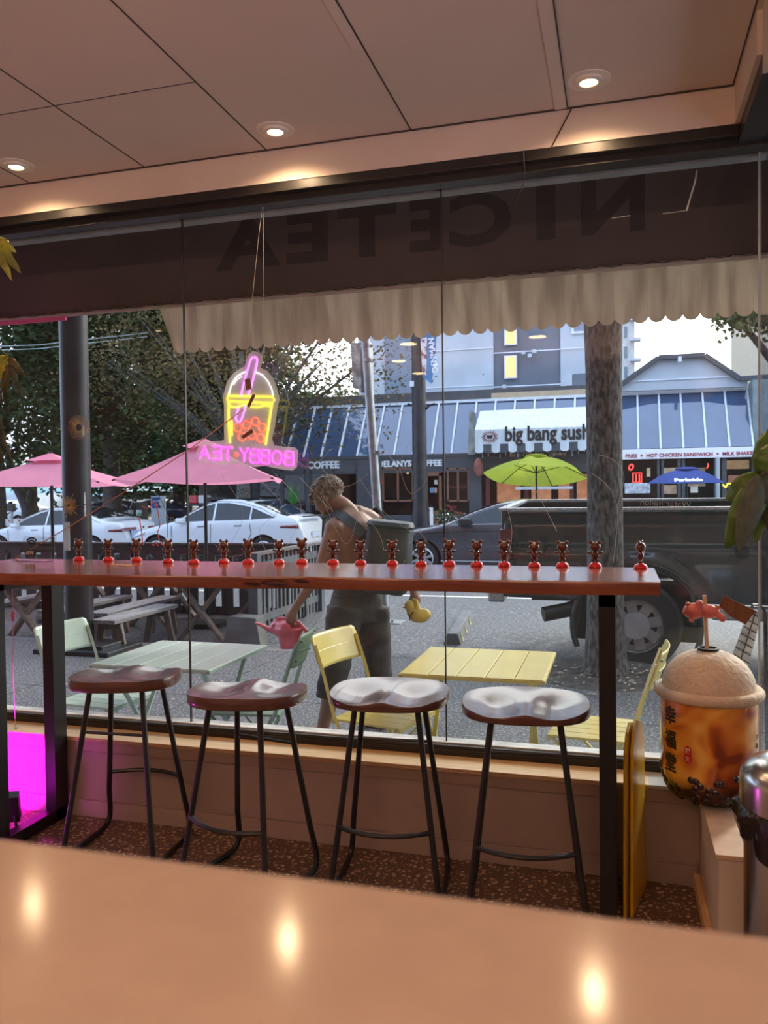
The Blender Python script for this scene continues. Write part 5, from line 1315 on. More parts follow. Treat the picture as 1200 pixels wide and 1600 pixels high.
for a0, a1, a2, ex in ((hipL, knL, anL, 0), (hipR, knR, anR, 0)):
    b.tube([a0, lerp(a0, a1, .4), a1, lerp(a1, a2, .3)+V((.012, 0, 0)), lerp(a1, a2, .75), a2], [.095, .078, .056, .058, .040, .035], 14)
    ft = V((-1, .15, 0)).normalized(); gz = ZS
    ank = V((a2.x, a2.y, gz+.07)); b.tube([a2, ank], [.036, .036], 10)
    b.tube([ank+V((.035, 0, -.03)), ank+V((0, 0, -.03)), ank+ft*.09+V((0, 0, -.042)), ank+ft*.16+V((0, 0, -.05))], [.035, .040, .036, .022], 12)
# head: f looks down to the left, h is the crown direction
f_ = V((-.83, .12, -.52)).normalized(); h_ = V((-.50, .03, .86)); h_ = (h_-f_*h_.dot(f_)).normalized(); l_ = f_.cross(h_).normalized()
def HP(a, c, e_): return hc+f_*a+h_*c+l_*e_
b.tube([nec-V((0, 0, .03)), lerp(nec, HP(-.03, -.04, 0), .6), HP(-.02, -.02, 0)], [.062, .056, .055], 14)
Mh = Matrix((f_, h_, l_)).transposed().to_4x4(); Mh.translation = hc
def hb(p, r, sc, n=16):
    q = MB().ball((0, 0, 0), r, sc, n); b.add([Mh @ (v+V(p)) for v in q.v], q.f)
hb((-.008, .030, 0), .088, (1.08, .96, .86), 24); hb((.030, -.012, 0), .070, (.95, 1.05, .86), 20)
hb((.050, -.062, 0), .040, (.95, .8, 1.0)); hb((.072, -.085, 0), .020, (1, .9, 1.1), 12)
hb((.030, -.055, .038), .028, (1.3, .9, .6)); hb((.030, -.055, -.038), .028, (1.3, .9, .6))
hb((.082, .030, 0), .026, (.6, .5, 2.0)); hb((.103, -.012, 0), .016, (1, 1.0, .9), 12); b.tube([HP(.084, .026, 0), HP(.100, -.004, 0), HP(.108, -.016, 0)], [.009, .011, .012], 8)
hb((.086, -.046, 0), .013, (.8, .5, 1.7), 12); hb((.085, -.058, 0), .013, (.8, .5, 1.5), 12)
for s_ in (-1, 1):
    hb((.058, .008, s_*.048), .022, (.8, .7, .8), 12); hb((-.018, -.008, s_*.078), .022, (.75, 1.25, .38), 14); hb((-.024, -.002, s_*.086), .014, (.6, 1.4, .35), 12)
hand(b, wrL, (-.45, .05, -.9), (.2, 1, -.1), -1, (.7, .9, .7))
hand(b, wrR, (.25, -.1, -.95), (-.6, -.5, 0), 1, (.5, .7, .5))
body = blob(b, 'body', m_skin, man, .0075, 5)
# eyes, brows
for s_ in (-1, 1):
    q = MB().ball(HP(.073, .010, s_*.031), .0115, n=12); q.build('eye', M('eye white', (.5, .48, .46), .3) if s_ < 0 else bpy.data.materials['eye white'], man, world=True, smooth=True)
    MB().tube([HP(.089, .028, s_*.014), HP(.090, .034, s_*.03), HP(.080, .030, s_*.048)], .0038, 6).build('eyebrow', m_hair, man, world=True)
# hair: curls over the skull
random.seed(21); hr = MB()
q = MB().ball((0, 0, 0), .098, (1.08, .92, .90), 24); hr.add([Mh @ (v+V((-.018, .042, 0))) for v in q.v], q.f)
for i in range(330):
    u, a = random.uniform(-.35, 1), random.uniform(0, 2*PI); s_ = math.sqrt(max(0, 1-u*u))
    d_ = V((s_*math.cos(a), u, s_*math.sin(a)))
    if d_.x > .62 and d_.y < .55: continue
    if d_.y < -.1 and d_.x > -.2: continue
    p = V((-.018, .042, 0))+V((d_.x*.103, d_.y*.090, d_.z*.088)); r = random.uniform(.010, .017)
    t1 = d_.cross(V((random.uniform(-1, 1), random.uniform(-1, 1), random.uniform(-1, 1)))).normalized(); t2 = d_.cross(t1)
    P = [Mh @ (p+d_*(.004+.010*k/7)+t1*(r*math.cos(k*1.0))+t2*(r*math.sin(k*1.0))) for k in range(7)]
    hr.tube(P, [.0045]*6+[.002], 5)
for (a0, c0, e0) in ((.075, .085, .03), (.085, .075, 0), (.08, .08, -.03), (.09, .06, .02), (.09, .06, -.02)):
    hr.tube([HP(a0-.03, c0, e0), HP(a0+.012, c0-.004, e0), HP(a0+.028, c0-.03, e0*1.1)], [.013, .011, .004], 6)
hr.build('hair', m_hair, man, world=True, smooth=60, fix=False)
# shorts to below the knee
b = MB()
sv = list(b.v)
ax = ax_
ell_tube([wst-V((0, 0, .075)), lerp(pel, wst, .45), pel, pel-V((0, 0, .10))], [(.156, .116), (.168, .128), (.182, .145), (.165, .140)], n=24)
for a0, a1, a2 in ((hipL, knL, anL), (hipR, knR, anR)):
    c_ = lerp(a1, a2, .22)
    b.tube([a0+V((0, 0, .02)), lerp(a0, a1, .35), lerp(a0, a1, .75), a1, c_], [.118, .110, .094, .086, .080], 20)
    b.ball(lerp(a0, a1, .62)+V((0.0, -.075, 0)), .05, (1, .5, 1.2))
so_ = blob(b, 'shorts', m_short, man, .010, 3)
for vtx in so_.data.vertices:
    nn_ = noise.noise(V(vtx.co)*9)*.010+noise.noise(V(vtx.co)*V((22, 22, 9)))*.005 if False else noise.noise(V((vtx.co.x*9, vtx.co.y*9, vtx.co.z*14)))*.012
    vtx.co += vtx.normal*nn_
for a1, a2 in ((knL, anL), (knR, anR)):
    c_ = lerp(a1, a2, .24); MB().tube([c_+V((0, 0, .018)), c_-V((0, 0, .006))], [.084, .085], 20).build('cuff', m_short, man, world=True, smooth=True)
MB().tube([lerp(wst, pel, .62)+ax*(.162*math.cos(a))+V((ax.y, -ax.x, 0))*(.122*math.sin(a)) for a in [2*PI*i/24 for i in range(24)]], .011, 6, closed=True).build('waistband', m_short, man, world=True, smooth=True)
# backpack
bp_ = thing('backpack', 'dark slate box-shaped backpack worn by the shirtless person', 'backpack', (J(604, 870).x, YM, J(604, 870).z))
cB = J(606, 872, -.10); b = MB()
fx = V((.93, .18, -.10)).normalized(); fz = V((.06, 0, 1)).normalized(); fyv = fz.cross(fx).normalized(); fz = fx.cross(fyv)
Mb = Matrix((fx, fyv, fz)).transposed().to_4x4(); Mb.translation = cB
def rbox(w, d, h, r, taper=1.0, n=8):
    vs = []; fs = []; Z_ = []
    prof = [(-h/2, .80), (-h/2+r*.3, .93), (-h/2+r, 1.0), (0, 1.02), (h/2-r, taper), (h/2-r*.25, taper*.97), (h/2, taper*.90)]
    m_ = 28
    for z, s in prof:
        for j in range(m_):
            a = 2*PI*j/m_; c, q = math.cos(a), math.sin(a); k = (abs(c)**5+abs(q)**5)**(-1/5); vs.append((c*k*w/2*s, q*k*d/2*s, z))
    for i in range(len(prof)-1):
        for j in range(m_): fs.append((i*m_+j, i*m_+(j+1) % m_, (i+1)*m_+(j+1) % m_, (i+1)*m_+j))
    fs += [tuple(range(m_))[::-1], tuple((len(prof)-1)*m_+j for j in range(m_))]
    return vs, fs
v_, f__ = rbox(.29, .27, .42, .05, .95); b.add(v_, f__, Mb); b.build('bag_body', m_pack, bp_, world=True, smooth=50)
v_, f__ = rbox(.285, .27, .045, .015, .98); MB().add(v_, f__, Mb @ Matrix.Translation((0, 0, .205))).build('bag_lid', m_pack, bp_, world=True, smooth=50)
MB().tube([Mb @ V((.140*math.cos(a)*(abs(math.cos(a))**5+abs(math.sin(a))**5)**-.2, .131*math.sin(a)*(abs(math.cos(a))**5+abs(math.sin(a))**5)**-.2, .182)) for a in [2*PI*i/32 for i in range(32)]], .004, 6, closed=True).build('zip_piping', M('teal piping', (.03, .10, .10), .5), bp_, world=True)
def strap(P, w, mat=m_pack):
    q = MB(); vs = []; fs = []
    for i, p in enumerate(P):
        t_ = (P[min(i+1, len(P)-1)]-P[max(i-1, 0)]).normalized(); out = (p-che); out = (out-t_*out.dot(t_)).normalized(); sd = t_.cross(out)
        vs += [p+sd*w+out*.0, p+sd*w+out*.014, p-sd*w+out*.014, p-sd*w]
    for i in range(len(P)-1):
        for j in range(4): fs.append((i*4+j, i*4+(j+1) % 4, (i+1)*4+(j+1) % 4, (i+1)*4+j))
    fs += [(0, 3, 2, 1), tuple((len(P)-1)*4+j for j in range(4))]
    q.add(vs, fs).build('strap', mat, bp_, world=True, smooth=50)
strap([J(568, 836, -.17), J(552, 820, -.165), J(536, 807, -.13), J(522, 802, -.06), J(510, 808, .01), J(508, 840, .02)], .030)
strap([J(600, 835, .10), J(598, 810, .17), J(588, 797, .20), J(576, 803, .18), J(570, 830, .10)], .028)
# watering cans
m_pinkc = M('pink plastic can', (.66, .12, .18), .35, var=.06, scale=6, coat=.2)
m_yelc = M('yellow plastic can', (.66, .48, .08), .35, var=.06, scale=6, coat=.2)
Yp = YM-.16
K_ = lambda x, y, dy=0: at(x, y, Yp+dy)
c1 = thing('watering_can', 'pink elephant-shaped watering can held low in the left hand', 'watering can', tuple(K_(450, 1018)))
b = MB()
b.tube([K_(453, 980), K_(453, 995), K_(454, 1012)], [.088, .074, .066], 18); b.ball(K_(447, 984), .072, (1.2, .9, .85)); b.ball(K_(433, 981), .045, (1.1, .9, 1))
b.tube([K_(430, 985), K_(418, 982), K_(408, 977), K_(398, 973)], [.030, .017, .012, .009], 10)
b.tube([K_(424, 976), K_(436, 966), K_(450, 966), K_(466, 972)], .011, 8); b.tube([K_(466, 972), K_(478, 985), K_(482, 1000), K_(472, 1010)], .012, 8)
blob(b, 'can_body', m_pinkc, c1, .006, 4)
for dy in (-.085, .085): MB().ball(K_(446, 983, dy), .036, (1, .3, 1.1), 14).build('ear', m_pinkc, c1, world=True, smooth=True)
for dx, dy in ((-.02, -.09), (.012, -.095)): MB().ball(K_(430, 978, -.052)+V((dx, .01, 0)), .005, n=8).build('eye_mark', m_ink, c1, world=True)
Yp = YM+.06
c2 = thing('watering_can', 'yellow duck-shaped watering can hanging from the right hand', 'watering can', tuple(K_(655, 973)))
b = MB(); b.ball(K_(655, 962), .062, (1.12, .9, .74)); b.ball(K_(662, 960), .045, (1.1, .9, .85)); b.ball(K_(640, 946), .034); b.tube([K_(640, 946), K_(645, 958)], [.026, .04], 10)
b.tube([K_(655, 962), K_(652, 948), K_(650, 938), K_(644, 936)], [.040, .018, .013, .012], 10)
blob(b, 'can_body', m_yelc, c2, .0055, 4)
MB().ball(K_(634, 949), .016, (1.3, .9, .5), 10).build('beak', M('orange beak', (.65, .28, .04), .4), c2, world=True, smooth=True)
MB().tube([K_(640, 970, -.05), K_(641, 962, -.058), K_(646, 955, -.055)], .003, 5).build('wing_line', m_ink, c2, world=True)

# ================================================================ BUILDINGS ACROSS THE STREET
YFB = 26.0
m_slate = M('slate shopfront paint', (.065, .075, .085), .6, var=.15, scale=1.5)
m_glz = M('blue grey sloped glazing', (.05, .09, .17), .04, var=.15, scale=.6, coat=1, spec=1)
m_glzb = M('white glazing bar', (.68, .71, .74), .5, var=.08)
m_woodf = wood('brown timber window frame', (.17, .075, .04), (.28, .13, .075), .5, 'Z')
m_dark = M('dark shop interior', (.035, .030, .028), .7, var=.5, scale=2)
m_shopg = glassmat('shop window glass', (.75, .78, .8))
m_stucco = M('pale grey stucco', (.46, .49, .52), .8, var=.06, scale=1.2)
m_stuccod = M('mid grey stucco', (.13, .15, .18), .8, var=.08, scale=1.2)
m_cornice = M('dark cornice', (.07, .075, .08), .7, var=.15)
m_beige = M('tan fascia', (.50, .38, .24), .7, var=.08)
bd = thing('shop_building', 'low shop building across the street with sloped blue glazing and three shopfronts', 'building', (-3, YFB, -.21))
xl, xr = at(395, 712, YFB).x, at(1178, 700, YFB).x
zgb = 2.62; ztp = 4.42; YT = 27.25
xl2 = xl-3
def bpart(mb, name, mat, par=bd, **k): return mb.build(name, mat, par, world=True, **k)
bpart(MB().prism([(xl2, YFB, zgb), (xr, YFB, zgb), (xr, YT, ztp), (xl2, YT, ztp)], (0, .06, -.04)), 'sloped_glazing', m_glz)
b = MB(); nb_ = int((xr-xl2)/.645)
for i in range(nb_+1):
    x = xr-.02-i*.645; b.bar((x, YFB-.03, zgb), (x, YT-.03, ztp+.02), .055, .05)
b.b2((xl2, YT-.08, ztp-.03), (xr, YT+.02, ztp+.06)); bpart(b, 'glazing_bars', m_glzb)
# side wall pieces, slabs
bpart(MB().b2((xl2, YFB-.02, 2.52), (at(972, 705, YFB).x, YFB+.1, zgb)).b2((xl2, YFB+.25, -.21), (xr, YFB+.35, -.1)), 'glazing_sill', m_cornice)
bpart(MB().b2((xl2, YT, ztp+.05), (at(917, 600, YT).x, YT+.3, ztp+.38)), 'cornice', m_cornice)
bpart(MB().b2((at(768, 615, YT).x, YT-.06, ztp+.06), (at(917, 600, YT).x, YT, ztp+.24)), 'tan_fascia', m_beige)
bpart(MB().b2((xl2, YT+.3, 2.6), (xr+8, YT+7, ztp+.2)), 'upper_wall', m_stucco)
# interior back wall and floor of the shops
bpart(MB().b2((xl2, YFB+2.4, -.21), (xr+7, YFB+2.5, 2.6)).b2((xl2, YFB+.1, 2.45), (xr+7, YFB+2.5, 2.52)), 'shop_interior', m_dark)
# coffee shop front
def X(px, Y=YFB): return at(px, 740, Y).x
def Zp(px, py, Y=YFB): return at(px, py, Y).z
bpart(MB().b2((X(395), YFB, 2.02), (X(742), YFB+.2, 2.52)), 'sign_band', m_slate)
bpart(MB().b2((X(395), YFB, -.21), (X(735), YFB+.15, .62)), 'base_wall', m_slate)
b = MB()
for a_, c_ in ((559, 577), (577, 597), (646, 654), (733, 752), (395, 402), (478, 484)): b.b2((X(a_), YFB-.06, -.21), (X(c_), YFB+.12, 2.45))
bpart(b, 'pier', m_slate)
def framed_window(x0, x1, y0, y1, n=1, par=bd, fm=None, name='shop_window', glow=None):
    X0, X1 = X(x0), X(x1); z1, z0 = Zp((x0+x1)/2, y0), Zp((x0+x1)/2, y1)
    b = MB(); w_ = .06
    b.b2((X0, YFB-.01, z0), (X0+w_, YFB+.08, z1)).b2((X1-w_, YFB-.01, z0), (X1, YFB+.08, z1)).b2((X0, YFB-.01, z0), (X1, YFB+.08, z0+w_)).b2((X0, YFB-.01, z1-w_), (X1, YFB+.08, z1))
    for i in range(1, n): xm = X0+(X1-X0)*i/n; b.b2((xm-w_/2, YFB-.01, z0), (xm+w_/2, YFB+.08, z1))
    o = b.build(name, fm or m_woodf, par, world=True)
    MB().b2((X0, YFB+.03, z0), (X1, YFB+.04, z1)).build('pane', m_shopg, o, world=True)
    return X0, X1, z0, z1
framed_window(597, 646, 731, 784, 2); framed_window(698, 733, 731, 784, 2); framed_window(402, 440, 735, 790, 1, fm=m_slate); framed_window(440, 478, 735, 790, 1, fm=m_slate); framed_window(484, 559, 735, 790, 2, fm=m_slate)
d_ = MB(); X0, X1 = X(664), X(690); d_.b2((X0, YFB-.03, -.15), (X0+.09, YFB+.05, 2.0)).b2((X1-.09, YFB-.03, -.15), (X1, YFB+.05, 2.0)).b2((X0, YFB-.03, 1.9), (X1, YFB+.05, 2.02)).b2((X0, YFB-.03, -.15), (X1, YFB+.05, .75))
do = d_.build('door', m_woodf, bd, world=True)
for (x0, x1, y0, y1, c) in ((672, 678, 762, 770, (.12, .3, .5)), (679, 683, 762, 770, (.5, .3, .25)), (679, 684, 750, 757, (.5, .5, .45)), (594, 600, 748, 756, (.5, .05, .03))):
    MB().b2((X(x0), YFB-.05, Zp(x0, y1)), (X(x1), YFB-.045, Zp(x0, y0))).build('door_notice', M('notice', c, .5, var=.3, scale=20), do, world=True)
b = MB().b2((X(566), YFB-1.6, .60), (X(645), YFB-1.55, .66)).b2((X(692), YFB-1.6, .60), (X(735), YFB-1.55, .66))
for px in (566, 606, 645, 692, 735): b.b2((X(px)-.02, YFB-1.6, -.21), (X(px)+.02, YFB-1.55, .62))
tagp(b.build('railing', m_cornice), 'dark terrace railing in front of the coffee shop', 'railing')
tagp(MB().prism([(X(566), YFB-1.5, -.21), (X(645), YFB-1.5, -.21), (X(645), YFB-1.5, .52), (X(566), YFB-1.5, .52)], (0, .02, 0)).build('terrace_screen', m_slate), 'dark solid terrace screen before the coffee shop', 'screen')
m_sgl = M('white sign letters', (.80, .82, .82), .5)
u1 = V((1, 0, 0))
for body_, x0, x1, y, nm in (('DELANYS COFFEE', 590, 690, 720, 'coffee_lettering'), ('COFFEE', 480, 530, 722.5, 'coffee_lettering')):
    q = MB(); p = at((x0+x1)/2, y, YFB-.02); text_on(q, body_, .3, p-V((0, 0, .10)), u1, (0, 0, 1), .02, .012, fit=X(x1)-X(x0)); bpart(q, nm, m_sgl)
for px, py in ((646, 737), (637, 738)): MB().ball(at(px, py, YFB+.8), .05, n=10).build('shop_lamp', emit('warm shop lamp', (1, .6, .25), 6) if px == 646 else bpy.data.materials['warm shop lamp'], bd, world=True)
# sushi shop awning
m_awl = M('weathered white awning', (.62, .66, .68), .7, var=.12, scale=2, stretch=(4, 4, .5))
m_awd = M('dark awning stripe', (.06, .07, .08), .7, var=.2)
sa = thing('sushi_awning', 'weathered white awning with black lowercase sushi shop name and striped valance', 'awning', (at(742, 700, 24.8).x, 24.8, 2.6))
SX0, SX1 = at(742, 680, 24.8).x, -.62
MB().prism([(SX0, 24.8, 3.27), (SX0, 24.8, 2.82), (SX0, 26, 2.82), (SX0, 25.85, 3.95)], (SX1-SX0, 0, 0)).build('canopy', m_awl, sa, world=True)
n_s = 14; wS = (SX1-SX0)/n_s
for k in range(n_s):
    x0 = SX0+k*wS; q = MB(); pts = [(x0, 24.79, 2.82), (x0+wS, 24.79, 2.82), (x0+wS, 24.79, 2.62)]+[(x0+wS/2+wS/2*math.cos(a), 24.79, 2.62-.07*math.sin(a)) for a in [PI*j/6 for j in range(1, 6)]]+[(x0, 24.79, 2.62)]
    q.prism(pts, (0, .02, 0)).build('valance_scallop', m_awd if k % 2 else m_awl, sa, world=True)
fr = MB()
for k in range(18): fr.b2((SX0+.2+k*.18, 24.95, 2.40+.06*((k*7) % 3)), (SX0+.215+k*.18, 24.965, 2.62))
fr.build('fringe', m_awl, sa, world=True)
q = MB(); p = at(871, 678, 24.78); xw0, xw1 = at(789, 678, 24.78).x, at(927, 678, 24.78).x
text_on(q, 'big bang sushi', .5, ((xw0+xw1)/2, 24.785, 3.045), u1, (0, 0, 1), .006, .016, fit=xw1-xw0, fith=.60); q.build('awning_lettering', m_ink, sa, world=True)
m_rays = M('dark red rays', (.28, .02, .03), .6)
q = MB(); lc_ = V((at(765, 679, 24.78).x, 24.785, 3.045))
for k in range(18):
    a = 2*PI*k/18; r0, r1 = .13, .24+.03*(k % 2); q.tube([lc_+V((r0*1.1*math.cos(a-.08), 0, r0*.8*math.sin(a-.08))), lc_+V((r1*1.05*math.cos(a), 0, r1*.8*math.sin(a))), lc_+V((r0*1.1*math.cos(a+.12), 0, r0*.8*math.sin(a+.12)))], .008, 4)
q.build('starburst_mark', m_rays, sa, world=True)
MB().prism([lc_+V((-.10, -.004, .05)), lc_+V((-.07, -.004, -.06)), lc_+V((.07, -.004, -.06)), lc_+V((.10, -.004, .05))], (0, .004, 0)).build('starburst_centre', m_ink, sa, world=True)
MB().prism([at(*z_, 25.6) for z_ in ((733, 641), (743, 645), (742, 710), (731, 710))], (0, .08, 0)).build('edge_flag', M('worn metal edge', (.30, .33, .30), .4, metal=.4, var=.4, scale=3), sa, world=True)
bpart(MB().b2((X(742), YFB-.02, 1.95), (X(972), YFB+.1, 2.55)), 'eatery_band', m_cornice)
q = MB(); text_on(q, 'Eat In - Take Out - Delivery', .2, at(840, 710, YFB-.04), u1, (0, 0, 1), .01, .008, fit=X(885)-X(797)); bpart(q, 'eatery_lettering', m_beige)
q = MB(); text_on(q, '688-8822', .2, at(846, 717.5, YFB-.04), u1, (0, 0, 1), .01, .006, fit=X(865)-X(828)); bpart(q, 'eatery_lettering', m_beige)
m_redd = M('dark red door frame', (.12, .02, .02), .5)
b = MB()
for px in (762, 822, 893, 955): b.b2((X(px)-.06, YFB-.05, -.21), (X(px)+.06, YFB+.1, 2.0))
bpart(b, 'red_frame', m_redd)
bpart(MB().b2((X(756), YFB, -.21), (X(972), YFB+.1, .45)), 'base_wall', m_redd)
m_warm = M('warm lit shop wall', (.50, .26, .15), .7, var=.45, scale=2.5, em=(.8, .30, .14), ems=.35)
for (x0, x1, y0, y1) in ((768, 806, 748, 790), (824, 856, 745, 790), (868, 892, 745, 785), (898, 915, 740, 790)):
    MB().b2((X(x0), YFB+1.2, Zp(x0, y1)), (X(x1), YFB+1.25, Zp(x0, y0))).build('lit_interior', m_warm, bd, world=True)
bpart(MB().b2((X(808), YFB-.5, Zp(808, 765)), (X(896), YFB-.45, Zp(808, 761))), 'counter_shelf', m_glzb)
MB().ball(at(748, 731, YFB-.3), .16, (1, 1, 2.0), 16).build('paper_lantern', M('faded red lantern', (.40, .13, .10), .6, var=.2), bd, world=True, smooth=True)
# chicken shop front
q0, q1 = X(972), X(1179)
bpart(MB().b2((q0, YFB-.12, 2.30), (q1, YFB-.02, 2.60)), 'fascia_sign', M('white fascia', (.74, .76, .80), .5, em=(1, 1, 1), ems=.12, var=.02))
q = MB(); text_on(q, 'FRIES  +  HOT CHICKEN SANDWICH  +  MILK SHAKE', .2, ((q0+q1)/2+.02, YFB-.13, 2.40), u1, (0, 0, 1), .008, .004, fit=(q1-q0)*.955); bpart(q, 'fascia_lettering', M('crimson letters', (.35, .01, .04), .5))
b = MB()
for px in (1030, 1034, 1062, 1067, 1119, 1132, 1178): b.b2((X(px)-.06, YFB-.02, -.21), (X(px)+.06, YFB+.08, 2.3))
bpart(b, 'mullion', m_cornice)
bpart(MB().cyl((X(1119), YFB-.4, -.21), (X(1119), YFB-.4, 2.3), .06, 12), 'column', m_stucco)
bpart(MB().b2((X(972), YFB+.0, -.21), (X(1180), YFB+.1, .5)), 'base_wall', m_cornice)
for (x0, x1, y0, y1, c) in ((1037, 1061, 730, 752, (.62, .56, .42)), (1075, 1107, 730, 760, (.30, .24, .19)), (1134, 1178, 718, 732, (.55, .36, .2)), (1134, 1141, 736, 760, (.3, .42, .42)), (1012, 1018, 730, 744, (.62, .56, .38)), (1144, 1166, 742, 762, (.42, .2, .14)), (1083, 1095, 758, 770, (.6, .6, .58)), (1040, 1060, 758, 772, (.4, .3, .22))):
    MB().b2((X(x0), YFB+.9, Zp(x0, y1)), (X(x1), YFB+.95, Zp(x0, y0))).build('lit_interior', M('lit interior patch', c, .6, var=.4, scale=4, em=c, ems=.35), bd, world=True)
nrx = bpy.data.materials['red neon']; m_redw = emit('red window neon', (1, .05, .04), 2.2)
q = MB(); c_ = at(986, 730, YFB-.05); q.tube([c_+V((.06*math.cos(a)+.02*math.sin(a), 0, .085*math.sin(a))) for a in [2*PI*i/14 for i in range(14)]], .022, 6, closed=True)
q.tube([at(1104, 732, YFB), at(1107, 728, YFB), at(1106, 724, YFB)], .02, 5); bpart(q, 'neon_ring', m_redw)
q = MB()
for x0, x1, y0, y1 in ((988, 1003, 739, 740), (988, 990, 739, 753), (993, 995, 741, 753), (998, 1000, 741, 753), (1002, 1003, 739, 753), (988, 1003, 753, 754)): q.b2((X(x0), YFB-.05, Zp(x0, y1)), (X(x1), YFB-.03, Zp(x0, y0)))
bpart(q, 'led_sign', m_redw)
tagp(MB().b2((at(976, 760, 25).x, 25, at(976, 771, 25).z), (at(1016, 760, 25).x, 25.03, at(976, 755, 25).z)).build('banner_board', M('pale menu banner', (.55, .58, .60), .6, var=.35, scale=9)), 'pale banner board left of the blue umbrella before the chicken shop', 'board')
tagp(MB().tube([at(1134, 762, 25), at(1137, 755, 25), at(1145, 757, 25), at(1148, 764, 25)], .02, 6).tube([at(1129, 757, 25), at(1134, 762, 25)], .02, 6).build('window_neon', emit('yellow window neon', (1, .9, .05), 1.6)), 'small yellow curved neon tube by the blue umbrella', 'neon')
# gabled parapet
gp = [at(*z_, 26.9) for z_ in ((960, 612), (960, 608), (972, 602), (1029, 561), (1101, 557), (1154, 594), (1168, 593), (1168, 604))]
bpart(MB().prism(gp, (0, .25, 0)), 'gable_wall', m_stucco)
b = MB(); gp2 = [at(*z_, 26.78) for z_ in ((966, 604), (1029, 559), (1101, 555), (1156, 592), (1200, 589))]
for a_, c_ in zip(gp2[:-1], gp2[1:]): b.bar(a_, c_, .14, .17, up=(0, 1, 0))
bpart(b, 'roof_edge', m_cornice)
bpart(MB().b2((at(972, 600, 26.86).x, 26.86, 4.78), (at(1140, 600, 26.86).x, 26.90, 4.82)), 'moulding', m_glzb)
bpart(MB().box(at(1062, 562, 26.6), (.10, .3, .16)), 'floodlight', m_glzb)
bpart(MB().b2((X(1179), YFB-.3, -.21), (X(1179)+4, YFB+.4, 2.5)).b2((X(1179), 26.3, 2.5), (X(1179)+5, 27.2, 4.6)), 'corner_wall', M('grey green corner wall', (.20, .25, .25), .6, var=.15))
# upper building behind
ub = thing('upper_building', 'pale and dark grey stucco building with two lit windows behind the shops', 'building', (-5, 34, 0))
YU = 34.4
def U(px, py, Y=YU): return at(px, py, Y)
def panel(x0, x1, mat, name, dy=0, yt=430, yb=640):
    a_, c_ = U(x0, 600, YU+dy), U(x1, 600, YU+dy); MB().b2((a_.x, YU+dy, -.2), (c_.x, YU+dy+.5, 13)).build(name, mat, ub, world=True)
panel(560, 600, m_stucco, 'pale_wall', .2); panel(598, 656, M('blue grey stucco', (.22, .26, .31), .8), 'grey_wall', .35); panel(656, 771, m_stucco, 'pale_wall'); panel(771, 876, m_stuccod, 'dark_wall', .15); panel(876, 975, m_stucco, 'pale_wall', .05)
b = MB()
for x0, x1, y in ((656, 771, 550), (771, 876, 552), (771, 876, 605), (876, 975, 545), (656, 771, 607), (876, 975, 603)):
    p, r_ = U(x0, y, YU-.03), U(x1, y, YU-.03); b.b2((p.x, YU-.05, p.z-.02), (r_.x, YU-.02, p.z+.02))
b.build('joint_line', m_glzb, ub, world=True)
m_litw = emit('amber lit window', (1, .50, .18), .75)
for y0, y1 in ((515, 538), (557, 590), (470, 492)):
    p, r_ = U(790, y1, YU), U(806, y0, YU); o = MB().b2((p.x-.05, YU-.06, p.z-.05), (r_.x+.05, YU+.02, r_.z+.05)).build('window_frame', m_glzb, ub, world=True)
    MB().b2((p.x, YU-.08, p.z), (r_.x, YU-.07, r_.z)).build('lit_pane', m_litw, o, world=True)
p, r_ = U(893, 522, YU), U(915, 505, YU); o = MB().b2((p.x, YU-.06, p.z), (r_.x+.4, YU+.02, r_.z+.3)).build('window_frame', m_glzb, ub, world=True); MB().b2((p.x+.1, YU-.08, p.z+.1), (r_.x+.3, YU-.065, r_.z+.2)).build('pane', m_glz, o, world=True)
p, r_ = U(895, 605, 32), U(940, 582, 32); MB().b2((p.x, 32, p.z-1), (r_.x, 33.5, r_.z)).build('roof_box', m_stuccod, ub, world=True); MB().b2((p.x-.25, 31.98, p.z-1), (p.x-.02, 33.5, r_.z)).build('roof_box_side', m_stucco, ub, world=True)
for px, py in ((818, 551), (828, 556), (835, 549), (788, 604)): MB().box(U(px, py, YU-.15), (.16, .2, .14)).build('wall_lamp', m_stucco, ub, world=True)
# tower block with balconies
tw = thing('apartment_tower', 'distant pale apartment tower with stacked balconies right of the tree trunk', 'building', (at(985, 560, 70).x, 70, 0))
x0, x1 = at(925, 560, 70).x, at(992, 560, 70).x
MB().b2((x0, 70, -.3), (x1, 80, 30)).build('tower_wall', M('pale tower wall', (.52, .53, .52), .8), tw, world=True)
m_win = M('tower window glass', (.14, .19, .22), .15, var=.2)
for k in range(8):
    z = 5.2+k*1.65
    MB().b2((at(985, 560, 70).x, 69.2, z), (at(1001, 560, 70).x, 70.2, z+.22)).build('balcony', m_stucco, tw, world=True)
    MB().b2((x0+.4, 69.9, z+.4), (x1-.6, 69.98, z+1.3)).build('window_band', m_win, tw, world=True)
eb = thing('corner_building', 'beige building sliver at the far right edge behind the roof line', 'building', (at(1200, 560, 45).x, 45, 0))
x0 = at(1184, 560, 45).x; MB().b2((x0, 45, -.3), (x0+12, 55, 13)).build('beige_wall', M('beige wall', (.52, .44, .32), .8), eb, world=True)
for k in range(3): MB().b2((x0+.8, 44.95, 6.2+k*2), (x0+2.5, 45.01, 7.5+k*2)).build('window', m_win, eb, world=True)
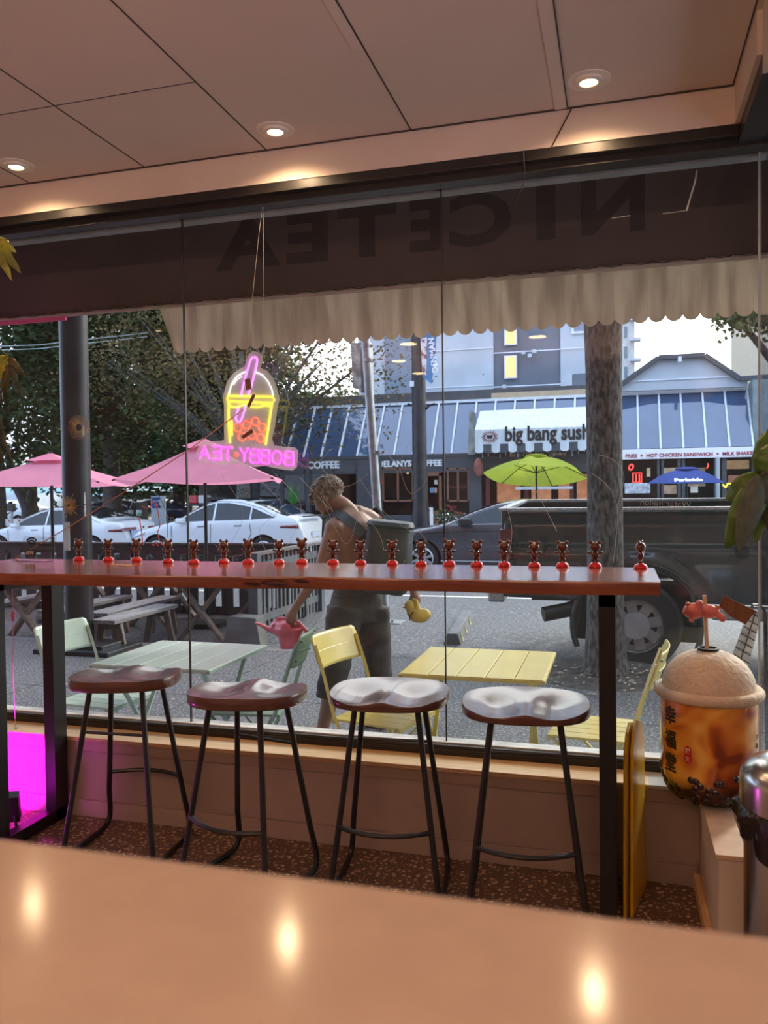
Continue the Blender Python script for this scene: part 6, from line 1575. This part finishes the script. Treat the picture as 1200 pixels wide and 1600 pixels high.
# far left: pale low building, canopy
lb = thing('teal_building', 'low pale teal building behind the white sedan at far left', 'building', (at(70, 780, 48).x, 48, -.26))
a_, c_ = at(-60, 780, 48).x, at(190, 780, 48).x
MB().b2((a_, 48, -.26), (c_, 56, 1.6)).build('wall', M('grey siding', (.30, .32, .32), .7, var=.2, scale=1), lb, world=True)
MB().b2((a_, 47.2, 1.35), (c_, 56, 2.0)).build('fascia', M('pale teal fascia', (.42, .58, .62), .6), lb, world=True)
for k in range(5): MB().b2((a_+3+k*2, 47.5, -.26), (a_+3.3+k*2, 47.8, 1.4)).build('post', m_stucco, lb, world=True)
wb = thing('white_building', 'white windowless building end at the far left edge', 'building', (at(5, 790, 42).x, 42, -.26))
MB().b2((at(-120, 780, 42).x, 42, -.26), (at(28, 780, 42).x, 50, 1.55)).build('wall', M('white render', (.60, .66, .68), .7), wb, world=True)
# small street things
m_orange = M('orange red barrier', (.60, .10, .03), .6)
t = thing('road_barrier', 'red and white striped barrier board at the far left edge', 'barrier', (at(20, 815, 27).x, 27, -.26))
MB().b2((at(8, 815, 27).x, 27, at(8, 822, 27).z), (at(42, 815, 27).x, 27.05, at(8, 811, 27).z)).build('board', m_sgl, t, world=True)
for px in (12, 27): MB().prism([at(px, 812, 26.98), at(px+6, 812, 26.98), at(px+11, 821, 26.98), at(px+5, 821, 26.98)], (0, .01, 0)).build('stripe', m_orange, t, world=True)
for px in (10, 39): MB().b2((at(px, 815, 27).x, 27.0, -.26), (at(px, 815, 27).x+.06, 27.06, at(8, 822, 27).z)).build('foot', m_galv, t, world=True)
t = thing('parking_meter', 'dark parking pay machine on a post at the far left', 'pay machine', (at(15, 800, 25).x, 25, -.21))
MB().b2((at(11, 800, 25).x, 25, at(11, 799, 25).z), (at(19, 800, 25).x, 25.2, at(11, 787, 25).z)).build('head', m_blackp, t, world=True); MB().b2((at(13, 800, 25).x, 25.05, -.21), (at(16, 800, 25).x, 25.15, at(11, 799, 25).z)).build('post', m_galv, t, world=True)
for (x0, x1, tx) in ((201, 209, 'left of the pair'), (214, 222, 'right of the pair')):
    t = thing('pay_kiosk', 'dark parking kiosk with green and white poster, '+tx, 'kiosk', (at(x0, 800, 26).x, 26, -.21), 0, None)
    MB().b2((at(x0-1, 800, 26).x, 26, -.21), (at(x1, 800, 26).x, 26.4, at(x0, 785, 26).z)).build('cabinet', m_blackp, t, world=True)
    MB().b2((at(x0-.5, 800, 26).x, 25.97, at(x0, 806, 26).z), (at(x1-.5, 800, 26).x, 25.99, at(x0, 797, 26).z)).build('poster', M('green and white poster', (.25, .45, .28), .5, var=.3, c2=(.75, .78, .76), lo=.48, hi=.52, scale=2), t, world=True)
t = thing('parking_sign', 'blue ENTER parking sign on a white board in the far parking lot', 'sign', (at(246, 800, 30).x, 30, -.26))
MB().b2((at(236, 785, 30).x, 30, -.26), (at(257, 785, 30).x, 30.1, at(246, 775, 30).z)).build('board', m_galv, t, world=True)
MB().b2((at(238, 785, 30).x, 29.95, at(246, 794, 30).z), (at(250, 785, 30).x, 29.99, at(246, 777, 30).z)).build('blue_panel', M('parking blue', (.04, .08, .35), .5), t, world=True)
q = MB(); text_on(q, 'ENTER', .2, at(244, 783, 29.93), u1, (0, 0, 1), .003, .006, fit=at(249, 783, 30).x-at(239, 783, 30).x); q.tube([at(242, 790, 29.93), at(244, 787, 29.93), at(246, 788, 29.93), at(245, 791, 29.93)], .03, 5); q.build('sign_lettering', m_sgl, t, world=True)
MB().b2((at(251, 785, 30).x, 29.9, at(246, 790, 30).z), (at(257, 785, 30).x, 29.95, at(246, 780, 30).z)).build('white_panel', m_sgl, t, world=True)
t = thing('pickup_canopy', 'dark flat canopy roof on posts in the far parking lot', 'canopy', (at(220, 790, 38).x, 38, -.26))
MB().prism([at(190, 778, 38), at(213, 767, 38), at(262, 768, 38), at(250, 781, 38)], (0, 2.0, 0)).build('roof', m_blackp, t, world=True)
for px in (196, 246): MB().b2((at(px, 780, 39).x, 39, -.26), (at(px, 780, 39).x+.15, 39.15, at(px, 776, 39).z)).build('post', m_blackp, t, world=True)
for (x0, x1, c, lab) in ((295, 308, (.62, .06, .07), 'red storage crate above the white car bonnet'), (309, 323, (.70, .72, .74), 'white storage crate right of the red crate above the car')):
    t = thing('storage_crate', lab, 'crate', (at(x0, 780, 24).x, 24, .7)); MB().b2((at(x0, 780, 24).x, 24, at(x0, 787, 24).z), (at(x1, 780, 24).x, 24.5, at(x0, 774, 24).z)).build('crate', M('crate paint', c, .5), t, world=True, bevel=.04)
t = thing('flat_trailer', 'dark trailer rack carrying the crates behind the white crossover', 'trailer', (at(330, 795, 24).x, 24, -.21))
MB().b2((at(290, 780, 24).x, 23.9, at(295, 791, 24).z), (at(356, 780, 24).x, 24.7, at(295, 787.5, 24).z)).b2((at(324, 780, 24).x, 23.9, at(330, 781, 24).z), (at(356, 780, 24).x, 24.6, at(330, 777, 24).z)).build('deck', m_blackp, t, world=True)
for px in (293, 352): MB().b2((at(px, 780, 24).x, 24, -.21), (at(px, 780, 24).x+.1, 24.1, at(295, 789, 24).z)).build('leg', m_blackp, t, world=True)
# planters and umbrellas on the far pavement
t = thing('flower_planter', 'white planter of red and white flowers before the coffee shop', 'planter', (at(695, 800, 23.5).x, 23.5, -.21))
pp = at(697, 800, 23.5); MB().lathe([(.16, -.21), (.22, .35), (.20, .36)], (pp.x, 23.5, 0), 16).build('pot', m_sgl, t, world=True)
random.seed(9)
for nm, n_, c_ in (('foliage', 260, m_lfd), ('white_blooms', 60, m_sgl), ('red_blooms', 40, M('red petals', (.55, .03, .05), .6))):
    q = MB()
    for i in range(n_):
        c0 = V((pp.x+random.gauss(0 if nm != 'red_blooms' else .18, .22), 23.5+random.gauss(0, .15), .60+random.gauss(0, .14)+(.12 if nm == 'red_blooms' else 0))); s = .05
        d1 = V((random.uniform(-1, 1), random.uniform(-1, 1), random.uniform(-1, 1))).normalized()*s; d2 = d1.cross(V((random.uniform(-1, 1), .3, random.uniform(-1, 1)))).normalized()*s
        q.quad(c0-d1, c0-d2*.6, c0+d1, c0+d2*.6)
    q.build(nm, c_, t, world=True, fix=False)
t = thing('bollard', 'short white bollard beside the lamp post', 'bollard', (at(674, 812, 22).x, 22, -.21)); MB().cyl((at(674, 812, 22).x, 22, -.21), (at(674, 812, 22).x, 22, at(674, 793, 22).z), .05, 12).build('post', m_sgl, t, world=True)
t = thing('potted_fern', 'bright green potted fern behind the white crossover by the shop', 'plant', (at(460, 770, 24.5).x, 24.5, -.21))
pp = at(460, 775, 24.5); q = MB(); random.seed(4)
for i in range(40):
    a = random.uniform(0, 6.3); r = random.uniform(.1, .35); z1 = random.uniform(.2, .75); w_ = .02
    e_ = V((pp.x+r*math.cos(a), 24.5+r*math.sin(a), pp.z-.25+z1)); s_ = V((pp.x, 24.5, pp.z-.35)); q.quad(s_+V((-w_, 0, 0)), s_+V((w_, 0, 0)), (s_+e_)/2+V((w_*1.5, 0, .05)), e_)
q.build('fronds', M('bright green fronds', (.06, .30, .06), .5, var=.3), t, world=True, fix=False); MB().lathe([(.12, -.21), (.16, pp.z-.3)], (pp.x, 24.5, 0), 16).build('pot', m_blackp, t, world=True)
def ring_umbrella(label, c, R_, n, ze, za, m, zb_, rot=0, cat='umbrella', sag=.02, tilt=0):
    t = thing('patio_umbrella', label, cat, (c[0], c[1], zb_), rot)
    ze -= zb_; za -= zb_; q = MB()
    for i in range(n):
        a0, a1 = 2*PI*i/n, 2*PI*(i+1)/n; P0 = V((R_*math.cos(a0), R_*math.sin(a0), ze)); P1 = V((R_*math.cos(a1), R_*math.sin(a1), ze)); A = V((0, 0, za))
        q.grid(lambda u, v: A.lerp(P0.lerp(P1, u), v)-V((0, 0, sag*2*math.sin(PI*u)*v-.10*math.sin(PI*v)*(1-.3*math.sin(PI*u)))), 4, 8)
        MB().tube([(0, 0, za-.05), tuple(A.lerp(P0, .5)+V((0, 0, .06))), tuple(P0-V((0, 0, .01)))], .012, 5).tube([(0, 0, za-.42), tuple(A.lerp(P0, .5)+V((0, 0, .05)))], .010, 5).build('rib', m_pole, t)
    MT = Matrix.Translation((0, 0, za)) @ Matrix.Rotation(-rot, 4, 'Z') @ Matrix.Rotation(tilt, 4, 'X') @ Matrix.Rotation(rot, 4, 'Z') @ Matrix.Translation((0, 0, -za))
    q.v = [MT @ v for v in q.v]; q.build('canopy', m, t, fix=False)
    for r_ in [z for z in bpy.data.objects if z.parent == t and z.name.startswith('rib')]:
        r_.data.transform(MT)
    vc = MB().ball((0, 0, za+.0), .32, (1, 1, .2), 16); vc.v = [MT @ v for v in vc.v]; vc.build('vent_cap', m, t, smooth=True)
    MB().cyl((0, 0, 0), (0, 0, za), .025, 10).build('pole', m_pole, t, smooth=True)
    return t
gc = at(838, 740, 21.8)
ring_umbrella('lime green umbrella in front of the sushi shop', (gc.x, 21.8), 1.42, 6, at(838, 743.5, 21.8).z, at(838, 715, 21.8).z, fabric('lime umbrella canvas', (.42, .50, .06), .5, .05), -.21, .30, tilt=-.20)
bc = at(1073, 750, 24)
t = ring_umbrella('navy blue umbrella with white script before the chicken shop', (bc.x, 24), 1.30, 4, at(1073, 754.5, 24).z, at(1073, 733, 24).z, fabric('navy umbrella canvas', (.06, .09, .30), .25, .05), -.21, .62, sag=.01)
q = MB(); p_ = at(1076, 750, 22.95); text_on(q, 'Parkside', .2, p_, u1, (0, .55, .35), .004, .012, fit=.72); q.build('script_lettering', m_sgl, t, world=True)
# table under the green umbrella, terrace bits
# ================================================================ TREES
G1 = 'tall green trees along the left side'
tree('tall dense green tree at the far left edge of the street', (-24, 27, -.2), 4, .35, 8.2, (5.2, 3.5, 5.2), 26000, .24, m_lfd, 11, None, key='A', clumps=60)
tree('tall dense green tree behind the thick black pole', (-17.6, 25.5, -.2), 3.5, .32, 7.6, (4.0, 3.0, 4.9), 26000, .21, m_lfd, 12, None, key='B', clumps=60)
tree('tall dense green tree between the black pole and the neon sign', (-13.2, 24.5, -.2), 3.4, .30, 6.9, (3.0, 2.6, 4.2), 24000, .19, m_lfd, 13, None, key='C', clumps=60)
tree('dark leafy tree filling the gap behind the pink umbrellas', (-21, 36, -.2), 2.5, .3, 4.4, (8.5, 2.5, 2.9), 24000, .28, m_lfd, 14, None, key='D', clumps=60)
tree('olive leaved tree with thin branches behind the neon sign', (-10.2, 21.0, -.2), 2.6, .20, 5.6, (4.4, 2.4, 2.6), 11000, .10, m_lfm, 15, None, bark=m_bark, nb=34, key='E', clumps=44)
t = thing('forked_tree', 'dark forked tree trunk at the far left before the pale building', 'tree', (at(45, 830, 30).x, 30, -.26))
MB().tube([at(48, 830, 30), at(47, 795, 30), at(36, 775, 30), at(22, 752, 30), at(10, 700, 30)], [.42, .36, .26, .22, .15], 10).tube([at(47, 795, 30), at(50, 770, 30), at(50, 745, 30), at(60, 690, 30)], [.30, .22, .19, .12], 10).build('trunk', m_barkd, t, world=True, smooth=True)
# leafy branch at upper right
t = thing('tree', 'grey leafy branch hanging into the top right corner of the sky', 'tree', (4.6, 12.5, -.2), 0)
MB().tube([(4.6, 12.5, -.2), (4.6, 12.5, 3.0), at(1215, 575, 12.5), at(1180, 530, 12.5), at(1160, 508, 12.5), at(1120, 470, 12.5)], [.16, .13, .09, .05, .035, .02], 10).tube([at(1215, 575, 12.5), at(1235, 480, 12.5)], [.08, .04], 8).build('trunk', m_bark, t, world=True, smooth=True)
rn = random.Random(8); q = MB()
for i in range(1500):
    px = rn.gauss(1170, 38); py = rn.gauss(492, 14)+(px-1170)*.0
    if px < 1112: continue
    c0 = at(px, py, 12.5+rn.gauss(0, .4)); s = rn.uniform(.03, .06)
    d1 = V((rn.uniform(-1, 1), rn.uniform(-1, 1), rn.uniform(-1, 1))).normalized()*s; d2 = d1.cross(V((rn.uniform(-1, 1), .3, rn.uniform(-1, 1)))).normalized()*s
    q.quad(c0-d1, c0-d2*.6, c0+d1, c0+d2*.6)
q.build('crown', m_lfs, t, world=True, fix=False)
# overhead cables far left
b = MB()
for y0, y1 in ((540, 530), (546, 536)): b.tube([at(-60, y0+3, 20), at(60, (y0+y1)/2+4, 20), at(230, y1-10, 20)], .012, 5)
tagp(b.build('overhead_cable', M('pale cable', (.35, .42, .40), .5)), 'pair of thin overhead cables crossing the trees at upper left', 'cable')
# far hedge row closing the horizon
tagp(leaf_obj if False else MB().b2((-60, 62, -.3), (-8, 64, 2.6)).build('distant_hedge', M('distant hedge', (.05, .075, .04), .9, var=.5, scale=2, bump=1)), 'long dark hedge behind the far parking lot', 'hedge')

# ================================================================ MARKS ON THE WINDOW GLASS
YK = YG+.0135
def K2(px, py): return at(px, py, YK)
m_gold = M('gold sticker foil', (.55, .36, .10), .4, var=.2, metal=.2)
for (px, py, r_, lab) in ((123, 668, 17, 'round dotted gold starburst sticker on the glass, upper of two'), (107, 790, 17, 'spiky gold starburst sticker on the glass, lower of two')):
    c_ = K2(px, py); s = (K2(px+r_, py)-c_).x; q = MB()
    for k in range(34):
        a = 2*PI*k/34; d = V((math.cos(a), 0, math.sin(a)))
        r0, r1 = (.28, .95) if py < 700 else (.12, .75+.25*(k % 3 == 0))
        if py > 700 and k % 2: r1 *= .8
        q.tube([c_+d*(s*r0), c_+d*(s*r1)], .0011, 4)
        if py < 700: q.ball(c_+d*(s*.97), .0020, (1, .3, 1), 6)
    tagp(q.build('starburst_sticker', m_gold), lab, 'sticker')
m_scr = M('pale scribble', (.72, .72, .70), .6)
SC = [[(505, 735), (540, 760), (575, 740)], [(468, 745), (520, 800), (500, 770), (540, 850), (560, 800)], [(560, 745), (600, 800), (650, 835)], [(555, 790), (590, 830), (600, 860)],
      [(592, 690), (620, 722), (640, 690)], [(625, 735), (640, 770), (660, 760), (667, 745)], [(430, 740), (470, 790), (450, 850), (420, 870)], [(400, 745), (440, 790), (405, 830), (430, 885)],
      [(585, 885), (615, 905), (633, 875)], [(490, 860), (500, 885), (545, 905)], [(640, 850), (652, 830), (670, 850)], [(925, 740), (950, 760), (965, 800), (958, 880)], [(935, 710), (960, 720), (975, 745), (965, 790)],
      [(785, 770), (800, 830), (790, 890)], [(820, 735), (850, 790), (870, 830)], [(335, 850), (360, 870), (390, 862)], [(345, 740), (380, 800), (360, 850)], [(440, 690), (480, 730), (520, 700)]]
for P in SC:
    Q = []
    for i in range(len(P)-1):
        p0, p1, p2, p3 = P[max(0, i-1)], P[i], P[i+1], P[min(len(P)-1, i+2)]
        for k in range(6):
            t_ = k/6; f3 = lambda a, b_, c, d: .5*((2*b_)+(-a+c)*t_+(2*a-5*b_+4*c-d)*t_*t_+(-a+3*b_-3*c+d)*t_**3)
            Q.append(K2(f3(p0[0], p1[0], p2[0], p3[0]), f3(p0[1], p1[1], p2[1], p3[1])))
    Q.append(K2(*P[-1])); o = MB().tube(Q, .00065, 4).build('scratch_line', m_scr)
    tagp(o, 'fine pale scribbled line drawn on the outside of the window glass', 'glass marking', 'pale scribbled lines on the glass')
q = MB(); q.tube([K2(1089, 266), K2(1086, 285), K2(1080, 305), K2(1073, 329)], .0035, 5).tube([K2(1073, 329), K2(1052, 332), K2(1035, 334)], .0014, 4).tube([K2(985, 337), K2(956, 341)], .0012, 4)
tagp(q.build('tape_remnant', M('pale tape remnant', (.42, .40, .36), .6)), 'pale peeling tape remnant high on the right window pane', 'tape')
m_rp = M('red paint marker', (.75, .08, .05), .5, em=(1, .1, .06), ems=.0); m_bp = M('blue paint marker', (.12, .35, .65), .5)
q = MB(); q.tube([K2(*p) for p in ((222, 791), (228, 794), (234, 793), (238, 786), (243, 786), (247, 800), (250, 822), (246, 832), (249, 845), (254, 852))], .0022, 5); q.tube([K2(*p) for p in ((217, 808), (221, 828), (223, 852))], .0026, 5)
q.tube([K2(*p) for p in ((237, 850), (240, 853), (243, 848), (247, 853))], .0024, 5)
tagp(q.build('red_doodle', m_rp), 'red painted outline doodle on the glass right of the black pole', 'glass marking')
q = MB(); q.tube([K2(*p) for p in ((211, 777), (206, 786), (203, 794))], .0022, 5); q.tube([K2(*p) for p in ((240, 769), (249, 776), (256, 790), (262, 808), (262, 840))], .0020, 5)
tagp(q.build('blue_doodle', m_bp), 'blue painted strokes on the glass framing the red doodle', 'glass marking')
q = MB(); text_on(q, 'Water·melon', .05, K2(1040, 785)-V((0, 0, .004)), (1, 0, -.06), (0.06, 0, 1), .0003, -.001, fit=(K2(1082, 785)-K2(1003, 785)).x, mirror=True)
tagp(q.build('marker_lettering', m_scr), 'mirrored handwritten white word on the glass above the pickup bed', 'glass lettering')
q = MB(); c_ = K2(1160, 862); q.tube([c_+V((.026*math.cos(a), 0, .026*math.sin(a))) for a in [2*PI*i/24 for i in range(24)]], .0008, 4, closed=True); q.cyl(c_-V((0, .0005, 0)), c_+V((0, .0005, 0)), .025, 24)
tagp(q.build('round_sticker', glassmat('clear sticker', (.75, .75, .76))), 'faint round clear sticker on the glass below the right plant', 'sticker')
# menu card stand leaning outside by the corner
t = thing('menu_board', 'white price menu card tilted on an outdoor stand behind the giant cup', 'menu board', (at(1165, 990, 3.7).x, 3.7, ZS))
YB = 3.62
mq = [at(*z_, YB) for z_ in ((1172, 950), (1190, 958), (1168, 1046), (1142, 1030))]
MB().prism(mq, (.0, .012, 0)).build('card', M('white menu card', (.62, .66, .64), .5, var=.25, scale=22), t, world=True)
q = MB()
for k in range(7):
    u = (k+.6)/7.4; a_ = mq[0].lerp(mq[3], u); c_ = mq[1].lerp(mq[2], u); q.bar(a_+V((0, -.004, 0)), c_+V((0, -.004, 0)), .002, .004)
q.bar(mq[0].lerp(mq[1], .5)+V((0, -.004, 0)), mq[3].lerp(mq[2], .5)+V((0, -.004, 0)), .002, .004); q.build('card_grid', m_ink, t, world=True)
MB().tube([at(1196, 955, YB+.05), at(1186, 945, YB+.05), at(1176, 945, YB+.03), at(1172, 958, YB+.02)], .006, 6).tube([at(1196, 955, YB+.05), V((at(1205, 1150, YB+.05).x, YB+.1, ZS))], .009, 6).build('stand', m_iron, t, world=True)
